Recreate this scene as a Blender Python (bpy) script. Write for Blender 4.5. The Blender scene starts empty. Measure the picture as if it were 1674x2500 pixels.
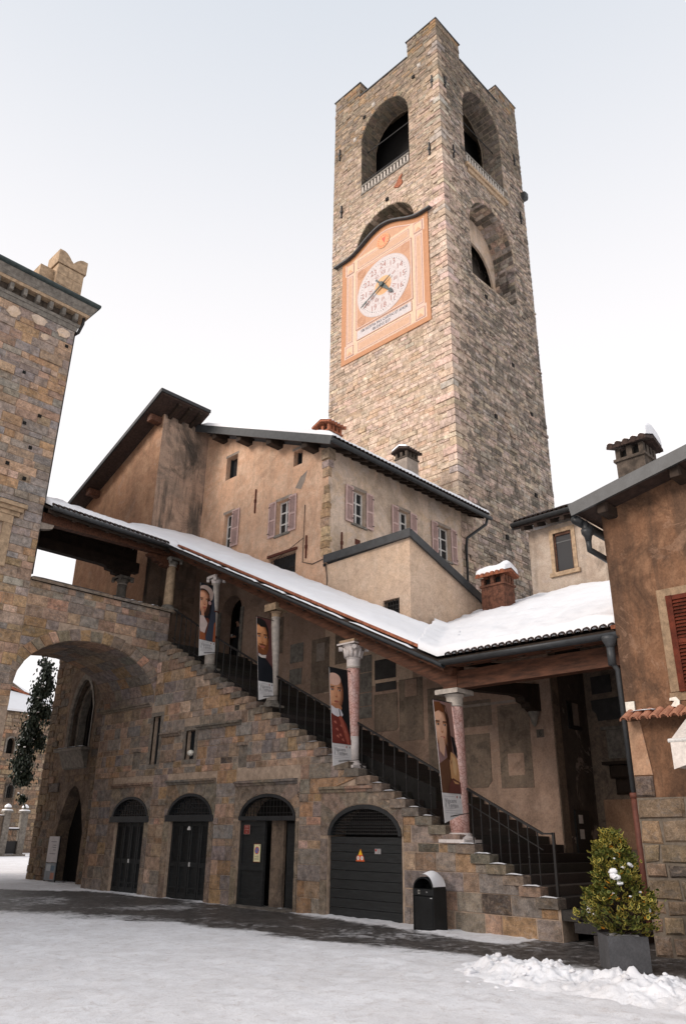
import bpy, bmesh, math, random
from mathutils import Vector, noise, geometry, Matrix
rad = math.radians
SC = bpy.context.scene
COL = SC.collection

# ------------------------------------------------------------------ camera, sky, sun, exposure
cam_d = bpy.data.cameras.new('camera')
cam_d.sensor_fit = 'VERTICAL'; cam_d.sensor_height = 24.0; cam_d.lens = 24.0 * 1880 / 2500
cam_d.clip_start = 0.1; cam_d.clip_end = 900
cam = bpy.data.objects.new('camera', cam_d); COL.objects.link(cam)
cam.matrix_world = Matrix(((0.6955691, -0.28689204, -0.65869309, 0.0),
                           (-0.71833437, -0.26061317, -0.64503993, 0.0),
                           (0.01339273, 0.92183173, -0.38735888, 1.6),
                           (0, 0, 0, 1)))
SC.camera = cam

SUN_DIR = Vector((-1.0, 0.42, 0.50)).normalized()          # towards the veiled low sun
sun_el = math.asin(SUN_DIR.z); sun_az = math.atan2(SUN_DIR.x, SUN_DIR.y)
W = bpy.data.worlds.new('World'); SC.world = W; W.use_nodes = True
nt = W.node_tree; nt.nodes.clear()
out = nt.nodes.new('ShaderNodeOutputWorld'); bg = nt.nodes.new('ShaderNodeBackground')
sky = nt.nodes.new('ShaderNodeTexSky'); sky.sky_type = 'NISHITA'; sky.sun_disc = False
sky.sun_elevation = sun_el; sky.sun_rotation = sun_az; sky.dust_density = 4.0; sky.air_density = 1.2; sky.ozone_density = 1.0
tc = nt.nodes.new('ShaderNodeTexCoord'); sep = nt.nodes.new('ShaderNodeSeparateXYZ')
nt.links.new(tc.outputs['Generated'], sep.inputs[0])
# thin bright overcast: near white low down, pale blue overhead
mr = nt.nodes.new('ShaderNodeMapRange'); mr.interpolation_type = 'SMOOTHSTEP'
mr.inputs['From Min'].default_value = 0.45; mr.inputs['From Max'].default_value = 1.0
nt.links.new(sep.outputs['Z'], mr.inputs['Value'])
mixc = nt.nodes.new('ShaderNodeMix'); mixc.data_type = 'RGBA'
mixc.inputs[6].default_value = (11.6, 11.2, 11.2, 1); mixc.inputs[7].default_value = (7.1, 7.75, 8.6, 1)
nt.links.new(mr.outputs[0], mixc.inputs[0])
mixs = nt.nodes.new('ShaderNodeMix'); mixs.data_type = 'RGBA'; mixs.inputs[0].default_value = 0.90
nt.links.new(sky.outputs[0], mixs.inputs[6]); nt.links.new(mixc.outputs[2], mixs.inputs[7])
nt.links.new(mixs.outputs[2], bg.inputs[0]); bg.inputs[1].default_value = 0.1
nt.links.new(bg.outputs[0], out.inputs[0])

sd = bpy.data.lights.new('sun', 'SUN'); sd.energy = 3.3; sd.angle = rad(26); sd.color = (1.0, 0.90, 0.82)
so = bpy.data.objects.new('sun', sd); COL.objects.link(so)
so.rotation_euler = SUN_DIR.to_track_quat('Z', 'Y').to_euler()

SC.render.engine = 'CYCLES'
SC.view_settings.view_transform = 'Standard'; SC.view_settings.look = 'None'
SC.view_settings.exposure = 0.0; SC.view_settings.gamma = 1.0; SC.view_settings.use_curve_mapping = False
SC.cycles.max_bounces = 6; SC.cycles.diffuse_bounces = 4

# ------------------------------------------------------------------ materials
MATS = {}
def base_mat(name, rough=0.85, spec=0.3, metal=0.0):
    m = bpy.data.materials.new(name); m.use_nodes = True
    t = m.node_tree; b = t.nodes['Principled BSDF']
    b.inputs['Roughness'].default_value = rough; b.inputs['Metallic'].default_value = metal
    b.inputs['Specular IOR Level'].default_value = spec
    MATS[name] = m
    return m, t, b
def N(t, kind, **kw):
    n = t.nodes.new('ShaderNode' + kind)
    for k, v in kw.items(): setattr(n, k, v)
    return n
def pos(t, scale=(1, 1, 1)):
    g = N(t, 'NewGeometry'); mp = N(t, 'Mapping'); mp.inputs['Scale'].default_value = scale
    t.links.new(g.outputs['Position'], mp.inputs[0]); return mp.outputs[0]
def noi(t, vec, scale, detail=4, rough=0.6, dist=0.0):
    n = N(t, 'TexNoise'); n.inputs['Scale'].default_value = scale; n.inputs['Detail'].default_value = detail
    n.inputs['Roughness'].default_value = rough; n.inputs['Distortion'].default_value = dist
    t.links.new(vec, n.inputs['Vector']); return n.outputs[0]
def ramp(t, fac, stops):
    r = N(t, 'ValToRGB'); e = r.color_ramp.elements
    while len(e) < len(stops): e.new(0.5)
    for i, (p, c) in enumerate(stops):
        e[i].position = p; e[i].color = (c, c, c, 1) if not isinstance(c, tuple) else (*c, 1)
    t.links.new(fac, r.inputs[0]); return r.outputs[0]
def mix(t, fac, a, b, mode='MIX'):
    m = N(t, 'Mix'); m.data_type = 'RGBA'; m.blend_type = mode
    for i, v in ((0, fac), (6, a), (7, b)):
        if isinstance(v, (int, float)): m.inputs[i].default_value = v
        elif isinstance(v, tuple): m.inputs[i].default_value = (*v, 1)
        else: t.links.new(v, m.inputs[i])
    return m.outputs[2]
def bump(t, b, h, strength=0.4, dist=0.02):
    n = N(t, 'Bump'); n.inputs['Strength'].default_value = strength; n.inputs['Distance'].default_value = dist
    t.links.new(h, n.inputs['Height']); t.links.new(n.outputs[0], b.inputs['Normal'])

def mat_attr(name, rough=0.9, ns=6.0, amp=0.45, bs=0.5, bd=0.015, fine=40, blotch=0.0, blotch_col=(0.03, 0.03, 0.025), patch=(), lo=0.40, hi=0.62):
    """stone: colour from the per-stone attribute, broken up by grain, patches and lichen"""
    m, t, b = base_mat(name, rough, 0.2)
    a = N(t, 'Attribute'); a.attribute_name = 'col'
    p = pos(t); n1 = noi(t, p, ns, 6, 0.65); n2 = noi(t, p, fine, 3, 0.7)
    c = a.outputs[0]
    for k, (pc, sc, amt) in enumerate(patch):
        q = pos(t, (1, 1, 1.6)); n = noi(t, q, sc, 5, 0.68, 1.0 + k)
        c = mix(t, ramp(t, n, [(0.52, 0.0), (0.63, amt)]), c, pc)
    c = mix(t, 1.0, c, ramp(t, n1, [(lo - .06, 1 - amp), (hi, 1 + amp * .5)]), 'MULTIPLY')
    c = mix(t, 1.0, c, ramp(t, n2, [(0.34, 0.70), (0.64, 1.16)]), 'MULTIPLY')
    if blotch:
        n3 = noi(t, p, 1.5, 6, 0.72, 0.8); n5 = noi(t, pos(t, (2.5, 2.5, .35)), 1.1, 5, 0.65)
        c = mix(t, ramp(t, n3, [(0.51, 0.0), (0.60, blotch)]), c, blotch_col)
        c = mix(t, ramp(t, n5, [(0.52, 0.0), (0.64, blotch * .6)]), c, blotch_col)
    t.links.new(c, b.inputs['Base Color'])
    ad = N(t, 'Math', operation='ADD'); t.links.new(n1, ad.inputs[0]); t.links.new(n2, ad.inputs[1])
    bump(t, b, ad.outputs[0], bs, bd); return m
mat_attr('stone', ns=7.0, amp=0.42, bs=0.8, bd=.02, fine=45, patch=(((.31, .195, .10), 2.6, .26), ((.175, .167, .158), 3.4, .40), ((.38, .29, .22), 4.5, .32)))
mat_attr('tower_stone', ns=4.0, amp=0.40, bs=0.8, bd=0.04, fine=20, patch=(((.40, .28, .18), 1.6, .30),), blotch=.30, blotch_col=(.20, .15, .105))
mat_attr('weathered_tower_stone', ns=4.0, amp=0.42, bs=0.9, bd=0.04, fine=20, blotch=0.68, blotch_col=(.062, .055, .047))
mat_attr('print', 0.6, 3, 0.05, 0.05, 0.002)
def mat_print():
    m, t, b = base_mat('print_flat', 0.55, 0.3)
    a = N(t, 'Attribute'); a.attribute_name = 'col'; p = pos(t)
    c = mix(t, 1.0, a.outputs[0], ramp(t, noi(t, p, 7, 4, .6), [(0.25, 0.86), (0.75, 1.1)]), 'MULTIPLY')
    t.links.new(c, b.inputs['Base Color'])
mat_print()
def mat_plain(name, col, rough=0.8, spec=0.3, metal=0.0, amp=0.25, ns=8.0, bs=0.2, bd=0.01, stretch=(1, 1, 1), col2=None):
    m, t, b = base_mat(name, rough, spec, metal)
    p = pos(t, stretch); n1 = noi(t, p, ns, 5, 0.6); n2 = noi(t, p, ns * 7, 2, 0.6)
    c = mix(t, ramp(t, n1, [(0.35, 0.0), (0.7, 1.0)]), tuple(x * (1 - amp) for x in col), col2 or tuple(min(1, x * (1 + amp)) for x in col))
    c = mix(t, 1.0, c, ramp(t, n2, [(0.3, 0.85), (0.7, 1.12)]), 'MULTIPLY')
    t.links.new(c, b.inputs['Base Color']); 
    if bs: bump(t, b, n1, bs, bd)
    return m
mat_plain('mortar', (0.40, 0.30, 0.225), 0.95, ns=9, bs=0.6)
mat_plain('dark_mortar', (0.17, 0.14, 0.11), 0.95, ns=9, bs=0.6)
mat_plain('pale_mortar', (0.36, 0.29, 0.22), 0.95, ns=5, bs=0.6)
mat_plain('tower_mortar', (0.40, 0.31, 0.225), 0.95, ns=5, bs=0.6)
mat_plain('interior_shade', (0.012, 0.011, 0.010), 0.95)  # near-black: the shade inside openings is put into this colour
mat_plain('dark_metal', (0.022, 0.024, 0.026), 0.5, 0.4, 0.0, ns=4, bs=0.05)
mat_plain('iron', (0.014, 0.013, 0.013), 0.55, 0.4, 0.0, ns=20, bs=0.05)
mat_plain('rusty_iron', (0.10, 0.030, 0.018), 0.8, ns=15)
mat_plain('grey_metal', (0.042, 0.045, 0.048), 0.5, 0.4, ns=5, bs=0.05)
mat_plain('copper_green', (0.045, 0.065, 0.065), 0.55, 0.4, ns=5, bs=0.05)
mat_plain('rust_pipe', (0.13, 0.045, 0.03), 0.65, ns=6, bs=0.05)
mat_plain('door_paint', (0.020, 0.022, 0.023), 0.55, 0.35, ns=5, amp=0.3, bs=0.15, stretch=(1, 1, 6))
mat_plain('timber', (0.090, 0.036, 0.019), 0.7, ns=3, amp=0.5, bs=0.3, stretch=(6, 1, 6))
mat_plain('dark_timber', (0.030, 0.019, 0.013), 0.8, ns=4, amp=0.4, bs=0.3)
mat_plain('shutter_pink', (0.54, 0.385, 0.35), 0.7, ns=5, amp=0.12, bs=0.05)
mat_plain('shutter_red', (0.10, 0.022, 0.011), 0.75, 0.15, ns=6, amp=0.4, bs=0.1)
mat_plain('white_paint', (0.62, 0.60, 0.57), 0.6, ns=5, amp=0.08, bs=0.05)
mat_plain('terracotta', (0.30, 0.105, 0.055), 0.85, ns=10, amp=0.4, bs=0.3)
mat_plain('dark_tile', (0.045, 0.028, 0.022), 0.85, ns=10, amp=0.4, bs=0.3)
mat_plain('red_brick', (0.135, 0.058, 0.036), 0.9, ns=10, amp=0.5, bs=0.5)
mat_plain('soot_brick', (0.075, 0.058, 0.045), 0.9, ns=6, amp=0.5, bs=0.5)
mat_plain('cement', (0.30, 0.25, 0.21), 0.9, ns=4, amp=0.2, bs=0.2)
mat_plain('grey_stone', (0.20, 0.18, 0.155), 0.9, ns=7, amp=0.35, bs=0.4)
mat_plain('step_stone', (0.165, 0.145, 0.125), 0.85, ns=6, amp=0.4, bs=0.4)
mat_plain('pale_stone', (0.46, 0.41, 0.36), 0.8, ns=9, amp=0.2, bs=0.3)
mat_plain('tan_stone', (0.40, 0.285, 0.185), 0.85, ns=8, amp=0.3, bs=0.3)
mat_plain('white_marble', (0.66, 0.60, 0.57), 0.6, ns=9, amp=0.12, bs=0.1)
mat_plain('planter_concrete', (0.085, 0.085, 0.09), 0.85, ns=6, amp=0.15, bs=0.15)
mat_plain('bin_paint', (0.012, 0.013, 0.014), 0.5, 0.25, ns=4, bs=0.03)
mat_plain('awning_cloth', (0.66, 0.60, 0.55), 0.8, ns=3, amp=0.08, bs=0.1)
mat_plain('black_cloth', (0.012, 0.012, 0.014), 0.9, ns=9)
mat_plain('skin', (0.40, 0.22, 0.15), 0.6, ns=9, amp=0.1)
mat_plain('bark', (0.05, 0.035, 0.025), 0.9, ns=12)
mat_plain('plaque_dark', (0.045, 0.042, 0.040), 0.6, ns=5)
mat_plain('ceramic_white', (0.70, 0.66, 0.58), 0.35, 0.5, ns=3, amp=0.04, bs=0)
mat_plain('window_stone', (0.27, 0.185, 0.115), 0.9, ns=8, amp=0.3, bs=0.3)
mat_plain('ledge_tile', (0.40, 0.185, 0.115), 0.9, ns=9, amp=0.3, bs=0.3)
mat_plain('lead', (0.075, 0.078, 0.082), 0.6, 0.3, ns=4, bs=0.05)
mat_plain('soil', (0.05, 0.035, 0.025), 0.95, ns=15)
def mat_glass():
    m, t, b = base_mat('window_glass', 0.06, 0.5); b.inputs['Base Color'].default_value = (0.02, 0.024, 0.028, 1)
    bump(t, b, noi(t, pos(t), 2.5, 2), 0.08, 0.02)
    m, t, b = base_mat('fly_screen', 0.75, 0.2); b.inputs['Base Color'].default_value = (0.05, 0.05, 0.052, 1)
mat_glass()
def mat_marble():
    m, t, b = base_mat('pink_marble', 0.5, 0.4); p = pos(t)
    v = N(t, 'TexVoronoi'); v.feature = 'DISTANCE_TO_EDGE'; v.inputs['Scale'].default_value = 13
    d = N(t, 'Mapping'); nn = N(t, 'TexNoise'); nn.inputs['Scale'].default_value = 7; nn.inputs['Detail'].default_value = 3
    t.links.new(p, nn.inputs['Vector'])
    w = mix(t, 0.14, p, nn.outputs[1], 'ADD'); t.links.new(w, v.inputs['Vector'])
    c = mix(t, ramp(t, v.outputs[0], [(0.0, 0.75), (0.11, 0.0)]), mix(t, ramp(t, noi(t, p, 4), [(0.35, 0.), (0.7, 1.)]), (0.60, 0.34, 0.29), (0.62, 0.46, 0.42)), (0.26, 0.085, 0.065))
    t.links.new(c, b.inputs['Base Color'])
mat_marble()
def mat_plaster(name, c1, c2, c3, stain, streak=0.5, patch=(0.45, 0.36, 0.30), patch_amt=0.6, s=0.55, stain_amt=0.7, grey=0.22):
    """old lime render: cloudy tones, run-off streaks, worn pale patches, cracks"""
    m, t, b = base_mat(name, 0.95, 0.15); p = pos(t)
    def ds(c, k=grey): l = .3 * c[0] + .5 * c[1] + .2 * c[2]; return tuple(x + (l - x) * k for x in c)
    c1, c2, c3, stain, patch = ds(c1), ds(c2), ds(c3), ds(stain), ds(patch)
    n1 = noi(t, p, s, 6, 0.62, 0.4); n2 = noi(t, p, s * 3.1, 6, 0.65, 0.8); n3 = noi(t, pos(t, (2.2, 2.2, 0.22)), 1.3, 5, 0.6, 0.3); n4 = noi(t, p, 26, 3, 0.7); n7 = noi(t, p, s * 8, 5, 0.7, 0.6)
    c = mix(t, ramp(t, n1, [(0.42, 0.0), (0.58, 1.0)]), c1, c2)
    c = mix(t, ramp(t, n2, [(0.46, 0.0), (0.60, 0.8)]), c, c3)
    c = mix(t, ramp(t, n3, [(0.48, 0.0), (0.63, streak)]), c, stain)
    n5 = noi(t, p, s * 1.4, 7, 0.7, 1.5)
    c = mix(t, ramp(t, n5, [(0.575, 0.0), (0.60, patch_amt)]), c, patch)
    n6 = noi(t, p, s * 0.9, 6, 0.7, 0.9)
    c = mix(t, ramp(t, n6, [(0.52, 0.0), (0.64, stain_amt)]), c, tuple(x * .75 for x in stain))
    c = mix(t, 1.0, c, ramp(t, n7, [(0.36, 0.86), (0.60, 1.06)]), 'MULTIPLY')
    vo = N(t, 'TexVoronoi'); vo.feature = 'DISTANCE_TO_EDGE'; vo.inputs['Scale'].default_value = 0.55
    wn = N(t, 'TexNoise'); wn.inputs['Scale'].default_value = 2.2; wn.inputs['Detail'].default_value = 6; t.links.new(p, wn.inputs['Vector'])
    t.links.new(mix(t, 0.5, p, wn.outputs[1], 'ADD'), vo.inputs['Vector'])
    ck = N(t, 'Math', operation='MULTIPLY'); t.links.new(ramp(t, vo.outputs[0], [(0.0, 0.38), (0.008, 0.0)]), ck.inputs[0]); t.links.new(ramp(t, n1, [(0.46, 0.0), (0.56, 1.0)]), ck.inputs[1])
    c = mix(t, ck.outputs[0], c, tuple(x * .45 for x in c1))
    c = mix(t, 1.0, c, ramp(t, n4, [(0.34, 0.84), (0.64, 1.1)]), 'MULTIPLY')
    t.links.new(c, b.inputs['Base Color'])
    ad = N(t, 'Math', operation='ADD'); t.links.new(n2, ad.inputs[0]); t.links.new(n4, ad.inputs[1]); bump(t, b, ad.outputs[0], 0.35, 0.012)
mat_plaster('ochre_plaster', (0.66, 0.415, 0.275), (0.60, 0.38, 0.255), (0.70, 0.485, 0.345), (0.42, 0.29, 0.205), 0.35, patch=(.62, .45, .33), patch_amt=.4, stain_amt=.4, grey=0)
mat_plaster('cream_plaster', (0.66, 0.505, 0.385), (0.60, 0.46, 0.355), (0.64, 0.455, 0.30), (0.40, 0.305, 0.22), 0.5, patch=(0.60, 0.50, 0.43), stain_amt=.6, grey=.1)
mat_plaster('annex_plaster', (0.60, 0.43, 0.30), (0.56, 0.41, 0.30), (0.63, 0.47, 0.345), (0.47, 0.34, 0.24), 0.3, patch=(0.58, 0.46, 0.36), patch_amt=.3, stain_amt=0.2, grey=.05)
mat_plaster('rust_plaster', (0.195, 0.102, 0.058), (0.130, 0.071, 0.043), (0.245, 0.136, 0.080), (0.075, 0.047, 0.033), 0.7, patch=(0.27, 0.165, 0.11), patch_amt=0.45, s=0.8, grey=0)
mat_plaster('stained_plaster', (0.44, 0.28, 0.185), (0.30, 0.21, 0.15), (0.46, 0.30, 0.20), (0.085, 0.072, 0.06), 0.85, patch=(0.36, 0.22, 0.14), s=0.5, stain_amt=0.95)
mat_plaster('brown_plaster', (0.42, 0.235, 0.135), (0.36, 0.20, 0.12), (0.46, 0.275, 0.165), (0.25, 0.155, 0.10), 0.4, patch_amt=0.2, s=0.5, grey=.08, stain_amt=.4)
mat_plaster('beige_plaster', (0.47, 0.36, 0.27), (0.42, 0.31, 0.225), (0.49, 0.39, 0.30), (0.24, 0.18, 0.13), 0.5, s=0.6)
mat_plaster('inner_plaster', (0.41, 0.255, 0.17), (0.37, 0.23, 0.155), (0.43, 0.28, 0.195), (0.25, 0.16, 0.11), 0.4, patch_amt=0.2)
mat_plaster('fresco_plaster', (0.23, 0.160, 0.108), (0.26, 0.185, 0.125), (0.19, 0.14, 0.10), (0.11, 0.085, 0.065), 0.4, s=1.8, patch_amt=0.25, patch=(0.28, 0.20, 0.14))
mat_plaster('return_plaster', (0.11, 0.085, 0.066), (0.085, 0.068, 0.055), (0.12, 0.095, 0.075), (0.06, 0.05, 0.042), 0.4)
mat_plaster('rubble_render', (0.23, 0.155, 0.10), (0.17, 0.12, 0.085), (0.28, 0.19, 0.12), (0.09, 0.07, 0.055), 0.4, s=1.6, patch_amt=0.4, patch=(0.30, 0.21, 0.14))
def mat_snow(name, dirt):
    m, t, b = base_mat(name, 0.75, 0.3); p = pos(t)
    n1 = noi(t, p, 1.3, 6, 0.62, 0.4); n2 = noi(t, p, 9, 5, 0.7); n3 = noi(t, p, 38, 3, 0.7)
    c = mix(t, ramp(t, n1, [(0.3, 0.0), (0.75, 1.0)]), (0.84, 0.85, 0.88), (0.80, 0.80, 0.82))
    if dirt:
        c = mix(t, ramp(t, n1, [(0.45, 0.0), (0.62, 0.35)]), c, (0.68, 0.66, 0.66))
        c = mix(t, ramp(t, n2, [(0.56, 0.0), (0.68, 0.35)]), c, (0.52, 0.48, 0.46))
        c = mix(t, ramp(t, n3, [(0.62, 0.0), (0.74, 0.35)]), c, (0.34, 0.29, 0.26))
    t.links.new(c, b.inputs['Base Color'])
    ad = N(t, 'Math', operation='ADD'); t.links.new(n2, ad.inputs[0]); t.links.new(n3, ad.inputs[1]); bump(t, b, ad.outputs[0], 0.35 if dirt else 0.2, 0.02)
mat_snow('snow', False)
mat_snow('shovelled_snow', True)
def mat_ground():
    m, t, b = base_mat('trodden_snow_ground', 0.8, 0.3); p = pos(t)
    a = N(t, 'Attribute'); a.attribute_name = 'col'
    n1 = noi(t, p, 0.7, 6, 0.62, 0.5); n2 = noi(t, p, 6, 6, 0.72, 0.3); n3 = noi(t, p, 34, 3, 0.7); n4 = noi(t, p, 2.2, 6, 0.7, 1.0)
    sn = mix(t, ramp(t, n1, [(0.40, 0.0), (0.60, 1.0)]), (0.88, 0.885, 0.91), (0.79, 0.785, 0.80))
    n5 = noi(t, pos(t, (1, 1.6, 1)), 3.2, 7, 0.75, 0.6)
    sn = mix(t, ramp(t, n4, [(0.47, 0.0), (0.62, 0.50)]), sn, (0.66, 0.645, 0.65))
    sn = mix(t, ramp(t, n5, [(0.49, 0.0), (0.64, 0.50)]), sn, (0.69, 0.68, 0.69))
    sn = mix(t, ramp(t, n2, [(0.53, 0.0), (0.65, 0.42)]), sn, (0.52, 0.47, 0.45))
    sn = mix(t, ramp(t, n3, [(0.60, 0.0), (0.72, 0.42)]), sn, (0.30, 0.25, 0.22))
    wet = mix(t, ramp(t, n2, [(0.40, 0.0), (0.64, 1.0)]), (0.034, 0.031, 0.029), (0.085, 0.076, 0.070))
    wet = mix(t, ramp(t, n5, [(0.50, 0.0), (0.64, 0.45)]), wet, (0.22, 0.20, 0.19))
    wet = mix(t, ramp(t, n3, [(0.58, 0.0), (0.70, 0.5)]), wet, (0.36, 0.33, 0.32))
    # the attribute says how much snow lies here; noise frays its edge
    s = N(t, 'SeparateColor'); t.links.new(a.outputs[0], s.inputs[0])
    m1 = N(t, 'Math', operation='MULTIPLY_ADD'); t.links.new(n2, m1.inputs[0]); m1.inputs[1].default_value = 1.2; t.links.new(s.outputs[0], m1.inputs[2])
    m3 = N(t, 'Math', operation='MULTIPLY_ADD'); t.links.new(n4, m3.inputs[0]); m3.inputs[1].default_value = 1.0; t.links.new(m1.outputs[0], m3.inputs[2])
    m2 = N(t, 'Math', operation='MULTIPLY_ADD'); t.links.new(n3, m2.inputs[0]); m2.inputs[1].default_value = 0.45; t.links.new(m3.outputs[0], m2.inputs[2])
    m4 = N(t, 'Math', operation='SUBTRACT'); t.links.new(m2.outputs[0], m4.inputs[0]); m4.inputs[1].default_value = 1.32
    f = ramp(t, m4.outputs[0], [(0.24, 0.0), (0.50, .55), (0.74, 1.0)])
    t.links.new(mix(t, f, wet, sn), b.inputs['Base Color'])
    t.links.new(ramp(t, f, [(0.0, 0.5), (1.0, 0.85)]), b.inputs['Roughness'])
    ad = N(t, 'Math', operation='MULTIPLY_ADD'); t.links.new(n3, ad.inputs[0]); ad.inputs[1].default_value = 0.4; t.links.new(n2, ad.inputs[2]); bump(t, b, ad.outputs[0], 0.5, 0.035)
mat_ground()

# ------------------------------------------------------------------ mesh building
def FX(x0): return lambda a, b, c: (x0 - c, a, b)          # wall facing -X : a = Y, b = Z, c = out of the wall
def FY(y0): return lambda a, b, c: (a, y0 - c, b)          # wall facing -Y : a = X, b = Z
WL = {}
class MB:
    def __init__(s): s.v = []; s.f = []; s.c = []; s.mi = []
    def add(s, vs, fs, col=(1, 1, 1), mi=0):
        o = len(s.v); s.v += [tuple(p) for p in vs]
        for f in fs: s.f.append(tuple(i + o for i in f)); s.mi.append(mi)
        s.c += [col] * len(vs) if not isinstance(col, list) else col
    def box(s, p0, p1, col=(1, 1, 1)):
        (x0, y0, z0), (x1, y1, z1) = p0, p1
        s.add([(x0, y0, z0), (x1, y0, z0), (x1, y1, z0), (x0, y1, z0), (x0, y0, z1), (x1, y0, z1), (x1, y1, z1), (x0, y1, z1)],
              [(0, 3, 2, 1), (4, 5, 6, 7), (0, 1, 5, 4), (1, 2, 6, 5), (2, 3, 7, 6), (3, 0, 4, 7)], col)
    def fbox(s, F, a0, a1, b0, b1, c0, c1, col=(1, 1, 1), bev=0.0):
        s.chunk(F, [(a0, b0), (a1, b0), (a1, b1), (a0, b1)], c0, c1, col, bev)
    def chunk(s, F, q, c0, c1, col=(1, 1, 1), bev=0.01, rng=None, back=False):
        n = len(q); ca = sum(p[0] for p in q) / n; cb = sum(p[1] for p in q) / n
        vs = [F(a, b, c0) for a, b in q]
        if bev > 0:
            ins = []
            for a, b in q:
                d = math.hypot(a - ca, b - cb) or 1; k = min(0.35, bev * 1.4 / d)
                ins.append((a + (ca - a) * k, b + (cb - b) * k))
            vs += [F(a, b, c1 - bev) for a, b in q]
            vs += [F(a, b, c1 + (rng.uniform(-.4, .25) * bev if rng else 0)) for a, b in ins]
            fs = [(i, (i + 1) % n, n + (i + 1) % n, n + i) for i in range(n)] + [(n + i, n + (i + 1) % n, 2 * n + (i + 1) % n, 2 * n + i) for i in range(n)] + [tuple(range(2 * n, 3 * n))]
        else:
            vs += [F(a, b, c1) for a, b in q]
            fs = [(i, (i + 1) % n, n + (i + 1) % n, n + i) for i in range(n)] + [tuple(range(n, 2 * n))]
        if back or bev == 0: fs.append(tuple(range(n - 1, -1, -1)))
        e0, e1, e2 = Vector(F(q[0][0], q[0][1], c1)), Vector(F(q[1][0], q[1][1], c1)), Vector(F(q[2][0], q[2][1], c1))
        if (e1 - e0).cross(e2 - e1).dot(Vector(F(q[0][0], q[0][1], c1 + .1)) - e0) < 0: fs = [f[::-1] for f in fs]
        s.add(vs, fs, col)
    def sheet(s, F, poly, holes=(), c=0.0, depth=0.0, col=(1, 1, 1), rim=False):
        dd = lambda l: [q for i, q in enumerate(l) if math.hypot(q[0] - l[i - 1][0], q[1] - l[i - 1][1]) > 1e-4]
        poly = dd(poly); holes = [dd(h) for h in holes]
        """flat wall face with holes; depth > 0 adds the reveals of the holes (and of the rim)"""
        loops = [[Vector((a, b, 0)) for a, b in l] for l in [poly] + list(holes)]
        tris = geometry.tessellate_polygon(loops); flat = [p for l in loops for p in l]
        s.add([F(p.x, p.y, c) for p in flat], tris, col)
        if depth:
            for l in ([poly] if rim else []) + list(holes):
                n = len(l)
                s.add([F(a, b, c) for a, b in l] + [F(a, b, c - depth) for a, b in l], [(i, (i + 1) % n, n + (i + 1) % n, n + i) for i in range(n)], col)
    def prism(s, F, poly, c0, c1, col=(1, 1, 1)):
        s.sheet(F, poly, (), c1, c1 - c0, col, True); s.sheet(F, poly, (), c0, 0, col)
    def tube(s, pts, r, n=8, col=(1, 1, 1), cap=True):
        pts = [Vector(p) for p in pts]; rs = r if isinstance(r, (list, tuple)) else [r] * len(pts); rings = []
        up0 = None
        for i, p in enumerate(pts):
            d = (pts[min(i + 1, len(pts) - 1)] - pts[max(i - 1, 0)]).normalized()
            u = d.cross(Vector((0, 0, 1)))
            if u.length < 1e-3: u = d.cross(Vector((1, 0, 0)))
            u.normalize(); w = d.cross(u)
            rings.append([p + (u * math.cos(k * 2 * math.pi / n) + w * math.sin(k * 2 * math.pi / n)) * rs[i] for k in range(n)])
        vs = [q for r_ in rings for q in r_]
        fs = [(i * n + k, i * n + (k + 1) % n, (i + 1) * n + (k + 1) % n, (i + 1) * n + k) for i in range(len(pts) - 1) for k in range(n)]
        if cap: fs += [tuple(range(n - 1, -1, -1)), tuple(range((len(pts) - 1) * n, len(pts) * n))]
        s.add(vs, fs, col)
    def lathe(s, c, prof, n=20, col=(1, 1, 1)):
        vs = [(c[0] + r * math.cos(k * 2 * math.pi / n), c[1] + r * math.sin(k * 2 * math.pi / n), c[2] + z) for r, z in prof for k in range(n)]
        m = len(prof)
        fs = [(i * n + k, i * n + (k + 1) % n, (i + 1) * n + (k + 1) % n, (i + 1) * n + k) for i in range(m - 1) for k in range(n)]
        fs += [tuple(range(n - 1, -1, -1)), tuple(range((m - 1) * n, m * n))]
        s.add(vs, fs, col)
    def bar(s, p, q, w, h, col=(1, 1, 1)):
        """beam of width w (level) and height h from p to q, p and q on its centre line"""
        p, q = Vector(p), Vector(q); d = (q - p).normalized(); u = d.cross(Vector((0, 0, 1)))
        if u.length < 1e-3: u = Vector((1, 0, 0))
        u = u.normalized() * w / 2; k = u.normalized().cross(d) * h / 2
        vs = [e + a + b for e in (p, q) for a, b in ((-u, -k), (u, -k), (u, k), (-u, k))]
        s.add(vs, [(0, 1, 2, 3), (7, 6, 5, 4), (0, 4, 5, 1), (1, 5, 6, 2), (2, 6, 7, 3), (3, 7, 4, 0)], col)
    def build(s, name, mat, parent=None, smooth=False, kind=None, label=None, fixn=True):
        if not s.v: return None
        lo = [min(p[i] for p in s.v) for i in range(3)]; hi = [max(p[i] for p in s.v) for i in range(3)]
        ctr = Vector([(lo[i] + hi[i]) / 2 for i in range(3)])
        me = bpy.data.meshes.new(name); me.from_pydata([(p[0] - ctr.x, p[1] - ctr.y, p[2] - ctr.z) for p in s.v], [], s.f)
        at = me.color_attributes.new('col', 'FLOAT_COLOR', 'POINT')
        at.data.foreach_set('color', [x for c in s.c for x in (c[0], c[1], c[2], 1.0)])
        if fixn:
            bm = bmesh.new(); bm.from_mesh(me); bmesh.ops.recalc_face_normals(bm, faces=bm.faces); bm.to_mesh(me); bm.free()
        if smooth: me.polygons.foreach_set('use_smooth', [True] * len(me.polygons))
        for mm in (mat if isinstance(mat, (list, tuple)) else [mat]): me.materials.append(MATS[mm])
        if isinstance(mat, (list, tuple)): me.polygons.foreach_set('material_index', s.mi)
        o = bpy.data.objects.new(name, me); COL.objects.link(o); WL[o.name] = ctr
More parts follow.
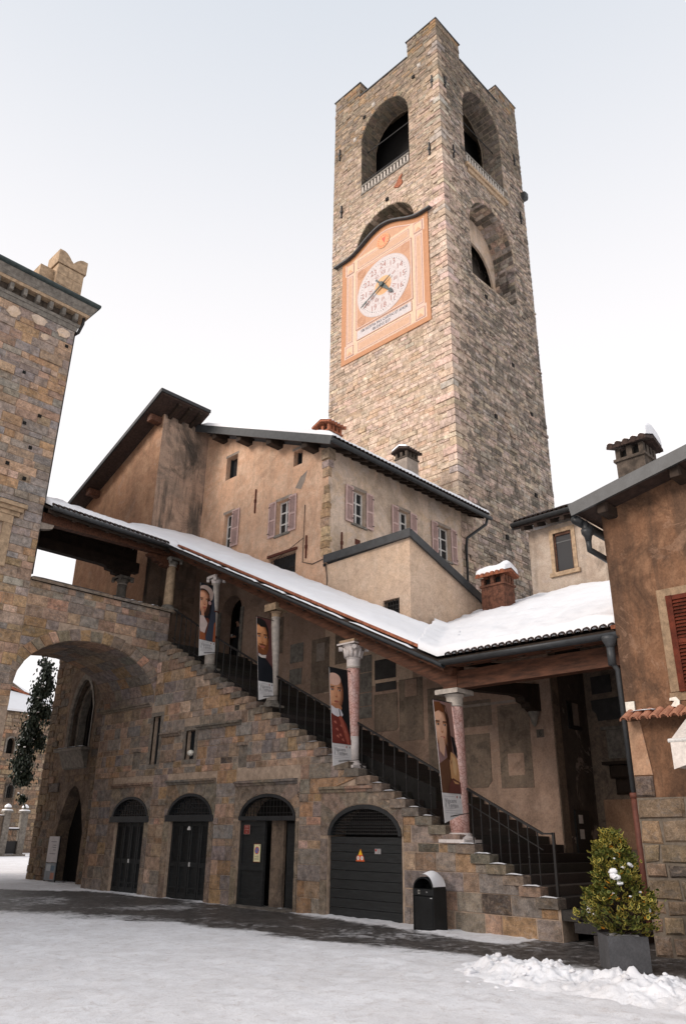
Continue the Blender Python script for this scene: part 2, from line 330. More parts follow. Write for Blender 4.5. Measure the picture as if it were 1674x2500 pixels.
        if parent: o.parent = parent; o.location = ctr - WL[parent.name]
        else: o.location = ctr
        if kind: o['kind'] = kind
        if label: o['label'] = label
        return o
def tag(o, label, cat, group=None, kind=None):
    if label: o['label'] = label
    if cat: o['category'] = cat
    if group: o['group'] = group
    if kind: o['kind'] = kind
    return o
def thing(name, label, cat, loc, group=None):
    o = bpy.data.objects.new(name, None); o.empty_display_size = 0.2; o.location = loc; COL.objects.link(o); WL[o.name] = Vector(loc)
    return tag(o, label, cat, group)
def one(name, mat, parent, fn, **kw):
    m = MB(); fn(m); return m.build(name, mat, parent, **kw)
def bx(name, mat, parent, p0, p1, **kw):
    m = MB(); m.box(p0, p1); return m.build(name, mat, parent, **kw)
def copy_tree(o, d, parent=None):
    """a copy of a thing with copies of its parts and sub-parts, moved by d"""
    c = o.copy(); COL.objects.link(c); WL[c.name] = WL[o.name] + d
    if parent: c.parent = parent
    else: c.location = o.location + d
    for ch in o.children: copy_tree(ch, d, c)
    return c
def arch_pts(ca, hw, zs, rise, n=14):
    """points of an arch from its left (high a) spring to its right one"""
    return [(ca + hw * math.cos(math.pi * i / n), zs + rise * math.sin(math.pi * i / n)) for i in range(n + 1)]
TXT = {}
def text_geo(s):
    if s not in TXT:
        cu = bpy.data.curves.new('lettering', 'FONT'); cu.body = s; cu.resolution_u = 2; cu.align_x = 'CENTER'; cu.align_y = 'CENTER'
        o = bpy.data.objects.new('lettering', cu); me = o.to_mesh()
        TXT[s] = ([v.co.copy() for v in me.vertices], [tuple(p.vertices) for p in me.polygons]); o.to_mesh_clear()
        bpy.data.objects.remove(o); bpy.data.curves.remove(cu)
    return TXT[s]
def put_text(mb, F, s, a, b, size, c, col, flip=-1, rot=0.0, squash=1.0):
    """flip=-1: a grows to the viewer's left (walls facing -X)"""
    vs, fs = text_geo(s); ct, st = math.cos(rot), math.sin(rot)
    P = []
    for v in vs:
        x, y = v.x * size * squash, v.y * size
        x, y = x * ct - y * st, x * st + y * ct
        P.append(F(a + flip * x, b + y, c))
    mb.add(P, fs, col)
def disc(mb, F, a, b, r, c, col, n=28, r2=None):
    ring = [(a + r * math.cos(2 * math.pi * k / n), b + (r2 or r) * math.sin(2 * math.pi * k / n)) for k in range(n)]
    mb.add([F(x, y, c) for x, y in ring], [tuple(range(n))], col)
def ringd(mb, F, a, b, r0, r1, c, col, n=40):
    P = [F(a + r * math.cos(2 * math.pi * k / n), b + r * math.sin(2 * math.pi * k / n), c) for r in (r0, r1) for k in range(n)]
    mb.add(P, [(k, (k + 1) % n, n + (k + 1) % n, n + k) for k in range(n)], col)
def flat(mb, F, poly, c, col): mb.sheet(F, poly, (), c, 0, col)
def rect(mb, F, a0, a1, b0, b1, c, col): flat(mb, F, [(a0, b0), (a1, b0), (a1, b1), (a0, b1)], c, col)

# ------------------------------------------------------------------ masonry
def pick(rng, pal):
    x = rng.random() * sum(w for w, _ in pal)
    for w, c in pal:
        x -= w
        if x <= 0: break
    k = rng.uniform(0.82, 1.18); d = [rng.uniform(0.95, 1.05) for _ in range(3)]
    return (c[0] * k * d[0], c[1] * k * d[1], c[2] * k * d[2])
def courses(rng, z0, z1, hr, wr, ints, gap=0.014, snap=None):
    """yields the corner quads of stones laid in courses inside ints(z) -> [(a0, a1), ...]"""
    z = z0
    while z < z1 - 0.05:
        h = rng.choice(snap) if snap else rng.uniform(*hr)
        if z + h > z1 - hr[0] * .5: h = z1 - z
        A = ints(z + 0.02); B = ints(z + h - 0.02)
        if len(A) != len(B): A = B = (A if len(A) > len(B) else B)
        for (l0, r0), (l1, r1) in zip(A, B):
            if min(r0, r1) - max(l0, l1) < 0.06: continue
            lo, hi = max(l0, l1), min(r0, r1); cuts = []; x = lo
            while True:
                x += rng.uniform(*wr) * (1.25 if h > sum(hr) / 2 else 0.9)
                if x > hi - wr[0] * 0.7: break
                cuts.append(x)
            L = [(l0, l1)] + [(c, c) for c in cuts] + [(r0, r1)]
            for (p0, p1), (q0, q1) in zip(L, L[1:]):
                g = gap / 2; j = lambda: rng.uniform(-.55, .45) * gap
                yield [(p0 + g + j(), z + g + j()), (q0 - g + j(), z + g + j()), (q1 - g + j(), z + h - g + j()), (p1 + g + j(), z + h - g + j())]
        z += h
def lay(parent, F, quads, rng, colf, mat, bev=0.012, out_r=(0.012, 0.035), back=-0.06, limit=300, key=None, name='stone'):
    """stones as parts of parent: the largest in view one by one, what is past the limit joined"""
    quads = list(quads)
    if key: quads.sort(key=key)
    rest = MB()
    for i, q in enumerate(quads):
        m = MB() if i < limit else rest
        o_ = rng.uniform(*out_r); o_ *= 2.1 if rng.random() < .08 else 1
        m.chunk(F, q, back, o_, colf(q), bev, rng)
        if i < limit: m.build(name, mat, parent, fixn=False)
    if rest.v: rest.build(name + 'work', mat, parent, kind='stuff', fixn=False)
    return len(quads)
# ------------------------------------------------------------------ ground and snow
XS = 13.05; YA = 20.64; XI = 16.3
def lerp_tab(tab, x):
    if x <= tab[0][0]: return tab[0][1]
    for (a, b), (c, d) in zip(tab, tab[1:]):
        if x <= c: return b + (d - b) * (x - a) / (c - a)
    return tab[-1][1]
NEAR = [(4.0, 10.9), (6.4, 10.75), (8.1, 10.45), (9.1, 10.15), (11.0, 9.95), (13.2, 9.95), (15.7, 9.35), (17, 8.7), (18.4, 8.1), (20, 6.6), (26, 5.0)]   # far edge of the trodden snow
FAR = [(4.0, 11.9), (6.4, 11.95), (7.5, 12.0), (9.3, 12.2), (11, 12.55), (12.6, 12.75), (15, 13.0), (18.6, 13.05), (22.5, 12.7), (23.3, 12.2), (25, 11.0), (26.5, 9.0)]
def fbm(x, y, z=0.0, s=1.0, o=4): return noise.fractal(Vector((x * s, y * s, z)), 1.0, 2.0, o)
def snow_at(x, y):
    """0 bare wet paving .. 1 snow"""
    if y > 26.0: return 1.0
    w = 0.35 * fbm(x, y, 3.1, 0.8) + 0.12 * fbm(x, y, 9.3, 3.0)
    n = lerp_tab(NEAR, y) + w; f = lerp_tab(FAR, y) + w * 0.5
    s_near = max(0.0, min(1.0, 0.5 + (n - x) / (0.7 if y < 15 else 2.4)))
    s_far = max(0.0, min(1.0, 0.5 + (x - f) / 0.3)) if y > 8 else 0.0
    if x > 13.3 and y < 10: s_far = 0
    if y > 23.5 and x > 12.4: s_far = max(s_far, 0.6)
    p = 0.17 + 0.34 * max(-.3, fbm(x, y, 21.0, 0.55, 5)) * (1 if y > 9 else .7)
    return max(s_near, s_far, p, 0.0)
def axis(lo, hi, d0, d1, step):
    v = []; x = d0
    while x <= d1 + 1e-6: v.append(x); x += step
    k = step
    while v[-1] < hi: k *= 1.25; v.append(v[-1] + k)
    k = step
    while v[0] > lo: k *= 1.25; v.insert(0, v[0] - k)
    return v
STEPS = {}
def tread():
    r = random.Random(6)
    for _ in range(46):                                                  # tracks of people crossing the square
        x, y, a = r.uniform(0, 10.5), r.uniform(1.5, 24), r.uniform(0, 6.28)
        for k in range(r.randint(6, 16)):
            x += .36 * math.cos(a); y += .36 * math.sin(a); a += r.uniform(-.08, .08); sd_ = .1 * (1 if k % 2 else -1); px, py = x - sd_ * math.sin(a), y + sd_ * math.cos(a)
            for q in (0, .1, .2): STEPS[(int((px + q * math.cos(a)) * 10), int((py + q * math.sin(a)) * 9.1))] = r.uniform(.020, .042)
tread()
def make_ground():
    xs = axis(-260, 260, 1.0, 14.0, 0.10); ys = axis(-260, 260, 2.0, 30.0, 0.11)
    m = MB(); V = []; Cc = []
    for x in xs:
        for y in ys:
            s = snow_at(x, y) if -2 < x < 15 and 0 < y < 31 else 1.0
            z = s * (0.014 + 0.014 * fbm(x, y, 0.0, 0.9) + 0.014 * fbm(x, y, 5.0, 3.0) + 0.012 * fbm(x, y, 2.0, 7.0) - STEPS.get((int(x * 10), int(y * 9.1)), 0))
            if 12.2 < x < 13.6 and 9.5 < y < 24: z += s * 0.035 * (0.6 + 0.6 * fbm(x, y, 7.7, 2.2))
            V.append((x, y, max(-0.004, z))); Cc.append((s, s, s))
    ny = len(ys)
    m.add(V, [(i * ny + j, (i + 1) * ny + j, (i + 1) * ny + j + 1, i * ny + j + 1) for i in range(len(xs) - 1) for j in range(ny - 1)], Cc)
    o = m.build('ground', 'trodden_snow_ground', smooth=True, kind='structure', fixn=False)
make_ground()
def make_bank():
    """the ridge of shovelled snow in front of the planter"""
    m = MB(); nu, nv = 230, 64
    path = [(10.25, 7.25), (9.85, 6.75), (9.55, 6.1), (9.5, 5.5), (9.55, 4.7), (9.55, 3.9), (9.4, 2.9)]
    V = []
    for i in range(nu + 1):
        t = i / nu * (len(path) - 1); k = min(int(t), len(path) - 2); fr = t - k
        cx = path[k][0] * (1 - fr) + path[k + 1][0] * fr; cy = path[k][1] * (1 - fr) + path[k + 1][1] * fr
        hgt = 0.21 * min(1, (i / 70) ** .8) * (0.75 + 0.5 * fbm(cx * 2.2, cy * 2.2, 1.0, 1.0, 2))
        for j in range(nv + 1):
            u = j / nv * 2 - 1; wd = 0.75 if u < 0 else 0.62
            x = cx + u * wd; y = cy
            z = hgt * max(0, 1 - abs(u) ** 1.7)
            z += max(0, 1 - u * u) * min(1, i / 25) * (0.10 * max(-.35, fbm(x, y, 2.0, 3.6)) + 0.055 * abs(fbm(x, y, 8.0, 7.0)) + .018 * abs(fbm(x, y, 4.0, 15.0)))
            V.append((x + 0.05 * fbm(x, y, 4, 5), y + 0.05 * fbm(x, y, 6, 5), z - 0.01))
    m.add(V, [(i * (nv + 1) + j, (i + 1) * (nv + 1) + j, (i + 1) * (nv + 1) + j + 1, i * (nv + 1) + j + 1) for i in range(nu) for j in range(nv)])
    rng = random.Random(4)
    for _ in range(34):                                              # loose clods
        t = (.2 + .8 * rng.random()) * (len(path) - 1); k = min(int(t), len(path) - 2); fr = t - k
        off = rng.uniform(-.95, .1); u = off / .75
        cx = path[k][0] * (1 - fr) + path[k + 1][0] * fr + off; cy = path[k][1] * (1 - fr) + path[k + 1][1] * fr; r = rng.choice((.02, .03, .03, .04, .05, .07))
        lump(m, (cx, cy, 0.24 * max(0, 1 - abs(u) ** 1.7) - r * .15), r, rng, .6, 10)
    o = m.build('snow_bank', 'shovelled_snow', smooth=True, kind='structure')
def lump(m, c, r, rng, flat_=0.75, n=8):
    V = []; ox = rng.random() * 50
    for i in range(1, 5):
        th = math.pi * i / 5
        for k in range(n):
            ph = 2 * math.pi * k / n; d = Vector((math.sin(th) * math.cos(ph), math.sin(th) * math.sin(ph), math.cos(th) * flat_))
            q = 1 + 0.55 * noise.noise(d * 1.5 + Vector((ox, 0, 0))) + .30 * noise.noise(d * 3.7 + Vector((0, ox, 0)))
            V.append(tuple(Vector(c) + d * r * q))
    V.append((c[0], c[1], c[2] + r * flat_)); V.append((c[0], c[1], c[2] - r * flat_)); a, b = len(V) - 2, len(V) - 1
    F_ = [(i * n + k, i * n + (k + 1) % n, (i + 1) * n + (k + 1) % n, (i + 1) * n + k) for i in range(3) for k in range(n)]
    F_ += [(a, (k + 1) % n, k) for k in range(n)] + [(b, 3 * n + k, 3 * n + (k + 1) % n) for k in range(n)]
    m.add(V, F_)
make_bank()

# ------------------------------------------------------------------ colour sets of the walls
GREY = (0.225, 0.195, 0.168); BLUE = (0.200, 0.193, 0.185); OCHRE = (0.330, 0.205, 0.100); TAN = (0.360, 0.250, 0.168)
BROWN = (0.240, 0.165, 0.112); PALE = (0.55, 0.41, 0.32); ROSE = (0.46, 0.265, 0.175); DARK = (0.10, 0.085, 0.07)
_m = (.225, .185, .152)
GREY, BLUE, OCHRE, TAN, BROWN, PALE, ROSE = [tuple((x * .72 + y * .28) * k for x, y, k in zip(c, _m, (1.30, 1.22, 1.20))) for c in (GREY, BLUE, OCHRE, TAN, BROWN, PALE, ROSE)]
PAL_S = [(26, GREY), (16, BLUE), (17, OCHRE), (20, TAN), (15, BROWN), (3, PALE), (3, ROSE), (2, DARK)]
PAL_A = [(30, GREY), (18, BLUE), (12, OCHRE), (18, TAN), (22, BROWN), (2, ROSE)]
PAL_P = [(26, GREY), (14, BLUE), (22, OCHRE), (18, TAN), (18, BROWN), (4, PALE)]

# ------------------------------------------------------------------ the stone staircase
RISE = 0.165
def ystep(k): return 7.55 + (k * RISE - 0.66) * 2.0
def stair_top(y):
    """height of the masonry under the tread at y"""
    k = int(math.floor(((y - 7.55) / 2.0 + 0.66) / RISE + 1e-6)); return max(0.0, min(42, k - 1) * RISE)
def y_of(z):
    k = math.ceil(z / RISE - 1e-6) + 1; return max(7.5, ystep(k))
stair = thing('stone_staircase', 'long stone staircase climbing left under the sloping snowy roof, arched doors in its side', 'staircase', (XS, 14, 0))
F = FX(XS); rngS = random.Random(11)
DOORS = [dict(c=21.32, w0=20.50, w1=22.06, hw=0.98, zs=1.96, ap=2.58, sur=(20.27, 22.46, 2.86)),
         dict(c=18.37, w0=17.47, w1=19.24, hw=1.02, zs=1.98, ap=2.60, sur=(17.26, 19.52, 2.86)),
         dict(c=15.20, w0=14.17, w1=16.22, hw=1.03, zs=1.96, ap=2.52, sur=(14.05, 16.45, 2.74)),
         dict(c=12.03, w0=10.97, w1=13.09, hw=1.06, zs=1.60, ap=2.23, sur=(10.93, 13.32, 2.50))]
def door_poly(d, g=0.0):
    A = arch_pts(d['c'], d['hw'] + g, d['zs'], d['ap'] - d['zs'] + g)
    w0, w1 = d['w0'] - g, d['w1'] + g
    return [(w1, 0.0), (w1, d['zs'] - .06)] + A + [(w0, d['zs'] - .06), (w0, 0.0)]
WINS = [(20.17, 20.57, 3.44, 4.80), (18.38, 18.82, 3.49, 4.27)]
NICHE = [(21.08, 21.50, 3.34, 3.86), (16.08, 16.42, 3.17, 3.74)]
# backing wall
outline = [(7.5, 0.0), (7.5, 0.33)]
for k in range(4, 43): outline += [(ystep(k) if k > 4 else 7.5, (k - 1) * RISE), (ystep(k + 1), (k - 1) * RISE)]
outline += [(YA - 0.01, 42 * RISE), (YA - 0.01, 5.25), (23.62, 5.25), (23.62, 0.0)]
holes = [door_poly(d) for d in DOORS] + [[(a0, z0), (a0, z1), (a1, z1), (a1, z0)] for a0, a1, z0, z1 in WINS]
m = MB(); m.sheet(F, [p for i, p in enumerate(outline) if i == 0 or p != outline[i - 1]], holes, 0.0, 0.55); m.build('wall', 'mortar', stair)
bx('wall_end', 'mortar', stair, (XS + .01, 7.5, 0), (XS + .5, 7.52, .45))
m = MB(); m.sheet(FX(XS + .56), [(10.5, -.05), (10.5, 2.55), (17, 5.0), (23.6, 5.2), (23.6, -.05)]); m.build('dark_room', 'interior_shade', stair, label='dark room behind the doors')
def ints_S(z):
    L = [[y_of(z + 0.02), 23.60 if z < 5.2 else YA - 0.01]]
    blk = [(d['sur'][0], d['sur'][1]) for d in DOORS if z < d['sur'][2] + 0.1]
    for a0, a1, z0, z1 in WINS: blk += [(a0 - .13, a1 + .13)] if z0 - .12 < z < z1 + .12 else []
    for a0, a1, z0, z1 in NICHE: blk += [(a0, a1)] if z0 < z < z1 else []
    if 5.12 < z < 5.32: blk += [(YA - .02, 23.7)]
    for b0, b1 in blk:
        L = [q for l, r in L for q in ([l, min(r, b0)], [max(l, b1), r]) if q[1] - q[0] > 0.05]
    return [tuple(q) for q in L]
def stones_S():
    z = 0.0; out_ = []
    while z < 7.0 - .05:
        h = rngS.choice([RISE, 2 * RISE, 2 * RISE]) if z + 2 * RISE <= 6.94 else RISE
        out_ += list(courses(rngS, z, z + h, (.1, .4), (0.20, 0.62), ints_S, 0.010, [h]))
        if h > RISE * 1.5:
            a, b = y_of(z + RISE - .02), y_of(z + h)
            if b - a > .1: out_.append([(a + .01, z + .008), (b - .01, z + .008), (b - .01, z + RISE - .008), (a + .01, z + RISE - .008)])
        z += h
    return out_
def colS(q):
    a = q[0][0]; z = q[0][1]
    c = pick(rngS, PAL_S)
    if a > 20.6: c = tuple(x * .9 for x in pick(rngS, PAL_A))
    return c
near_first = lambda q: (q[0][0] - 0)          # the nearest stones are the largest in the picture
lay(stair, F, stones_S(), rngS, colS, 'stone', 0.012, (0.004, 0.022), limit=300, key=near_first)
# dressed stones round the doors
def surround(d, idx):
    s0, s1, sz = d['sur']; P = door_poly(d, 0.02); rng = random.Random(50 + idx)
    A = arch_pts(d['c'], d['hw'] + .015, d['zs'], d['ap'] - d['zs'] + .015, 26)
    zs = d['zs'] - .06
    for a0, a1 in ((d['w1'] + .01, s1), (s0, d['w0'] - .01)):
        z = 0.0
        while z < zs - .02 and a1 - a0 > .04:
            h = min(rng.uniform(.45, .85), zs - z); h = zs - z if zs - z - h < .3 else h
            m = MB(); m.chunk(F, [(a0 + .006, z + .006), (a1 - .006, z + .006), (a1 - .006, z + h - .006), (a0 + .006, z + h - .006)], -.06, .022, pick(rng, [(3, (.27, .205, .15)), (2, (.23, .18, .14))]), .01)
            m.build('jamb_stone', 'stone', stair, fixn=False); z += h
    top = lambda y: min(sz, stair_top(y) - .02) if idx == 3 else sz
    def outp(i):
        """the point of the surround's edge on the ray through arch point i"""
        a, b = A[i]; da, db = a - d['c'], (b - d['zs']) * 1.0
        L = math.hypot(da, db) or 1; t = 0
        while t < 3:
            y, z = a + da / L * t, b + db / L * t
            if not (s0 < y < s1 and z < top(y)) : break
            t += .02
        return (max(s0, min(s1, a + da / L * t)), max(zs, min(top(max(s0, min(s1, a + da / L * t))), b + db / L * t)))
    cuts = [0, 3, 6, 9, 12, 14, 17, 20, 23, 26]
    for i0, i1 in zip(cuts, cuts[1:]):
        inner = [A[i] for i in range(i0, i1 + 1)]
        if i0 == 0: inner = [(s1 - .005, zs)] if False else inner
        o0, o1 = outp(i0), outp(i1); outer = [o1]
        if o0[0] > s1 - .02 and o1[1] >= top(o1[0]) - .02 and o0[1] < sz - .03: outer.append((s1, top(s1 - .01)))
        if o1[0] < s0 + .02 and o0[1] >= top(o0[0]) - .02 and o1[1] < sz - .03: outer.append((s0, top(s0 + .01)))
        outer.append(o0); poly = inner + outer
        ok = [poly[0]]
        for p in poly[1:]:
            if math.hypot(p[0] - ok[-1][0], p[1] - ok[-1][1]) > .015: ok.append(p)
        if len(ok) < 3: continue
        m = MB(); c = pick(rng, [(3, (.25, .195, .15)), (2, (.22, .18, .145)), (1, (.30, .21, .14))]); m.sheet(F, ok, (), .016, .06, c, True)
        m.build('voussoir', 'stone', stair)
for i, d in enumerate(DOORS): surround(d, i)
def moulding(y0, y1, z, c=(.24, .195, .15), h=.085, out_=.10, i=0, tone=None, F=F, par=stair):
    rng = random.Random(int(y0 * 100)); n = max(1, int((y1 - y0) / .75)); ys = [y0 + (y1 - y0) * k / n for k in range(n + 1)]
    for a, b in zip(ys, ys[1:]):
        m = MB(); cc = pick(rng, [(2, c), (1, (.30, .20, .14)), (1, (.17, .15, .13))])
        prof = [(0.0, z - h), (out_ * .45, z - h), (out_ * .6, z - h * .45), (out_, z - h * .2), (out_, z + h * .35), (0.0, z + h * .55)]
        vs = [F(y, p[1] + rng.uniform(-.006, .006), p[0]) for y in (a + .004, b - .004) for p in prof]; k = len(prof)
        m.add(vs, [tuple(range(k)), tuple(range(2 * k - 1, k - 1, -1))] + [(i_, (i_ + 1) % k, k + (i_ + 1) % k, k + i_) for i_ in range(k)], cc)
        m.build('moulding', 'stone', par)
for y0, y1, z in ((20.29, 22.46, 2.91), (17.30, 19.52, 2.92), (14.14, 16.46, 2.80), (11.72, 13.34, 2.57), (16.36, 18.25, 4.33), (19.08, 20.02, 4.25), (20.72, 23.62, 5.22)):
    moulding(y0, y1, z, out_=.14 if z > 4 else .10)
for (a0, a1, z0, z1) in WINS:
    w = .12
    for q in ([(a0 - w, z0 - w), (a1 + w, z0 - w), (a1 + w, z0), (a0 - w, z0)], [(a0 - w, z1), (a1 + w, z1), (a1 + w, z1 + w), (a0 - w, z1 + w)], [(a0 - w, z0), (a0, z0), (a0, z1), (a0 - w, z1)], [(a1, z0), (a1 + w, z0), (a1 + w, z1), (a1, z1)]):
        m = MB(); m.chunk(F, q, -.05, .02, (.21, .18, .15), .008); m.build('window_surround', 'stone', stair)
    win = one('window', 'dark_metal', stair, lambda m: (m.fbox(F, a0, a0 + .035, z0, z1, -.2, -.16), m.fbox(F, a1 - .035, a1, z0, z1, -.2, -.16), m.fbox(F, a0, a1, z0, z0 + .035, -.2, -.16), m.fbox(F, a0, a1, z1 - .035, z1, -.2, -.16)))
    one('pane', 'window_glass', win, lambda m: m.fbox(F, a0, a1, z0, z1, -.22, -.205))
for (a0, a1, z0, z1) in NICHE:
    one('blind_niche', 'stone', stair, lambda m: m.fbox(F, a0, a1, z0, z1, -.05, .002, (.20, .17, .14)))
    one('niche_lintel', 'stone', stair, lambda m: m.fbox(F, a0 - .05, a1 + .05, z1 - .03, z1 + .06, -.05, .05, (.25, .19, .15), .008))
# doors (they sit a hand's breadth behind the wall face)
FD = lambda a, b, c: F(a, b, c + .24)
def grille(m, d, z0, nx, nz, r=.007, c=-.30):
    top = lambda y: d['zs'] + (d['ap'] - .06 - d['zs']) * math.sqrt(max(0, 1 - ((y - d['c']) / (d['hw'] - .05)) ** 2))
    for k in range(1, nx):
        y = d['c'] - d['hw'] + 2 * d['hw'] * k / nx
        if top(y) > z0 + .03: m.fbox(FD, y - r, y + r, z0, top(y), c, c + .014)
    for k in range(nz):
        z = z0 + (d['ap'] - .08 - z0) * (k + .5) / nz; t = (z - d['zs']) / (d['ap'] - .06 - d['zs'])
        if t < 1:
            w = (d['hw'] - .05) * math.sqrt(max(0, 1 - max(0, t) ** 2)); m.fbox(FD, d['c'] - w, d['c'] + w, z - r, z + r, c + .014, c + .026)
def arch_frame(m, d, w=.075, c0=-.36, c1=-.22):
    A = arch_pts(d['c'], d['hw'], d['zs'], d['ap'] - d['zs'], 20); B = arch_pts(d['c'], d['hw'] - w, d['zs'], d['ap'] - d['zs'] - w, 20)
    n = len(A); vs = [FD(a, b, c) for c in (c1, c0) for a, b in A + B]
    fs = [(i, i + 1, n + i + 1, n + i) for i in range(n - 1)] + [(n + i, n + i + 1, 3 * n + i + 1, 3 * n + i) for i in range(n - 1)]
    m.add(vs, fs)
def door_lamp(): pass
for i, d in enumerate(DOORS[:2]):
    dr = one('door', 'door_paint', stair, lambda m: m.fbox(FD, d['w0'] + .005, d['w1'] - .005, .02, d['zs'] - .05, -.40, -.36))
    one('door_frame', 'dark_metal', dr, lambda m: arch_frame(m, d))
    one('lintel_beam', 'dark_metal', dr, lambda m: m.fbox(F, d['c'] - d['hw'] - .06, d['c'] + d['hw'] + .06, d['zs'] - .09, d['zs'] + .075, -.12, .045, bev=.01))
    w = d['w1'] - d['w0']; cuts = [0, .25, .5, .75, 1]
    for a, b in zip(cuts, cuts[1:]):
        y0, y1 = d['w0'] + w * a + .012, d['w0'] + w * b - .012
        def leaf(m):
            for p in ((y0, y0 + .07), (y1 - .07, y1)): m.fbox(FD, p[0], p[1], .04, d['zs'] - .1, -.36, -.325)
            for z0, z1 in ((.04, .16), (.26, .30), (.78, .90), (d['zs'] - .2, d['zs'] - .1)): m.fbox(FD, y0 + .07, y1 - .07, z0, z1, -.36, -.33)
        one('door_leaf', 'door_paint', dr, leaf)
    def mesh_(m):
        for k in range(27): y = d['w0'] + w * (k + .5) / 27; m.fbox(FD, y - .004, y + .004, .9, d['zs'] - .15, -.352, -.345)
        for k in range(13): z = .93 + k * .073; m.fbox(FD, d['w0'] + .02, d['w1'] - .02, z - .004, z + .004, -.345, -.34)
    one('wire_mesh', 'iron', dr, mesh_)
    one('transom_grille', 'iron', dr, lambda m: grille(m, d, d['zs'] + .07, 15, 4))
    one('transom_glass', 'window_glass', dr, lambda m: m.sheet(FD, arch_pts(d['c'], d['hw'] - .02, d['zs'], d['ap'] - d['zs'] - .02), (), -.345))
    one('handle', 'white_paint', dr, lambda m: m.fbox(FD, d['c'] - .10, d['c'] - .07, .80, .90, -.325, -.29))
d = DOORS[2]                                                        # the half-open one
dr = one('door', 'dark_metal', stair, lambda m: arch_frame(m, d), label='half open door with barred arch light')
one('lintel_beam', 'dark_metal', dr, lambda m: m.fbox(FD, d['c'] - d['hw'], d['c'] + d['hw'], d['zs'] - .05, d['zs'] + .05, -.36, -.2))
def leaf3(m):
    m.fbox(FD, 15.27, 16.2, .05, 1.90, -.34, -.30)
    for p in ((15.27, 15.37), (16.1, 16.2)): m.fbox(FD, p[0], p[1], .05, 1.9, -.30, -.27)
    for z0, z1 in ((.05, .2), (.8, .95), (1.78, 1.9)): m.fbox(FD, 15.37, 16.1, z0, z1, -.30, -.275)
one('door_leaf', 'door_paint', dr, leaf3)
one('transom_grille', 'iron', dr, lambda m: grille(m, d, d['zs'] + .05, 17, 3))
one('inner_jamb', 'rubble_render', dr, lambda m: m.fbox(FD, 14.78, 15.22, 0.0, 1.95, -.52, -.44))
one('inner_door', 'door_paint', dr, lambda m: m.fbox(FD, 14.15, 14.72, 0.06, 1.85, -.54, -.5))
one('threshold', 'step_stone', dr, lambda m: m.fbox(FD, 14.18, 16.2, 0.0, 0.05, -.54, -.05))
d = DOORS[3]                                                        # garage
dr = one('door', 'dark_metal', stair, lambda m: arch_frame(m, d, .09), label='wide plank garage door under an arched grille')
zz = [0.01, .20, .38, .56, .74, .92, 1.10, 1.28, 1.44, 1.585]
for z0, z1 in zip(zz, zz[1:]): one('plank', 'door_paint', dr, lambda m: m.fbox(FD, d['w0'] + .01, d['w1'] - .01, z0, z1 - .008, -.36, -.315 + .004 * (hash(z0) % 3), bev=.006))
one('arch_grille', 'iron', dr, lambda m: grille(m, d, d['zs'] + .02, 34, 9, .006))
one('slats', 'dark_metal', dr, lambda m: [m.fbox(FD, d['c'] - .95, d['c'] + .95, z, z + .03, -.40, -.35) for z in (1.63, 1.70, 1.77, 1.84)])
# steps
for k in range(1, 44):
    rng = random.Random(k); z1 = k * RISE; z0 = z1 - RISE; y0 = ystep(k); y1 = ystep(k + 1) + .06 if k < 43 else 23.75
    x0 = 13.0 + rng.uniform(-.03, .02) if k > 3 else 13.06; x1 = XI if k > 9 else 18.4
    m = MB(); c = pick(rng, [(3, (.045, .040, .036)), (2, (.058, .050, .044)), (1, (.036, .033, .031))]); U = lambda a, b, cc: (a, b, cc); xe = 13.27 if k > 3 else x0  # tread colour darkened for wet and for shade under the canopy
    m.chunk(U, [(xe, y0 - .03), (x1, y0 - .03), (x1, y1), (xe, y1)], z0, z1, c, .018, rng, True); st_ = m.build('step', 'print', stair, fixn=False)
    if k > 3: m = MB(); c = pick(rng, [(4, (.22, .175, .135)), (3, (.17, .145, .12)), (2, (.26, .19, .135)), (1, (.33, .23, .165))]); m.chunk(U, [(x0, y0 - .04), (xe - .004, y0 - .04), (xe - .004, y1), (x0, y1)], z0, z1 + .004, c, .02, rng, True); m.build('end_stone', 'stone', st_, fixn=False)
def lips(m):
    rng = random.Random(3)
    for k in range(4, 33):
        if k not in (4, 5, 6, 7, 8, 9, 12, 13, 14, 15, 16, 20, 21, 22, 24): continue
        y0, z = ystep(k), k * RISE; L = .33 * rng.uniform(.6, 1.0) if k > 9 else .33; m = MB()
        snow_strip(m, [(13.0 - .02, y0 - .03 + t * L, z) for t in (0, .25, .5, .75, 1)], .13 if k < 17 else .07, .028 if k < 17 else .015, rng); m.build('snow', 'snow', stair, smooth=True)
def snow_strip(m, pts, w, h, rng, dirv=(1, 0, 0)):
    """a lip of snow lying along pts, width w to the side dirv"""
    d = Vector(dirv); V = []; n = 5
    for i, p in enumerate(pts):
        e = 0.35 if i in (0, len(pts) - 1) else rng.uniform(.75, 1.15)
        for j in range(n): 
            u = j / (n - 1); q = Vector(p) + d * (w * u * rng.uniform(.9, 1.1) - .015) + Vector((0, 0, h * e * math.sin(math.pi * (u * .8 + .12)) + .003)); V.append(tuple(q))
    m.add(V, [(i * n + j, (i + 1) * n + j, (i + 1) * n + j + 1, i * n + j + 1) for i in range(len(pts) - 1) for j in range(n - 1)])
lips(None)
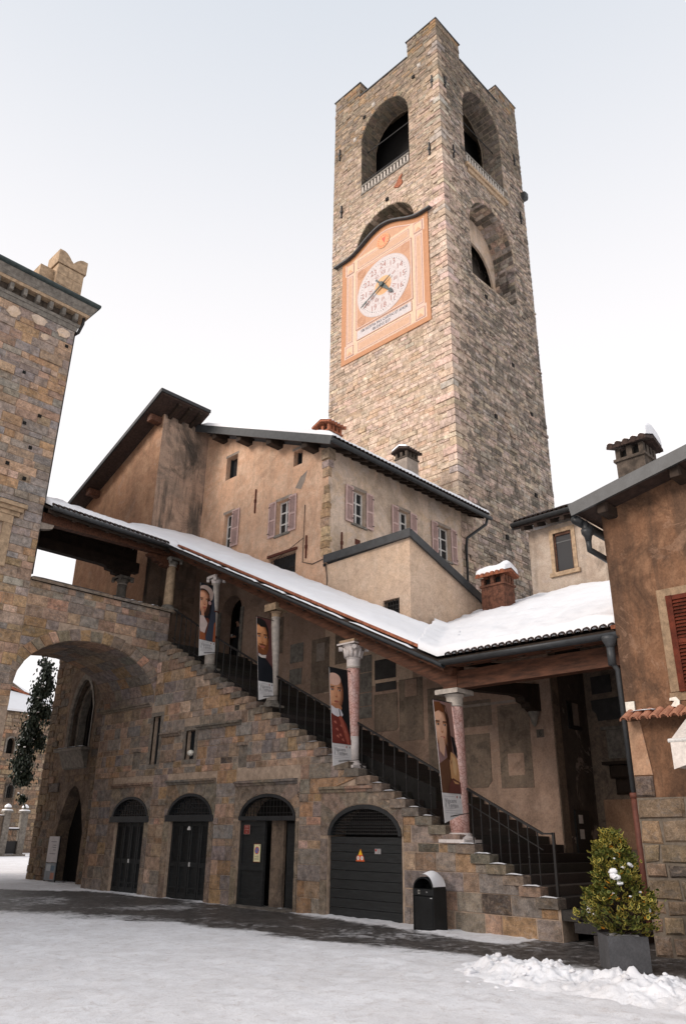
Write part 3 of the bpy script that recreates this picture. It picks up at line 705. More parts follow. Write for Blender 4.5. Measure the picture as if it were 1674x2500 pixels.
# ------------------------------------------------------------------ the archway between palace and stairs
arch = thing('stone_archway', 'round stone archway joining the tall palace to the staircase, parapet on top', 'archway', (10.85, YA, 0))
G = FY(YA); rngA = random.Random(21); AC, AW, AZ, AR = 10.86, 2.19, 5.22, 1.47
XP = 8.66
fr = [(XP, AZ - .3), (XP, 8.08), (XS + .24, 8.08), (XS + .24, 6.9), (XS, 6.9), (XS, AZ)] + [(2 * AC - a, b) for a, b in reversed(arch_pts(AC, AW, AZ, AR, 24))][0:0] + [(a, b) for a, b in arch_pts(AC, AW, AZ, AR, 24)]
m = MB(); m.sheet(G, fr, (), -.005); m.build('wall', 'mortar', arch)
m = MB(); m.box((XP, YA + .01, 8.05), (XS + .24, YA + .3, 8.08)); m.box((XP, YA + .28, 7.0), (XS + .24, YA + .3, 8.08)); m.box((XS + .22, YA + .01, 6.95), (XS + .24, YA + .3, 8.06)); m.build('parapet_back', 'mortar', arch)
bx('deck', 'step_stone', arch, (XP, YA + .02, 6.85), (XS, 23.62, 7.0))
def vault(m):
    A = arch_pts(AC, AW, AZ, AR, 24)
    m.add([(a, y, b) for y in (YA + .02, 23.6) for a, b in A], [(i, i + 1, 26 + i, 25 + i) for i in range(24)])
    m.add([(a, 23.6, b) for a, b in A] + [(a, 23.6, 7.0) for a, b in A], [(i, i + 1, 26 + i, 25 + i) for i in range(24)])
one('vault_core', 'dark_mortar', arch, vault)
def VF(a, b, c):                                                       # a = angle, b = Y, c = into the opening
    return (AC + (AW - c) * math.cos(a), b, AZ + (AR - c) * math.sin(a))
quads = []; t = 0.0
while t < math.pi - .01:
    h = min(rngA.uniform(.16, .24), math.pi - t); h = math.pi - t if math.pi - t - h < .12 else h; y = YA + .03
    while y < 23.55:
        w = rngA.uniform(.4, .85); w = 23.58 - y if 23.58 - y - w < .3 else w
        quads.append([(t + .004, y + .008), (t + h - .004, y + .008), (t + h - .004, y + w - .008), (t + .004, y + w - .008)]); y += w
    t += h
for q in quads:
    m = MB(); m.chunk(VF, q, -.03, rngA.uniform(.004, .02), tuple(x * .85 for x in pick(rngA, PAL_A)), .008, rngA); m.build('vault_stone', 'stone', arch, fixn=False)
VT = .34                                                               # ring of voussoirs
def ell(t, g): return (AC + (AW + g) * math.cos(t), AZ + (AR + g) * math.sin(t))
ts = [0.0]
while ts[-1] < math.pi - .12: ts.append(min(math.pi, ts[-1] + rngA.uniform(.10, .17)))
ts[-1] = math.pi
for a, b in zip(ts, ts[1:]):
    q = [ell(a + .006, .005), ell(b - .006, .005), ell(b - .006, VT + rngA.uniform(-.05, .03)), ell(a + .006, VT + rngA.uniform(-.05, .03))]
    q = [(min(XS - .012, max(XP - .12, x)), z) for x, z in q]
    if abs(q[0][0] - q[3][0]) < .02 and abs(q[0][0] - XS) < .1 and abs(q[0][1] - q[3][1]) < .05: continue
    m = MB(); m.chunk(G, q, -.06, rngA.uniform(.014, .034), pick(rngA, [(4, (.25, .195, .14)), (3, GREY), (1, ROSE), (2, OCHRE)]), .012, rngA); m.build('voussoir', 'stone', arch, fixn=False)
def ints_A(z):
    t = (z - AZ) / (AR + VT)
    if z > 8.0: return [(XP + .01, XS + .24)]
    if t >= 1: return [(XP + .01, XS + (.24 if z > 6.93 else 0))]
    w = (AW + VT) * math.sqrt(max(0, 1 - max(0, t) ** 2))
    return [p for p in ((XP + .01, AC - w), (AC + w, XS - .005)) if p[1] - p[0] > .03] or [(XP + .01, XP + .02)]
lay(arch, G, courses(rngA, AZ + .25, 8.07, (.18, .34), (.24, .66), ints_A, .011), rngA, lambda q: pick(rngA, PAL_A), 'stone', .012, (.004, .022))
# coping
x = XP
while x < XS + .2:
    w = min(rngA.uniform(.8, 1.3), XS + .36 - x); w = XS + .36 - x if XS + .36 - x - w < .4 else w
    m = MB(); m.chunk(lambda a, b, c: (a, b, c), [(x + .004, YA - .09), (x + w - .004, YA - .09), (x + w - .004, YA + .36), (x + .004, YA + .36)], 8.08, 8.17, pick(rngA, [(1, (.26, .20, .155)), (1, (.22, .18, .15))]), .02); m.build('coping_stone', 'stone', arch, fixn=False); x += w
for x0, x1 in ((XP + .02, 11.05), (11.2, 11.75), (11.85, 12.0), (12.1, 12.2), (12.6, 12.75)): one('snow', 'snow', arch, lambda m: snow_strip(m, [(x0 + (x1 - x0) * i / 8, YA - .08, 8.17) for i in range(9)], .36, .05, rngA, (0, 1, 0)), smooth=True)

# ------------------------------------------------------------------ the palace on the left
pal = thing('palace', 'tall palace of squared grey and ochre stone with green gutter, at the left edge', 'palace', (6, YA, 0))
P = FY(YA); rngP = random.Random(33); PT = 16.40
m = MB(); m.box((-46, YA + .005, 0), (XP - .005, 36, PT)); m.build('wall', 'mortar', pal)  # stretched unseen past the palace's true length, to block the low sun
left_a = lambda z: 7.9 - (z - 5.0) * 0.205 if z < 16.6 else 5.5     # just outside the frame
def ints_P(z):
    hood = 8.14 if 9.75 < z < 10.2 else (7.86 if 8.2 < z <= 9.75 else None)
    return [(max(left_a(z) - .25, hood or -99), XP)]
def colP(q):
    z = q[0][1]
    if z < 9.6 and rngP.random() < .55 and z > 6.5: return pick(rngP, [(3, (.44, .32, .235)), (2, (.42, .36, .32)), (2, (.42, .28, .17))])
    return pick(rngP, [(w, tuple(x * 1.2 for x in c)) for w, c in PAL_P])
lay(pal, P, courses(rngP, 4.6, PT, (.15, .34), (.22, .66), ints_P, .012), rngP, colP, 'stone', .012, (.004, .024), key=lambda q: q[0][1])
rngq = random.Random(5)
for (x0, x1, z0, z1) in ((8.05, 8.52, 15.95, 16.33), (7.2, 7.75, 16.02, 16.36), (6.45, 6.9, 15.9, 16.3), (7.6, 7.9, 15.6, 15.85)):     # scraps of old plaster under the cornice
    poly = [(x0 + (x1 - x0) * (.5 + .5 * math.cos(t) * rngq.uniform(.7, 1.1)), z0 + (z1 - z0) * (.5 + .5 * math.sin(t) * rngq.uniform(.7, 1.1))) for t in [i * .45 for i in range(14)]]
    one('plaster_scrap', 'cream_plaster', pal, lambda m: m.prism(P, poly, .0, .045))
for (x, z) in ((8.42, 15.7), (7.35, 11.2), (7.9, 11.9), (8.0, 13.0), (7.6, 12.6), (7.3, 14.2), (7.9, 10.9)): one('putlog_hole', 'interior_shade', pal, lambda m: m.fbox(P, x, x + .10, z, z + .10, 0, .037))
# cornice: bands, modillions, gutter, wrapping the corner
def band(m, z0, z1, o0, o1):
    """a moulding course round the corner, standing out o0 at its foot and o1 at its top"""
    pts = lambda o, z: [(-46, YA - o, z), (XP + o, YA - o, z), (XP + o, 36, z)]
    A, B, I = pts(o0, z0), pts(o1, z1), [(-46, YA + .3, 0), (XP - .3, YA + .3, 0), (XP - .3, 36, 0)]
    V = A + B + [(i[0], i[1], z1) for i in I] + [(i[0], i[1], z0) for i in I]
    m.add(V, [(0, 1, 4, 3), (1, 2, 5, 4), (3, 4, 7, 6), (4, 5, 8, 7), (0, 9, 10, 1), (1, 10, 11, 2)])
for nm, z0, z1, o0, o1, mt in (('architrave', 16.40, 16.56, .03, .06, 'grey_stone'), ('architrave', 16.565, 16.66, .08, .11, 'grey_stone'), ('frieze', 16.66, 16.94, .03, .03, 'soot_brick'), ('cornice', 16.94, 17.03, .26, .29, 'tan_stone'), ('cornice', 17.035, 17.14, .30, .36, 'grey_stone'), ('cornice', 17.145, 17.30, .36, .44, 'grey_stone')):
    one(nm, mt, pal, lambda m: band(m, z0, z1, o0, o1))
x = XP - .10
while x > 4.8:
    one('modillion', 'grey_stone', pal, lambda m: m.fbox(P, x - .09, x + .03, 16.68, 16.93, -.02, .25, bev=.02)); x -= .42
def gut(m):
    m.tube([(-46, YA - .46, 17.38), (XP + .47, YA - .46, 17.38), (XP + .47, 36, 17.38)], .085, 10)
one('gutter', 'copper_green', pal, gut, smooth=True)
m = MB(); m.add([(-46, YA - .4, 17.42), (XP + .42, YA - .4, 17.42), (XP + .42, 36, 17.42), (XP - 1.4, 34, 18.0), (XP - 1.4, YA + 1.5, 18.0), (-46, YA + 1.5, 18.0)], [(0, 1, 4, 5), (1, 2, 3, 4)]); m.build('roof', 'dark_tile', pal)
one('downpipe', 'iron', pal, lambda m: (m.tube([(XP + .16, YA - .14, 16.95), (XP + .17, YA - .10, 16.75), (XP + .12, YA + .02, 16.45), (XP + .03, YA + .14, 16.36)], .05, 8), m.tube([(XP + .05, YA + .15, 16.36), (XP + .05, YA + .15, 8.3)], .045, 8)), smooth=True)
# swallow-tail merlons over the flank
def merlon(y0, dz=0):
    a0, a1 = 7.86, 8.76; H = FY(y0); c = 8.31
    r = one('merlon', 'tan_stone', pal, lambda m: m.box((a0, y0, 17.7), (a1, y0 + .75, 18.88 + dz)))
    tip = 19.42 + dz; mid = 19.12 + dz
    poly = [(a0 - .05, 18.90 + dz), (a1 + .05, 18.90 + dz), (a1 + .05, tip)] + [(a1 + .05 - t * .48, tip - .02 + .06 * math.sin(t * math.pi * .9) - .30 * t ** 2.2) for t in (.15, .35, .55, .75, .9, 1.0)] + [(a0 - .05 + t * .48, tip - .02 + .06 * math.sin(t * math.pi * .9) - .30 * t ** 2.2) for t in (1.0, .9, .75, .55, .35, .15)][1:] + [(a0 - .05, tip)]
    one('swallow_tail', 'tan_stone', r, lambda m: m.prism(H, poly, -.78, .04))
    for (x0, x1, z0, z1) in ((a0, 8.2, 18.5, 18.86), (8.22, a1, 18.5, 18.86), (a0, 8.4, 18.12, 18.48), (8.42, a1, 18.12, 18.48), (a0, 8.1, 17.75, 18.1), (8.12, a1, 17.75, 18.1)):
        one('ashlar', 'tan_stone', r, lambda m: m.fbox(H, x0 + .006, x1 - .006, z0, z1 + dz, -.02, .012, bev=.006))
merlon(20.95)
bx('stepped_parapet', 'tan_stone', pal, (7.40, 21.2, 17.6), (7.86, 22.0, 18.72)); bx('stepped_parapet', 'tan_stone', pal, (7.02, 21.5, 17.6), (7.40, 22.3, 18.52))
# hooded window at the very edge of the frame
one('window_hood', 'tan_stone', pal, lambda m: (m.fbox(P, 6.6, 8.12, 9.98, 10.1, 0, .24, bev=.01), m.fbox(P, 6.6, 8.06, 9.86, 9.98, 0, .17, bev=.01), m.fbox(P, 6.6, 8.0, 9.74, 9.86, 0, .1, bev=.01)))
one('hood_snow', 'snow', pal, lambda m: snow_strip(m, [(7.0 + 1.12 * i / 6, YA - .23, 10.1) for i in range(7)], .2, .05, rngA, (0, 1, 0)), smooth=True)
one('window_frame', 'tan_stone', pal, lambda m: (m.fbox(P, 7.6, 7.85, 8.25, 9.74, 0, .06, bev=.01), m.fbox(P, 6.7, 7.85, 9.5, 9.738, 0, .075, bev=.01)))

# ------------------------------------------------------------------ inner walls behind the stairs
inner = thing('stair_back_wall', 'plastered wall behind the stairs with faded fresco panels and stone slabs', 'wall', (XI, 14, 0))
I = FX(XI); dw = (20.86, 22.0, 7.095, 9.15)
door_up = [(22.0, 7.0), (22.0, 8.9)] + arch_pts(21.43, .57, 8.9, .57, 12) + [(20.86, 7.0)]
top = lambda y: 4.62 + .485 * (y - 9.33) + .11 * 3.5
m = MB(); m.sheet(I, [(9.15, 0), (9.15, 6.3), (12.0, 6.33), (23.8, 12.08), (23.8, 0)], [door_up], 0, .45); m.build('wall', 'inner_plaster', inner)
m = MB(); m.box((XI, 9.15, 0), (19.2, 9.16, 6.6)); m.build('return_wall', 'return_plaster', inner)
one('corner_strip', 'fresco_plaster', inner, lambda m: m.box((XI + .002, 9.135, 1.3), (XI + .32, 9.15, 6.0)))
one('vestibule_wall', 'fresco_plaster', inner, lambda m: m.box((17.95, 4.6, 0), (18.1, 9.15, 6.9)))
def chamf(a0, a1, b0, b1, k): return [(a0 + k, b0), (a1 - k, b0), (a1, b0 + k), (a1, b1 - k * .3), (a0, b1 - k * .3), (a0, b0 + k)] if k else [(a0, b0), (a1, b0), (a1, b1), (a0, b1)]
def panel(nm, mt, a0, a1, b0, b1, c=.012, k=0, F=I, par=inner): one(nm, mt, par, lambda m: m.prism(F, chamf(a0, a1, b0, b1, k), -.01, c))
panel('fresco_panel', 'fresco_plaster', 10.89, 11.64, 2.70, 3.98, k=.14)
panel('fresco_panel', 'fresco_plaster', 9.77, 10.63, 2.67, 4.56); panel('repair_patch', 'inner_plaster', 9.98, 10.41, 2.94, 3.43, .016)
panel('fresco_panel', 'fresco_plaster', 12.90, 13.72, 3.93, 5.55); panel('repair_patch', 'inner_plaster', 13.11, 13.5, 5.07, 5.52, .016)
panel('fresco_panel', 'fresco_plaster', 10.8, 12.2, 4.12, 4.75); panel('string_band', 'cement', 9.9, 12.1, 4.60, 4.66, .02)
panel('fresco_panel', 'fresco_plaster', 11.75, 12.75, 3.1, 5.2)
panel('dark_slab', 'plaque_dark', 13.82, 14.6, 5.65, 6.2, .02); panel('dark_slab', 'plaque_dark', 13.82, 14.57, 5.32, 5.55, .02)
panel('dark_slab', 'fresco_plaster', 13.78, 14.62, 4.23, 5.25, .02, .05)
for (a0, a1, b0, b1) in ((14.72, 15.27, 5.92, 6.4), (14.72, 15.27, 5.36, 5.9), (14.72, 15.27, 4.98, 5.33), (14.72, 15.27, 4.64, 4.95), (17.6, 18.2, 6.6, 7.2), (17.65, 18.2, 5.9, 6.4)): panel('stone_slab', 'grey_stone', a0, a1, b0, b1, .02)
panel('fresco_panel', 'fresco_plaster', 16.44, 17.22, 5.53, 7.2); panel('repair_patch', 'cement', 16.65, 17.0, 6.5, 7.05, .016); panel('fresco_panel', 'fresco_plaster', 15.6, 16.2, 6.3, 7.4, .01); panel('fresco_panel', 'fresco_plaster', 18.6, 19.4, 7.0, 8.2)
one('doorway_frame', 'grey_stone', inner, lambda m: (m.fbox(I, 22.0, 22.15, 7.1, 8.95, 0, .05), m.fbox(I, 20.71, 20.86, 7.1, 8.95, 0, .05)))
m = MB(); m.sheet(FX(17.6), [(20, 7), (20, 10), (23.7, 10), (23.7, 7)]); m.build('dark_hall', 'interior_shade', inner)
bx('hall_floor', 'step_stone', inner, (XI, 20.3, 7.0), (17.6, 23, 7.09))
K = FY(9.15)
one('small_window', 'iron', inner, lambda m: (m.fbox(K, 16.99, 17.2, 4.05, 4.62, 0, .02), m.fbox(K, 16.97, 17.55, 3.98, 4.06, 0, .05)))
one('window_reveal', 'cement', inner, lambda m: m.fbox(K, 17.22, 17.5, 4.08, 4.6, 0, .012))
nd = one('notice_door', 'door_paint', inner, lambda m: m.fbox(K, 16.84, 17.46, 1.32, 2.2, 0, .04))
one('paper_notice', 'white_paint', nd, lambda m: (m.fbox(K, 16.97, 17.15, 1.92, 2.10, .04, .045), m.fbox(K, 16.97, 17.16, 1.60, 1.80, .04, .045)))
Vw = FX(17.95)
one('memorial_plaque', 'plaque_dark', inner, lambda m: m.prism(Vw, [(8.44, 4.88), (8.95, 4.86), (8.95, 5.28), (8.45, 5.3)], 0, .03))
one('memorial_plaque', 'plaque_dark', inner, lambda m: m.prism(Vw, [(8.2, 4.25), (8.86, 4.22), (8.9, 4.4), (8.99, 4.5), (9.0, 4.72), (8.2, 4.75)], 0, .03))
one('relief_slab', 'grey_stone', inner, lambda m: (m.fbox(Vw, 8.0, 8.7, 3.35, 4.0, 0, .03), m.fbox(Vw, 7.9, 8.8, 4.0, 4.07, 0, .10), m.fbox(Vw, 8.1, 8.6, 3.42, 3.93, .03, .045)))
one('bust_console', 'dark_timber', inner, lambda m: (m.fbox(Vw, 8.0, 8.8, 3.2, 3.27, 0, .22), m.fbox(Vw, 8.1, 8.68, 2.9, 3.2, 0, .16, bev=.05), m.fbox(Vw, 8.2, 8.58, 2.55, 2.9, 0, .12, bev=.05)))
one('lower_slab', 'brown_plaster', inner, lambda m: m.fbox(Vw, 7.6, 8.95, 1.4, 2.45, 0, .02))
# number plate 6
n6 = one('house_number_plate', 'print_flat', None, lambda m: (m.fbox(I, 9.41, 9.60, 3.74, 3.92, .004, .02, (.10, .085, .07), .004), put_text(m, I, '6', 9.505, 3.83, .17, .0205, (.02, .018, .016))))
tag(n6, 'small dark plate with number 6 on the wall behind the stairs', 'number plate')

# ------------------------------------------------------------------ timber roof over stairs, landing and vestibule
can = thing('stair_canopy', 'timber canopy roof under a thick snow blanket, sloping down over the stairs', 'canopy', (XS, 14, 4))
XE = 12.80
def zs_(x, y): return 4.80 + .487 * (y - 9.33) + .10 * (x - 12.75)            # over the stairs
def zv_(x, y): return 4.98 + .42 * (x - 12.75)                                  # over the vestibule
def valley_y(x): return 9.33 + (.18 + .32 * (x - 12.75)) / .487
def zroof(x, y): return max(zs_(x, y), zv_(x, y))
YB = 20.28                                                                        # eave of the bridge part
def zb_(x, y): return 10.13 + .487 * (y - YB) - 0.02 * (x - 12)
def snow_field(pts_fn, nu, nv, thick, seed, lift=.06, pu=0.0, pv=1.5):
    """a blanket of snow: top skin and drooping edge over the roof surface pts_fn(u, v)"""
    m = MB(); V = []
    for i in range(nu + 1):
        for j in range(nv + 1):
            p = Vector(pts_fn(i / nu, j / nv)); e = min(1.0, min(j, nv - j) / pv + .12)
            if pu: e = min(e, math.sqrt(min(1.0, min(i, nu - i) / pu + .15))); e = math.sqrt(e)
            V.append(tuple(p + Vector((0, 0, lift + thick * e * (1 + .38 * fbm(p.x, p.y, seed, .9) + .30 * fbm(p.x, p.y, seed, 2.6))))))
    rim = [i * (nv + 1) for i in range(nu + 1)] + [nu * (nv + 1) + j for j in range(1, nv + 1)] + [i * (nv + 1) + nv for i in range(nu - 1, -1, -1)] + list(range(nv - 1, 0, -1))
    o = len(V); w = nv + 1
    for k in rim: p = Vector(pts_fn((k // w) / nu, (k % w) / nv)); V.append(tuple(p + Vector((0, 0, lift - .012))))
    fs = [(i * w + j, (i + 1) * w + j, (i + 1) * w + j + 1, i * w + j + 1) for i in range(nu) for j in range(nv)]
    n = len(rim); fs += [(rim[k], rim[(k + 1) % n], o + (k + 1) % n, o + k) for k in range(n)]
    m.add(V, fs); return m
def slab(nm, mt, P4, th):
    m = MB(); A = [Vector(p) for p in P4]; n = len(A)
    m.add([tuple(p) for p in A] + [tuple(p - Vector((0, 0, th))) for p in A], [tuple(range(n)), tuple(range(2 * n - 1, n - 1, -1))] + [(i, (i + 1) % n, n + (i + 1) % n, n + i) for i in range(n)])
    return m.build(nm, mt, can)
Yv0, Yv1 = valley_y(XE), valley_y(XI)
slab('roof_boards', 'dark_timber', [(XE, Yv0, zs_(XE, Yv0)), (XI, Yv1, zs_(XI, Yv1)), (XI, 23.8, zs_(XI, 23.8)), (XE, 23.8, zs_(XE, 23.8))], .07)
slab('roof_boards', 'dark_timber', [(XE, 5.75, zv_(XE, 0)), (21.5, 5.75, zv_(21.5, 0)), (21.5, 13.2, zv_(21.5, 0)), (17.6, 13.2, zv_(17.6, 0)), (XI, Yv1, zv_(XI, 0)), (XE, Yv0, zv_(XE, 0))], .07)
slab('roof_boards', 'dark_timber', [(XP + .02, YB, zb_(XP, YB)), (XE, YB, zb_(XE, YB)), (XE, 22.3, zb_(XE, 22.3)), (XP + .02, 22.3, zb_(XP, 22.3))], .07)
slab('roof_boards', 'dark_timber', [(XP + .02, 22.3, zb_(XP, 22.3)), (XE, 22.3, zb_(XE, 22.3)), (XE, 24.2, zb_(XE, 22.3) - .6), (XP + .02, 24.2, zb_(XP, 22.3) - .6)], .07)
snow_field(lambda u, v: (lambda x, y0: (x, y0 + (23.75 - y0) * u, zroof(x, y0 + (23.75 - y0) * u)))(XE + .30 + (XI - .02 - XE - .30) * v, valley_y(XE + .3 + 3.18 * v) - .5), 130, 16, .14, 3.0).build('snow', 'snow', can, smooth=True)
snow_field(lambda u, v: (lambda x: (x, min(13.2, valley_y(x) + .5) + (5.80 - min(13.2, valley_y(x) + .5)) * u, zroof(x, min(13.2, valley_y(x) + .5) + (5.80 - min(13.2, valley_y(x) + .5)) * u) if x < 17.5 else zv_(x, 0)))(XE - .03 + (21.4 - XE) * v ** 1.4), 90, 60, .17, 8.0, .085).build('snow', 'snow', can, smooth=True)
def bridge_surf(u, v):
    x = XP + .06 + (XE + .4 - XP - .06) * u; y = YB - .02 + (24.0 - YB) * v; return (x, y, zb_(x, min(y, 22.3)) - max(0, y - 22.3) * .32)
snow_field(bridge_surf, 44, 20, .15, 6.0, .07).build('snow', 'snow', can, smooth=True)
slab('rear_boarding', 'dark_timber', [(XP + .02, 23.32, zb_(XP, 22.3) - .02), (13.4, 23.32, zb_(XP, 22.3) + .2), (13.4, 23.40, zb_(XP, 22.3) + .2), (XP + .02, 23.40, zb_(XP, 22.3) - .02)], 1.0)
# eave boards, gutters, beams, rafters
def eave_beam(nm, p, q, w, h, mt='timber'): one(nm, mt, can, lambda m: m.bar(p, q, w, h))
zc = lambda y: 4.43 + .507 * (y - 9.73)
eave_beam('plate_beam', (13.3, 9.60, zc(9.60) + .17), (13.3, 20.95, zc(20.95) + .17), .24, .27)
eave_beam('plate_beam', (13.3, 9.86, zc(9.7) + .20), (13.3, 5.72, zc(9.7) + .22), .24, .36)
bx('beam_joint', 'timber', can, (13.16, 9.52, 4.42), (13.44, 9.88, 4.92))
eave_beam('upper_beam', (13.06, 9.50, zs_(13.06, 9.5) - .16), (13.06, 20.7, zs_(13.06, 20.7) - .16), .16, .16)
eave_beam('upper_beam', (13.06, 9.7, zv_(13.06, 0) - .17), (13.06, 5.72, zv_(13.06, 0) - .17), .16, .17)
eave_beam('fascia', (XE + .02, 9.56, zs_(XE, 9.56) - .10), (XE + .02, 20.4, zs_(XE, 20.4) - .10), .04, .13)
eave_beam('fascia', (XE + .02, 9.62, zv_(XE, 0) - .11), (XE + .02, 5.74, zv_(XE, 0) - .11), .04, .14)
eave_beam('fascia', (XP + .02, YB + .05, zb_(XP, YB) - .10), (XE, YB + .05, zb_(XE, YB) - .10), .04, .12, 'dark_timber')
eave_beam('bridge_beam', (XP + .02, YA + .12, 9.98), (13.4, YA + .12, 10.10), .24, .30)
eave_beam('bridge_beam', (XP + .02, 23.2, 10.14), (13.4, 23.2, 10.14), .26, .36, 'dark_timber')
rngR = random.Random(8)
for y in [10.2 + .62 * i for i in range(22)]: eave_beam('rafter', (XE + .05, y, zs_(XE, y) - .14), (XI, y, zs_(XI, y) - .14), .12, .13, 'dark_timber')
for y in [6.0 + .6 * i for i in range(6)]: eave_beam('rafter', (XE + .05, y, zv_(XE, 0) - .14), (18.0, y, zv_(18.0, 0) - .14), .11, .13, 'dark_timber')
for x in [8.95 + .55 * i for i in range(8)]: eave_beam('rafter', (x, YB + .05, zb_(x, YB) - .14), (x, 22.3, zb_(x, 22.3) - .14), .11, .13, 'dark_timber')
for y in (12.6, 15.5, 18.35): eave_beam('cross_beam', (13.3, y, zc(y) + .22), (XI, y, zc(y) + .30), .2, .22, 'dark_timber')
# carved bracket beam on its stone corbel
br = one('bracket_beam', 'dark_timber', can, lambda m: m.prism(FY(9.55), [(13.4, 4.62), (XI, 4.95), (XI, 4.32), (16.05, 4.30), (15.95, 4.36), (15.85, 4.36), (15.8, 4.45), (15.62, 4.47), (15.58, 4.56), (15.3, 4.58), (13.4, 4.44)], -.12, .12))
one('corbel', 'grey_stone', br, lambda m: m.lathe((16.16, 9.55, 3.97), [(.02, 0), (.07, .08), (.10, .2), (.14, .3), (.14, .34)], 10), smooth=True)
for x, y, dz in ((13.3, 20.95, 0), (12.9, 23.3, .14)):                             # stepped brackets under the bridge beams
    one('bracket', 'timber' if y < 22 else 'dark_timber', can, lambda m: m.prism(lambda a, b, c: FY(y - .18)(a, b + dz, c), [(x + .3, 9.97), (x - .95, 9.9), (x - .93, 9.82), (x - .7, 9.80), (x - .68, 9.72), (x - .45, 9.70), (x - .43, 9.62), (x + .2, 9.58)], -.22, .0))
one('bracket', 'cement', can, lambda m: m.prism(FY(YA + .02), [(XP, 9.85), (XP + .42, 9.85), (XP + .38, 9.72), (XP + .2, 9.66), (XP, 9.62)], -.2, 0))
slab('eave_soffit', 'timber', [(XE + .03, 9.6, zs_(XE, 9.6) - .075), (13.45, 9.6, zs_(13.45, 9.6) - .075), (13.45, 20.3, zs_(13.45, 20.3) - .075), (XE + .03, 20.3, zs_(XE, 20.3) - .075)], .03)
slab('eave_soffit', 'timber', [(XE + .03, 5.76, zv_(XE, 0) - .075), (13.5, 5.76, zv_(13.5, 0) - .075), (13.5, 9.7, zv_(13.5, 0) - .075), (XE + .03, 9.6, zv_(XE, 0) - .075)], .03)
def half_gutter(nm, pts, r=.085):
    def f(m):
        Pp = [Vector(p) for p in pts]; n = 9; V = []; 
        for i, p in enumerate(Pp):
            d = (Pp[min(i + 1, len(Pp) - 1)] - Pp[max(i - 1, 0)]).normalized(); u = d.cross(Vector((0, 0, 1))).normalized()
            for rr in (r, r - .012): V += [tuple(p + u * (rr * math.cos(math.pi + math.pi * k / (n - 1))) + Vector((0, 0, rr * math.sin(math.pi + math.pi * k / (n - 1))))) for k in range(n)]
        w = 2 * n; fs = []
        for i in range(len(Pp) - 1):
            for k in range(n - 1):
                fs += [(i * w + k, i * w + k + 1, (i + 1) * w + k + 1, (i + 1) * w + k), (i * w + n + k, i * w + n + k + 1, (i + 1) * w + n + k + 1, (i + 1) * w + n + k)]
            fs += [(i * w, (i + 1) * w, (i + 1) * w + n, i * w + n), (i * w + n - 1, (i + 1) * w + n - 1, (i + 1) * w + 2 * n - 1, i * w + 2 * n - 1)]
        m.add(V, fs + [tuple(list(range(n)) + list(range(2 * n - 1, n - 1, -1))), tuple((len(Pp) - 1) * w + q for q in list(range(n)) + list(range(2 * n - 1, n - 1, -1)))])
    return one(nm, 'grey_metal', can, f, smooth=True)
g0 = XE - .09
half_gutter('gutter', [(g0, 20.36, zs_(g0, 20.36) - .02), (g0, 9.52, zs_(g0, 9.52) - .02)])
half_gutter('gutter', [(g0, 9.56, zv_(g0, 0) - .03), (g0, 5.74, zv_(g0, 0) - .05)], .10)
half_gutter('gutter', [(XP + .05, YB - .08, zb_(XP, YB) - .01), (XE - .05, YB - .08, zb_(XE, YB) - .03)])
one('snow_guard', 'terracotta', can, lambda m: m.bar((XE + .26, 9.95, zs_(XE + .26, 9.95) + .075), (XE + .26, 20.2, zs_(XE + .26, 20.2) + .075), .09, .06))
rs = random.Random(77)
y_ = 10.4
while y_ < 20:
    L_ = rs.uniform(.5, 2.2); one('snow', 'snow', can, lambda m: snow_strip(m, [(XE - .03, y_ + L_ * i / 10, zs_(XE, y_ + L_ * i / 10) + .0) for i in range(11)], .22, .05, rs), smooth=True); y_ += L_ + rs.uniform(.02, .25)
# tile ends along the eaves
tm = {}
def tile(p, d, L=.34, r=.075, mt='dark_tile', tilt=0.0, parent=can):
    """half-round roof tile, open end at p, running back along d"""
    key = (mt, L, r, tuple(d), tilt)
    if key not in tm:
        m = MB(); n = 7; D = Vector(d).normalized(); u = D.cross(Vector((0, 0, 1))).normalized(); up = u.cross(D)
        V = [tuple(D * l + u * (rr * math.cos(math.pi * k / (n - 1))) + up * (rr * math.sin(math.pi * k / (n - 1)))) for l in (0, L) for rr in (r, r - .016) for k in range(n)]
        fs = []
        for k in range(n - 1): fs += [(k, k + 1, 2 * n + k + 1, 2 * n + k), (n + k, n + k + 1, 3 * n + k + 1, 3 * n + k), (k, k + 1, n + k + 1, n + k)]
        m.add(V, fs); o = m.build('tile', mt, parent, smooth=False); tm[key] = (o.data, WL[o.name].copy()); bpy.data.objects.remove(o)
    me, off = tm[key]
    o = bpy.data.objects.new('tile', me); COL.objects.link(o); o.parent = parent; w = Vector(p) + off; WL[o.name] = w; o.location = w - WL[parent.name]; return o
for i in range(23): tile((XE - .06, 5.86 + i * .162, zv_(XE, 0) + .03), (1, 0, .42))
for i in range(24): tile((XP + .15 + i * .166, YB - .09, zb_(XP + .15 + i * .166, YB) + .03), (0, 1, .487))
one('corner_tile', 'terracotta', can, lambda m: m.bar((12.72, 5.78, 5.02), (13.5, 5.80, 5.38), .17, .06))
# downpipe with hopper at the brown house's corner
one('downpipe', 'grey_metal', can, lambda m: (m.lathe((12.69, 5.90, 4.66), [(.07, 0), (.085, .05), (.13, .14), (.135, .2)], 12), m.tube([(12.69, 5.90, 4.7), (12.69, 5.90, 4.36)], .07, 10), m.tube([(12.69, 5.90, 4.40), (12.77, 5.85, 4.28), (12.78, 5.84, 2.3)], .05, 10)), smooth=True)
one('lower_downpipe', 'rust_pipe', can, lambda m: (m.tube([(12.78, 5.84, 2.3), (12.78, 5.84, .35)], .062, 10), m.tube([(12.78, 5.84, 2.22), (12.78, 5.84, 2.3)], .075, 10)), smooth=True)

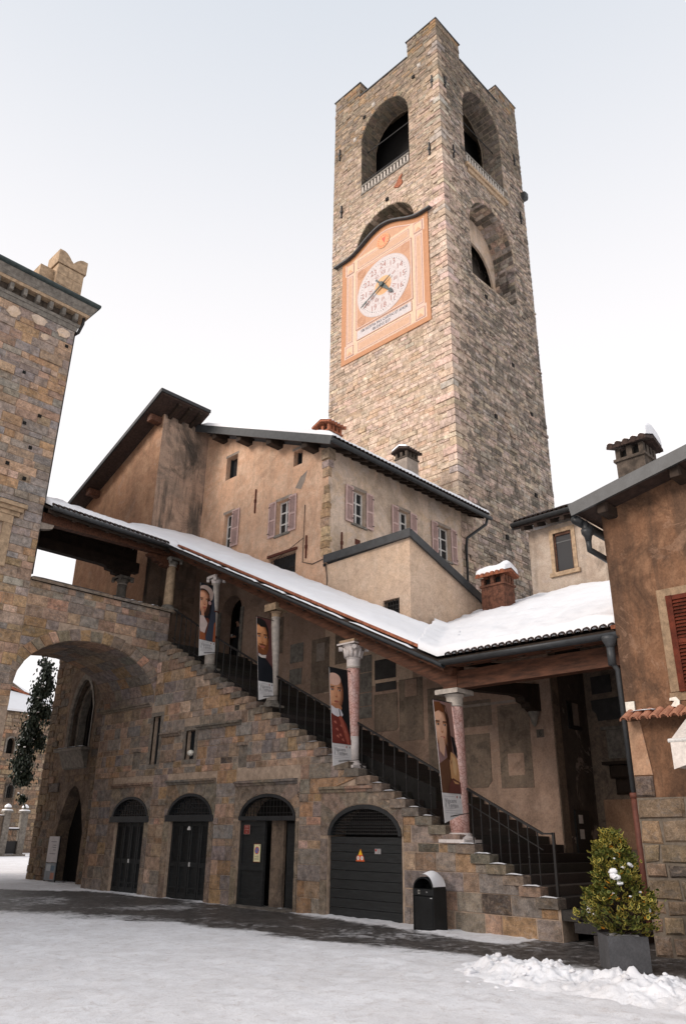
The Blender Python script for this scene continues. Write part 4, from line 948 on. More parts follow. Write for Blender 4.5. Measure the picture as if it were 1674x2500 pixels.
# ------------------------------------------------------------------ columns
def column(label, y, zb, zt, r0, r1, mats, kind, x=13.3):
    t = thing('column', label, 'column', (x, y, zb), 'columns carrying the stair canopy'); sh, cp, bs = mats
    H = zt - zb; bh = .15; ch = {'plain': .30, 'carved': .62, 'block': .36, 'ionic': .24}[kind]
    one('base', bs, t, lambda m: (m.box((x - r0 * 1.55, y - r0 * 1.55, zb), (x + r0 * 1.55, y + r0 * 1.55, zb + .06)), m.lathe((x, y, zb + .06), [(r0 * 1.5, 0), (r0 * 1.52, .03), (r0 * 1.3, .055), (r0 * 1.18, .075), (r0 * 1.2, .10), (r0 * 1.02, .12)], 24)), smooth=False)
    prof = [(r0 + (r1 - r0) * (s ** 1.3), bh + (H - bh - ch) * s) for s in (0, .15, .3, .5, .7, .85, 1)]
    one('shaft', sh, t, lambda m: m.lathe((x, y, zb), prof, 28), smooth=True)
    z = zt - ch
    one('metal_collar', 'pale_stone', t, lambda m: m.lathe((x, y, z - .045), [(r1 * 1.06, 0), (r1 * 1.10, .02), (r1 * 1.06, .045)], 24), smooth=True)
    def cap(m):
        if kind == 'plain': m.lathe((x, y, z), [(r1 * 1.03, 0), (r1 * 1.08, .14), (r1 * 1.3, .2)], 24); m.fbox(lambda a, b, c: (a, b, c), x - r1 * 1.75, x + r1 * 1.75, y - r1 * 1.75, y + r1 * 1.75, z + .20, z + .30, bev=.015)
        elif kind == 'block': m.lathe((x, y, z), [(r1 * 1.03, 0), (r1 * 1.12, .10), (r1 * 1.4, .15)], 24); m.fbox(lambda a, b, c: (a, b, c), x - r1 * 2.0, x + r1 * 2.0, y - r1 * 2.0, y + r1 * 2.0, z + .15, z + .36, bev=.03)
        elif kind == 'ionic': m.lathe((x, y, z), [(r1 * 1.02, 0), (r1 * 1.15, .06), (r1 * 1.35, .11), (r1 * 1.25, .14)], 24); m.fbox(lambda a, b, c: (a, b, c), x - r1 * 1.7, x + r1 * 1.7, y - r1 * 1.7, y + r1 * 1.7, z + .14, z + .24, bev=.02)
        else:
            m.lathe((x, y, z), [(r1 * 1.04, 0), (r1 * 1.06, .16), (r1 * 1.2, .19), (r1 * 1.14, .22), (r1 * 1.2, .34), (r1 * 1.5, .46), (r1 * 1.75, .50)], 24)
            m.fbox(lambda a, b, c: (a, b, c), x - r1 * 1.85, x + r1 * 1.85, y - r1 * 1.85, y + r1 * 1.85, z + .50, z + .545, bev=.012)
    one('capital', cp, t, cap)
    if kind == 'carved':
        one('block', 'tan_stone', t, lambda m: m.fbox(lambda a, b, c: (a, b, c), x - r1 * 1.6, x + r1 * 1.6, y - r1 * 1.6, y + r1 * 1.6, z + .545, z + .62, bev=.01))
        for k in range(12): a = k * math.pi / 6; one('acanthus_leaf', cp, t, lambda m: m.tube([(x + r1 * (1.12 + .05) * math.cos(a), y + r1 * 1.17 * math.sin(a), z + .22), (x + r1 * 1.28 * math.cos(a), y + r1 * 1.28 * math.sin(a), z + .34), (x + r1 * 1.62 * math.cos(a), y + r1 * 1.62 * math.sin(a), z + (.44 if k % 2 else .38))], [.05, .055, .022], 6), smooth=True)
    if kind in ('carved', 'ionic'):
        for sx in (-1, 1):
            for sy in (-1, 1): one('volute', cp, t, lambda m: m.tube([(x + sx * r1 * 1.35 - .02 * sx, y + sy * r1 * 1.35 - .02 * sy, zt - (.14 if kind == 'ionic' else .20)), (x + sx * r1 * 1.65, y + sy * r1 * 1.65, zt - (.14 if kind == 'ionic' else .20))], .055, 8))
    return t
column('thick veined pink marble column with white base at the foot of the stairs', 9.70, 1.50, 4.43, .195, .165, ('pink_marble', 'pale_stone', 'white_marble'), 'plain')
c2 = column('slender pink column with carved white leafy capital, second from the bottom', 12.60, 3.00, 5.92, .135, .155, ('pink_marble', 'white_marble', 'white_marble'), 'carved')
one('repair_drum', 'white_marble', c2, lambda m: m.lathe((13.3, 12.6, 3.12), [(.139, 0), (.139, .58)], 28), smooth=True)
column('grey stone column with blocky square capital beside the bearded man banner', 15.50, 4.62, 7.38, .145, .115, ('pale_stone', 'tan_stone', 'grey_stone'), 'block')
c4 = column('pale stone column with iron band and scrolled capital beside the topmost banner', 18.35, 5.94, 8.80, .15, .12, ('pale_stone', 'white_marble', 'grey_stone'), 'ionic')
one('iron_band', 'rusty_iron', c4, lambda m: (m.lathe((13.3, 18.35, 7.66), [(.16, 0), (.16, .035)], 16), m.tube([(13.16, 18.3, 7.68), (13.16, 18.3, 7.95)], .015, 6), m.lathe((13.3, 18.35, 6.92), [(.165, 0), (.165, .03)], 16)))
column('stone column standing on the parapet at the corner of landing and archway', 20.82, 8.17, 9.93, .16, .145, ('tan_stone', 'grey_stone', 'grey_stone'), 'ionic', 13.28)
column('dark squat column at the back of the landing over the arch', 23.2, 8.0, 9.72, .17, .16, ('grey_stone', 'grey_stone', 'grey_stone'), 'ionic', 12.9)
# ------------------------------------------------------------------ railings between the columns
def railing(label, ya, za, yb, zb, n, ends=(), x=13.32, low=None):
    """sloping rail from (ya, za) down to (yb, zb); balusters stand on the treads"""
    t = thing('stair_railing', label, 'railing', (x, (ya + yb) / 2, min(za, zb) - .9), 'iron railings of the stairs')
    one('handrail', 'iron', t, lambda m: m.bar((x, ya, za), (x, yb, zb), .05, .04))
    one('lower_rail', 'iron', t, lambda m: m.bar((x, ya, za - .90 if low is None else za - low), (x, yb, zb - .90 if low is None else zb - low), .02, .015))
    for i in range(n):
        f = (i + .5) / n; y = ya + (yb - ya) * f; z = za + (zb - za) * f
        k = math.floor(((y - 7.55) / 2.0 + .66) / RISE + 1e-6); zt = max(0, min(43, k)) * RISE
        one('baluster', 'iron', t, lambda m: (m.tube([(x, y, zt), (x, y, z)], .014, 6), m.lathe((x, y, (zt + z) / 2 - .03 + (.07 if i % 2 else -.05)), [(.011, 0), (.024, .025), (.024, .035), (.011, .06)], 8)))
    return t
railing('iron railing at the top of the stairs beside the turbaned portrait banner', 20.45, 8.15, 18.5, 7.08, 7)
railing('iron railing between the two slender grey columns', 18.2, 6.92, 15.68, 5.62, 8)
railing('iron railing between grey column and carved white capital column', 15.36, 5.42, 12.76, 4.12, 8)
railing('iron railing above the garage door, between the two pink columns', 12.5, 4.02, 9.92, 2.70, 8)
t = railing('lowest iron railing, ending in a tall post at the stair foot', 9.50, 2.49, 7.90, 1.68, 8, low=.27)
for y, z in ((9.1, 1.33),): pass
one('end_post', 'iron', t, lambda m: (m.bar((13.32, 7.92, 1.68), (13.32, 7.68, 1.68), .045, .03), m.bar((13.32, 7.68, .28), (13.32, 7.68, 1.70), .045, .045), m.box((13.29, 7.65, .26), (13.36, 7.72, .34))))

# ------------------------------------------------------------------ portrait banners
SK, SK2, SKD = (.62, .30, .17), (.70, .40, .26), (.36, .14, .07)
def oval(cu, cv, ru, rv, n=18, a0=0, a1=2 * math.pi): return [(cu + ru * math.cos(a0 + (a1 - a0) * k / n), cv + rv * math.sin(a0 + (a1 - a0) * k / n)) for k in range(n + (0 if a1 - a0 > 6.2 else 1))]
dark_of = lambda c: tuple(x * .45 for x in c)
def face(L, cu, cv, ru, rv, sk, sh, dark, brow, turn=.25, lips=(.42, .11, .08)):
    L.append((oval(cu, cv, ru, rv), dark_of(sh)))
    for k in range(7):                                                                                      # modelling from the shaded cheek to the lit brow
        f = k / 6; col = tuple(sh[i] * .55 * (1 - f) + sk[i] * f for i in range(3)) if f < .5 else tuple(sh[i] * (1 - f) + sk[i] * f for i in range(3))
        L.append((oval(cu - ru * (.03 + .16 * f), cv + rv * .10 * f, ru * (.97 - .36 * f), rv * (.98 - .30 * f)), col))
    L.append((oval(cu - ru * .25, cv + rv * .55, ru * .46, rv * .22), tuple(min(1, x * 1.16) for x in sk)))
    L.append((oval(cu - ru * .40, cv - rv * .12, ru * .24, rv * .20), tuple(min(1, x * 1.10) for x in sk)))
    for s in (-1, 1):
        e = cu + turn * ru * .4 + s * ru * .42
        L.append((oval(e, cv + rv * .13, ru * .26, rv * .095), sh)); L.append((oval(e, cv + rv * .10, ru * .17, rv * .05), (.55, .45, .38))); L.append((oval(e + .01, cv + rv * .10, ru * .085, rv * .055), dark))
        L.append(([(e - ru * .28, cv + rv * .20), (e + ru * .26, cv + rv * .22), (e + ru * .24, cv + rv * .285), (e - ru * .22, cv + rv * .275)], brow))
    n = cu + turn * ru * .55
    L.append(([(n - ru * .04, cv + rv * .16), (n + ru * .14, cv - rv * .28), (n - ru * .02, cv - rv * .34), (n - ru * .16, cv - rv * .27)], sh))
    L.append(([(n - ru * .05, cv + rv * .16), (n + ru * .03, cv - rv * .20), (n - ru * .08, cv - rv * .24)], tuple(min(1, x * 1.15) for x in sk)))
    L.append((oval(n - ru * .03, cv - rv * .53, ru * .28, rv * .055), lips)); L.append((oval(n - ru * .03, cv - rv * .66, ru * .2, rv * .04), sh))
def banner(label, y, xl, zt, zb, w, dx, dy, h_cap, layers, bgc, size=1.0):
    t = thing('portrait_banner', label, 'banner', (xl + w / 2, y, zb), 'portrait banners hung from the stair columns')
    H = zt - zb; hp = (H - h_cap) / H
    def B(u, v, c): return (xl + w * u + dx * (1 - v), y + dy * (1 - v) - c - .012 * math.sin(u * 3.1), zt - H * (1 - v))
    v0 = 1 - hp
    lo = [(0, -.035), (1, .045), (1, 1), (0, 1)]
    one('cloth', 'print_flat', t, lambda m: m.add([B(a, b, c) for c in (0, -.006) for a, b in lo], [(0, 1, 2, 3), (7, 6, 5, 4), (0, 4, 5, 1), (1, 5, 6, 2), (2, 6, 7, 3), (3, 7, 4, 0)], (.66, .64, .63)))
    pic = MB(); flat(pic, lambda a, b, c: B(a, v0 + b * hp, c), [(0, 0), (1, 0), (1, 1), (0, 1)], .0012, bgc); c = .0018
    for poly, col in layers:
        P = clip01(poly)
        if len(P) > 2: flat(pic, lambda a, b, cc: B(a, v0 + b * hp, cc), P, c, col); c += .0005
    pic.build('picture', 'print_flat', t)
    cap = MB(); Bc = lambda a, b, c: B(a, b * v0, c); ar = w / (H * v0)
    g = (.22, .21, .22)
    def line(s, u, v, size, col=g): 
        vs, fs = text_geo(s); x0 = min(p.x for p in vs); cap.add([Bc(u + (p.x - x0) * size / w, v + p.y * size / (H * v0), .0015) for p in vs], fs, col)
    line('Vincere', .09, .70, .115); line('il Tempo.', .09, .52, .115)
    for v, a1 in ((.86, .6), (.40, .55), (.31, .86), (.22, .86)): flat(cap, Bc, [(.09, v), (a1, v), (a1, v + .018), (.09, v + .018)], .0015, (.42, .41, .42))
    for u, cc in ((.74, (.35, .07, .05)), (.92, (.06, .06, .07))): flat(cap, Bc, oval(u, .86, .028, .055), .0015, cc)
    cap.build('caption', 'print_flat', t)
    one('rod', 'iron', t, lambda m: (m.tube([B(-.05, 1.005, 0), (13.3, y, zt + .01)], .011, 6), m.tube([B(.3, 0.02, 0), (13.3, y + dy, zb + .12)], .008, 6)))
    return t
def clip01(poly):
    for ax, lim, sgn in ((0, 0, 1), (0, 1, -1), (1, 0, 1), (1, 1, -1)):
        outp = []
        for i, p in enumerate(poly):
            q = poly[(i + 1) % len(poly)]; ip, iq = (p[ax] - lim) * sgn >= 0, (q[ax] - lim) * sgn >= 0
            if ip: outp.append(p)
            if ip != iq: t = (lim - p[ax]) / (q[ax] - p[ax]); outp.append((p[0] + (q[0] - p[0]) * t, p[1] + (q[1] - p[1]) * t))
        poly = outp
        if not poly: return []
    return poly
L = []                                                                 # young woman, long brown hair, pale sleeve
L.append((oval(.85, .55, .35, .6), (.30, .17, .14)))
L.append(([(0.0, .30), (.35, .36), (.55, .40), (.75, .30), (1.0, .10), (1, 0), (0, 0)], (.12, .055, .03)))
L.append(([(.28, .98), (.62, .96), (.74, .82), (.74, .5), (.70, .34), (.45, .36), (.42, .5), (.1, .7), (.02, .88)], (.075, .028, .012)))
face(L, .25, .71, .42, .225, (.72, .42, .28), (.46, .21, .11), (.03, .02, .015), (.10, .04, .02), .2)
L.append(([(0, .98), (.3, .99), (.5, .90), (.42, .87), (.2, .89), (0, .86)], (.16, .055, .02)))
L.append(([(.52, .9), (.72, .82), (.72, .45), (.60, .30), (.50, .42), (.52, .62), (.58, .74)], (.045, .018, .01)))
L.append(([(.06, .58), (.30, .60), (.36, .50), (.26, .38), (.05, .44)], (.60, .36, .25)))
L.append(([(.62, .44), (.80, .42), (.97, .36), (1, .22), (.96, .10), (.7, .10), (.5, .16), (.5, .3)], (.55, .30, .14)))
L.append(([(.66, .40), (.82, .38), (.90, .28), (.78, .18), (.66, .22)], (.66, .42, .22)))
L.append(([(.40, .10), (.6, .16), (1, .12), (1, 0), (.3, 0)], (.13, .045, .035)))
L.append(([(.72, .62), (.9, .6), (1, .5), (1, .38), (.8, .44)], (.02, .018, .02)))
banner('lowest banner showing a pale young woman with long brown hair, on the thick pink column', 9.66, 12.52, 4.14, 1.92, .60, -.04, -.22, .46, L, (.28, .17, .165))
L = []                                                                 # old bald man, white collar bands, red robe
face(L, .24, .68, .46, .25, (.64, .32, .18), (.40, .15, .075), (.03, .02, .015), (.16, .08, .05), .25, (.34, .10, .07))
L.append((oval(.20, .85, .36, .085), (.70, .44, .34)))
L.append((oval(.24, .47, .32, .05), (.44, .19, .10)))
L.append(([(0, .40), (.40, .40), (.75, .27), (1, .06), (1, 0), (0, 0)], (.16, .030, .022)))
L.append(([(.30, .40), (.5, .38), (.86, .12), (.9, 0), (.78, 0)], (.34, .085, .055)))
for (u, v) in ((.10, .28), (.18, .19), (.34, .12), (.46, .06), (.2, .1), (.4, .24), (.6, .17)): L.append(([(u, v), (u + .1, v + .012), (u + .16, v - .03), (u + .05, v - .02)], (.42, .13, .09)))
L.append(([(0, .49), (.20, .455), (.40, .455), (.46, .37), (.33, .345), (.15, .36), (0, .39)], (.62, .58, .60)))
L.append(([(.40, .455), (.50, .44), (.60, .38), (.54, .355), (.46, .37)], (.56, .53, .56)))
L.append(([(.37, .45), (.41, .45), (.47, .37), (.43, .35)], (.02, .02, .022)))
banner('banner showing a bald man with white collar and red robe, beside the carved capital', 12.57, 12.46, 5.16, 3.06, .60, -.03, -.2, .42, L, (.012, .012, .014))
L = []                                                                 # bearded man in black
L.append(([(.0, .39), (.40, .38), (.66, .33), (.95, .25), (1, .2), (1, 0), (.0, 0)], (.012, .014, .019)))
face(L, .28, .67, .50, .255, (.64, .29, .13), (.44, .16, .06), (.03, .02, .015), (.09, .04, .02), .25)
L.append(([(0, .98), (.3, .985), (.56, .95), (.74, .84), (.78, .70), (.70, .62), (.68, .78), (.56, .86), (.25, .85), (0, .90)], (.014, .012, .011)))
L.append(([(.02, .56), (.16, .535), (.44, .535), (.62, .58), (.76, .70), (.74, .52), (.58, .43), (.34, .405), (.12, .43), (0, .49)], (.19, .065, .026)))
L.append((oval(.31, .535, .17, .018), (.42, .13, .09))); L.append(([(.06, .572), (.3, .585), (.56, .57), (.48, .55), (.2, .55)], (.17, .06, .026)))
L.append(([(.05, .425), (.25, .40), (.55, .415), (.52, .365), (.26, .36), (.06, .38)], (.62, .54, .50)))
banner('banner showing a bearded dark haired man in black, beside the blocky grey capital', 15.47, 12.60, 6.90, 4.78, .50, .02, -.24, .42, L, (.135, .055, .050))
L = []                                                                 # woman with pale turban, white bodice, blue cloak
L.append(([(.0, .36), (.5, .40), (.8, .30), (1, .2), (1, 0), (0, 0)], (.16, .045, .025)))
L.append((oval(.35, .83, .52, .15), (.56, .42, .36))); L.append((oval(.18, .79, .42, .12), (.035, .022, .018)))
face(L, .2, .68, .46, .205, (.66, .33, .20), (.44, .16, .08), (.03, .02, .015), (.07, .03, .02), .3)
L.append(([(.46, .78), (.62, .7), (.58, .5), (.45, .42), (.25, .44), (.36, .52), (.44, .62)], (.05, .024, .016)))
L.append((oval(.60, .67, .10, .035), (.50, .30, .28)))
L.append(([(0, .42), (.22, .42), (.48, .30), (.30, .12), (.04, .14), (0, .2)], (.58, .46, .42)))
L.append(([(.05, .52), (.22, .54), (.26, .42), (.08, .42)], (.56, .28, .18)))
L.append(([(0, .14), (.3, .12), (.4, 0), (0, 0)], (.30, .09, .035)))
L.append(([(.86, .92), (1, .9), (1, .35), (.86, .0), (.32, 0), (.44, .16), (.62, .4), (.74, .66)], (.050, .058, .082)))
L.append(([(.9, .32), (1, .36), (1, 0), (.82, 0)], (.42, .12, .05)))
banner('topmost banner showing a woman with pale turban and blue cloak', 18.32, 12.72, 8.46, 6.32, .56, .0, -.22, .42, L, (.014, .016, .022))

# ------------------------------------------------------------------ the bell tower
tow = thing('bell_tower', 'tall square medieval bell tower of rough stone with clock and battlements', 'tower', (27.8, 20.5, 0))
XT, YT, XT1, YT1 = 23.8, 16.72, 31.75, 24.42; ZT = 42.1
TL, TR = FX(XT), FY(YT); rngT = random.Random(99)
B1 = dict(c=20.52, hw=1.74, z0=34.35, zs=38.1, ap=40.15); N1 = dict(c=20.58, hw=1.98, z0=30.2, zs=30.5, ap=32.3)
B2 = dict(c=27.75, hw=1.86, z0=34.35, zs=38.5, ap=40.75); N2 = dict(c=27.9, hw=2.02, z0=27.1, zs=30.4, ap=32.6)
def hole(d): return [(d['c'] + d['hw'], d['z0'])] + arch_pts(d['c'], d['hw'], d['zs'], d['ap'] - d['zs'], 18) + [(d['c'] - d['hw'], d['z0'])]
m = MB(); m.sheet(TL, [(YT, 4), (YT1, 4), (YT1, ZT), (YT, ZT)], [hole(B1), hole(N1)], 0, 1.25); m.build('west_wall', 'tower_mortar', tow)
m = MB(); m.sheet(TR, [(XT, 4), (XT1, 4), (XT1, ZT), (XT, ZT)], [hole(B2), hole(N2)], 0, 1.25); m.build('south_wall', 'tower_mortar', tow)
m = MB(); m.box((XT1 - .3, YT, 4), (XT1, YT1, ZT)); m.box((XT, YT1 - .3, 4), (XT1, YT1, ZT)); m.box((XT + .02, YT + .02, 41.4), (XT1, YT1, 41.9)); m.build('rear_walls', 'tower_mortar', tow)
bx('belfry_floor', 'interior_shade', tow, (XT + .4, YT + .4, 33.9), (XT1 - .3, YT1 - .3, 34.2))
m = MB(); m.box((XT + 2.2, YT + 2.2, 34.2), (XT1 - 1, YT1 - 1, 41.3)); m.build('belfry_dark', 'interior_shade', tow)
m = MB(); m.sheet(FX(XT + 1.24), [(18.4, 30), (22.7, 30), (22.7, 32.5), (18.4, 32.5)]); m.build('niche_back', 'dark_mortar', tow)  # dark backing: the niche's shade is put into its colour
m = MB(); m.sheet(FY(YT + 1.2), [(25.6, 27.12), (30.3, 27.12), (30.3, 33), (25.6, 33)], [[(27.9 + 1.78, 27.14)] + arch_pts(27.9, 1.78, 28.9, 2.1, 14) + [(27.9 - 1.78, 27.14)]], 0, .12); m.build('niche_plaster', 'cream_plaster', tow)
m = MB(); m.sheet(FY(YT + 1.9), [(25.4, 26.9), (30.9, 26.9), (30.9, 32), (25.4, 32)]); m.build('niche_back', 'return_plaster', tow)
T_CREAM, T_TAN, T_PINK, T_BRN, T_GREY, T_DK, T_OCH = (.60, .470, .375), (.54, .410, .315), (.60, .455, .37), (.41, .315, .24), (.45, .385, .33), (.20, .17, .145), (.48, .35, .24)
def col_west(q):
    a, z = q[0]; n = noise.fractal(Vector((a * .45, z * .35, 3)), 1, 2, 3)
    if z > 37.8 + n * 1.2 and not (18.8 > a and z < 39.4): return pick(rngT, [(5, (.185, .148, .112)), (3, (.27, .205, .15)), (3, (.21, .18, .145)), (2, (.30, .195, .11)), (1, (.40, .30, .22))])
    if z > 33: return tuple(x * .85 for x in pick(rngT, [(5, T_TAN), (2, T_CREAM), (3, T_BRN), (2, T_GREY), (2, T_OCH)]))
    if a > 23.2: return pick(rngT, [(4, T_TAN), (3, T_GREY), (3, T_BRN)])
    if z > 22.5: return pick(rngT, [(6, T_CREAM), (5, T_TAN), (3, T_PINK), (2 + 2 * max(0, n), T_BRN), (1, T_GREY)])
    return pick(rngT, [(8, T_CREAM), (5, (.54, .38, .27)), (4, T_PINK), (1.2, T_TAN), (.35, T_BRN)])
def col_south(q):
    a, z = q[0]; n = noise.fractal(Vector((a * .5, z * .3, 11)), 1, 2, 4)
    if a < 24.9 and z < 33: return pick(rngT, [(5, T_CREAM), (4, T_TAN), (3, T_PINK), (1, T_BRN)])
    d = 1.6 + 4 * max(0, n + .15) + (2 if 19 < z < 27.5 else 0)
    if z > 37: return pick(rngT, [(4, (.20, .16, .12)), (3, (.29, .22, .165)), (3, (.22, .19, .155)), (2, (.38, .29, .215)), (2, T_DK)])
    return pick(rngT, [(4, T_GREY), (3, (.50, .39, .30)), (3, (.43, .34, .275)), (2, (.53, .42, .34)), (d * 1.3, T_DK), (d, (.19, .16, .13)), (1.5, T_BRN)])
def open_ints(z, lo, hi, hs, rects=(), q=0.0):
    L = [[lo, hi]]; blk = []
    for d in hs:
        if d['z0'] < z < d['ap'] + .30:
            t = (z - d['zs']) / (d['ap'] + .28 - d['zs']); w = (d['hw'] + (.28 if t > 0 else 0)) * math.sqrt(max(0, 1 - max(0, t) ** 2)); blk.append((d['c'] - w, d['c'] + w))
    for a0, a1, b0, b1 in rects:
        if b0 < z < b1: blk.append((a0, a1))
    for b0, b1 in blk: L = [p for l, r in L for p in ([l, min(r, b0)], [max(l, b1), r]) if p[1] - p[0] > .08]
    return [tuple(p) for p in L]
intsW = lambda z: open_ints(z, YT - .02, YT1, [B1, N1], [(17.85, 23.4, 23.75, 30.35)])
intsSo = lambda z: open_ints(z, XT - .02, XT1, [B2, N2])
def tower_courses(ints, seed):
    r = random.Random(seed); out_ = []
    for z0, z1, hr, wr in ((8.6, 23.7, (.10, .24), (.22, .62)), (23.7, 34.3, (.08, .18), (.16, .46)), (34.3, ZT, (.09, .22), (.17, .50))): out_ += list(courses(r, z0, z1, hr, wr, ints, .014))
    return out_
TG = thing
low_first = lambda q: q[0][1] * 1.0 - 6 * abs(q[1][0] - q[0][0])
qW = [q for q in tower_courses(intsW, 1) if not (q[0][0] > 17.6 and q[0][1] < 13.4 and False)]
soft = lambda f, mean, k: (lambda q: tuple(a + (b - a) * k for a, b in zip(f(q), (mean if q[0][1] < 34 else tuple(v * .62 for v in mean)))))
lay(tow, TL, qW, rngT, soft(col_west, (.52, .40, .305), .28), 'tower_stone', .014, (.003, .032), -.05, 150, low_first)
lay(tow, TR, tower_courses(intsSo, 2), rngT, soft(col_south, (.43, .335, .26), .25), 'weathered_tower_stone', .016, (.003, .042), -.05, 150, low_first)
zq, kq = 8.6, 0
while zq < ZT - .3:
    h = rngT.uniform(.2, .42); l1, l2 = (rngT.uniform(.55, .95), rngT.uniform(.25, .42)) if kq % 2 else (rngT.uniform(.25, .42), rngT.uniform(.55, .95)); kq += 1; d_ = rngT.uniform(.045, .085)
    cq = pick(rngT, [(5, T_CREAM), (4, T_PINK), (3, T_TAN), (1, T_GREY)]) if zq < 33.5 else pick(rngT, [(3, T_TAN), (3, T_BRN), (2, T_GREY), (1, T_CREAM)])
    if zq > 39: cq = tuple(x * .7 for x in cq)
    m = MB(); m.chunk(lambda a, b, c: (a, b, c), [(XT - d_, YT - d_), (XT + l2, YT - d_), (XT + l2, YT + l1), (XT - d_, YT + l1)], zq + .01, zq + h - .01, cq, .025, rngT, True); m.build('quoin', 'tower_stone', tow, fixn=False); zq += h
def ring(F, d, mat, cols, n, par=tow, th=.26):
    A = lambda t, g: (d['c'] + (d['hw'] + g) * math.cos(t), d['zs'] + (d['ap'] - d['zs'] + g) * math.sin(t))
    for i in range(n):
        a, b = math.pi * i / n + .006, math.pi * (i + 1) / n - .006
        m = MB(); m.chunk(F, [A(a, .0), A(b, .0), A(b, th), A(a, th)], -.05, rngT.uniform(.015, .05), pick(rngT, cols), .015, rngT); m.build('voussoir', mat, par, fixn=False)
ring(TL, B1, 'tower_stone', [(2, (.24, .19, .14)), (1, (.30, .20, .11))], 24); ring(TL, N1, 'tower_stone', [(2, T_TAN), (1, T_CREAM)], 28)
ring(TR, B2, 'weathered_tower_stone', [(2, (.24, .19, .14)), (1, T_BRN)], 24); ring(TR, N2, 'weathered_tower_stone', [(2, T_TAN), (1, T_BRN)], 28)
def reveal(F, d, mat, cols, seed):
    """rough stones lining the jambs and the soffit of an opening"""
    r = random.Random(seed); m = MB(); S = arch_pts(d['c'], d['hw'], d['zs'], d['ap'] - d['zs'], 22); path = [(d['c'] + d['hw'], d['z0'] + (d['zs'] - d['z0']) * k / 14) for k in range(14)] + S + [(d['c'] - d['hw'], d['zs'] - (d['zs'] - d['z0']) * k / 14) for k in range(1, 15)]
    for p, q in zip(path, path[1:]):
        if math.hypot(q[0] - p[0], q[1] - p[1]) < .03: continue
        nx, nz = d['c'] - (p[0] + q[0]) / 2, d['zs'] - max(d['zs'], (p[1] + q[1]) / 2); L_ = math.hypot(nx, nz) or 1; nx /= L_; nz /= L_
        c = .0
        while c < 1.2:
            w = min(r.uniform(.25, .6), 1.2 - c) ; e = r.uniform(.01, .04)
            G = lambda a, b, cc: F(p[0] + (q[0] - p[0]) * a + nx * cc, p[1] + (q[1] - p[1]) * a + nz * cc, -b)
            m.chunk(G, [(.05, c + .01), (.95, c + .01), (.95, c + w - .01), (.05, c + w - .01)], -.02, e, pick(r, cols), .012, r); c += w
            if 1.2 - c < .05: break
    m.build('reveal_stonework', mat, tow, kind='stuff')
reveal(TL, B1, 'tower_stone', [(3, (.15, .13, .105)), (1, (.20, .16, .12))], 1); reveal(TL, N1, 'tower_stone', [(3, (.20, .165, .12)), (1, T_TAN)], 2)
reveal(TR, B2, 'weathered_tower_stone', [(3, (.20, .165, .135)), (2, (.25, .2, .155))], 3); reveal(TR, N2, 'weathered_tower_stone', [(3, T_GREY), (2, T_TAN), (2, (.19, .16, .13))], 4)
# battlements
def battlement(x0, x1, y0, y1, z1=43.36):
    r = bx('merlon', 'tower_mortar', tow, (x0 + .01, y0 + .01, ZT), (x1 - .01, y1 - .01, z1))
    pal = [(4, (.185, .145, .11)), (3, (.26, .20, .145)), (2, (.22, .185, .15)), (2, (.30, .19, .105))]
    for Fm, a0, a1 in ((FX(x0), y0, y1), (FY(y0), x0, x1)):
        m = MB()
        for q in courses(rngT, ZT, z1, (.18, .28), (.25, .6), lambda z: [(a0 - .015, a1)], .02): m.chunk(Fm, q, -.04, rngT.uniform(.01, .05), pick(rngT, pal), .02, rngT)
        m.build('merlon_stonework', 'tower_stone', r, kind='stuff')
    bx('merlon_cap', 'grey_metal', r, (x0 - .07, y0 - .07, z1), (x1 + .07, y1 + .07, z1 + .05))
battlement(XT, XT + 2.12, YT, YT + 2.05); battlement(XT, XT + 1.0, 22.38, YT1, 43.25); battlement(29.65, XT1, YT, YT + 1.0, 43.45); battlement(30.7, XT1, 22.4, YT1, 43.3)
bx('parapet_cap', 'grey_metal', tow, (XT - .08, 18.76, ZT), (XT + .5, 22.4, ZT + .06)); bx('parapet_cap', 'grey_metal', tow, (25.9, YT - .08, ZT), (29.67, YT + .5, ZT + .06))
# balustrades
def balustrade(F, a0, a1, z0, z1):
    r = one('balustrade', 'grey_stone', tow, lambda m: (m.fbox(F, a0, a1, z0, z0 + .12, -.12, .06, bev=.01), m.fbox(F, a0, a1, z1 - .12, z1, -.12, .05, bev=.01)))
    n = 15
    for i in range(n):
        a = a0 + (a1 - a0) * (i + .5) / n; one('baluster', 'pale_stone', r, lambda m: m.fbox(F, a - .055, a + .055, z0 + .12, z1 - .12, -.06, .03, bev=.01))
    one('guard_rail', 'iron', r, lambda m: ([m.fbox(F, a0 + (a1 - a0) * i / 40 - .006, a0 + (a1 - a0) * i / 40 + .006, z1, z1 + .62, -.3, -.288) for i in range(41)], m.fbox(F, a0, a1, z1 + .6, z1 + .63, -.31, -.28)))
balustrade(TL, 18.8, 22.24, 34.3, 34.98); balustrade(TR, 25.92, 29.58, 34.3, 35.1)
one('corbel_ledge', 'tan_stone', tow, lambda m: (m.fbox(TR, 25.8, 29.7, 34.08, 34.28, 0, .18, bev=.03), m.fbox(TR, 26.0, 29.5, 33.8, 34.08, 0, .10, bev=.03)))
one('tie_rod', 'iron', tow, lambda m: (m.tube([(XT + .5, 18.78, 37.9), (XT + .5, 22.26, 37.9)], .03, 6), m.tube([(25.9, YT + .5, 38.3), (29.61, YT + .5, 38.3)], .03, 6)))
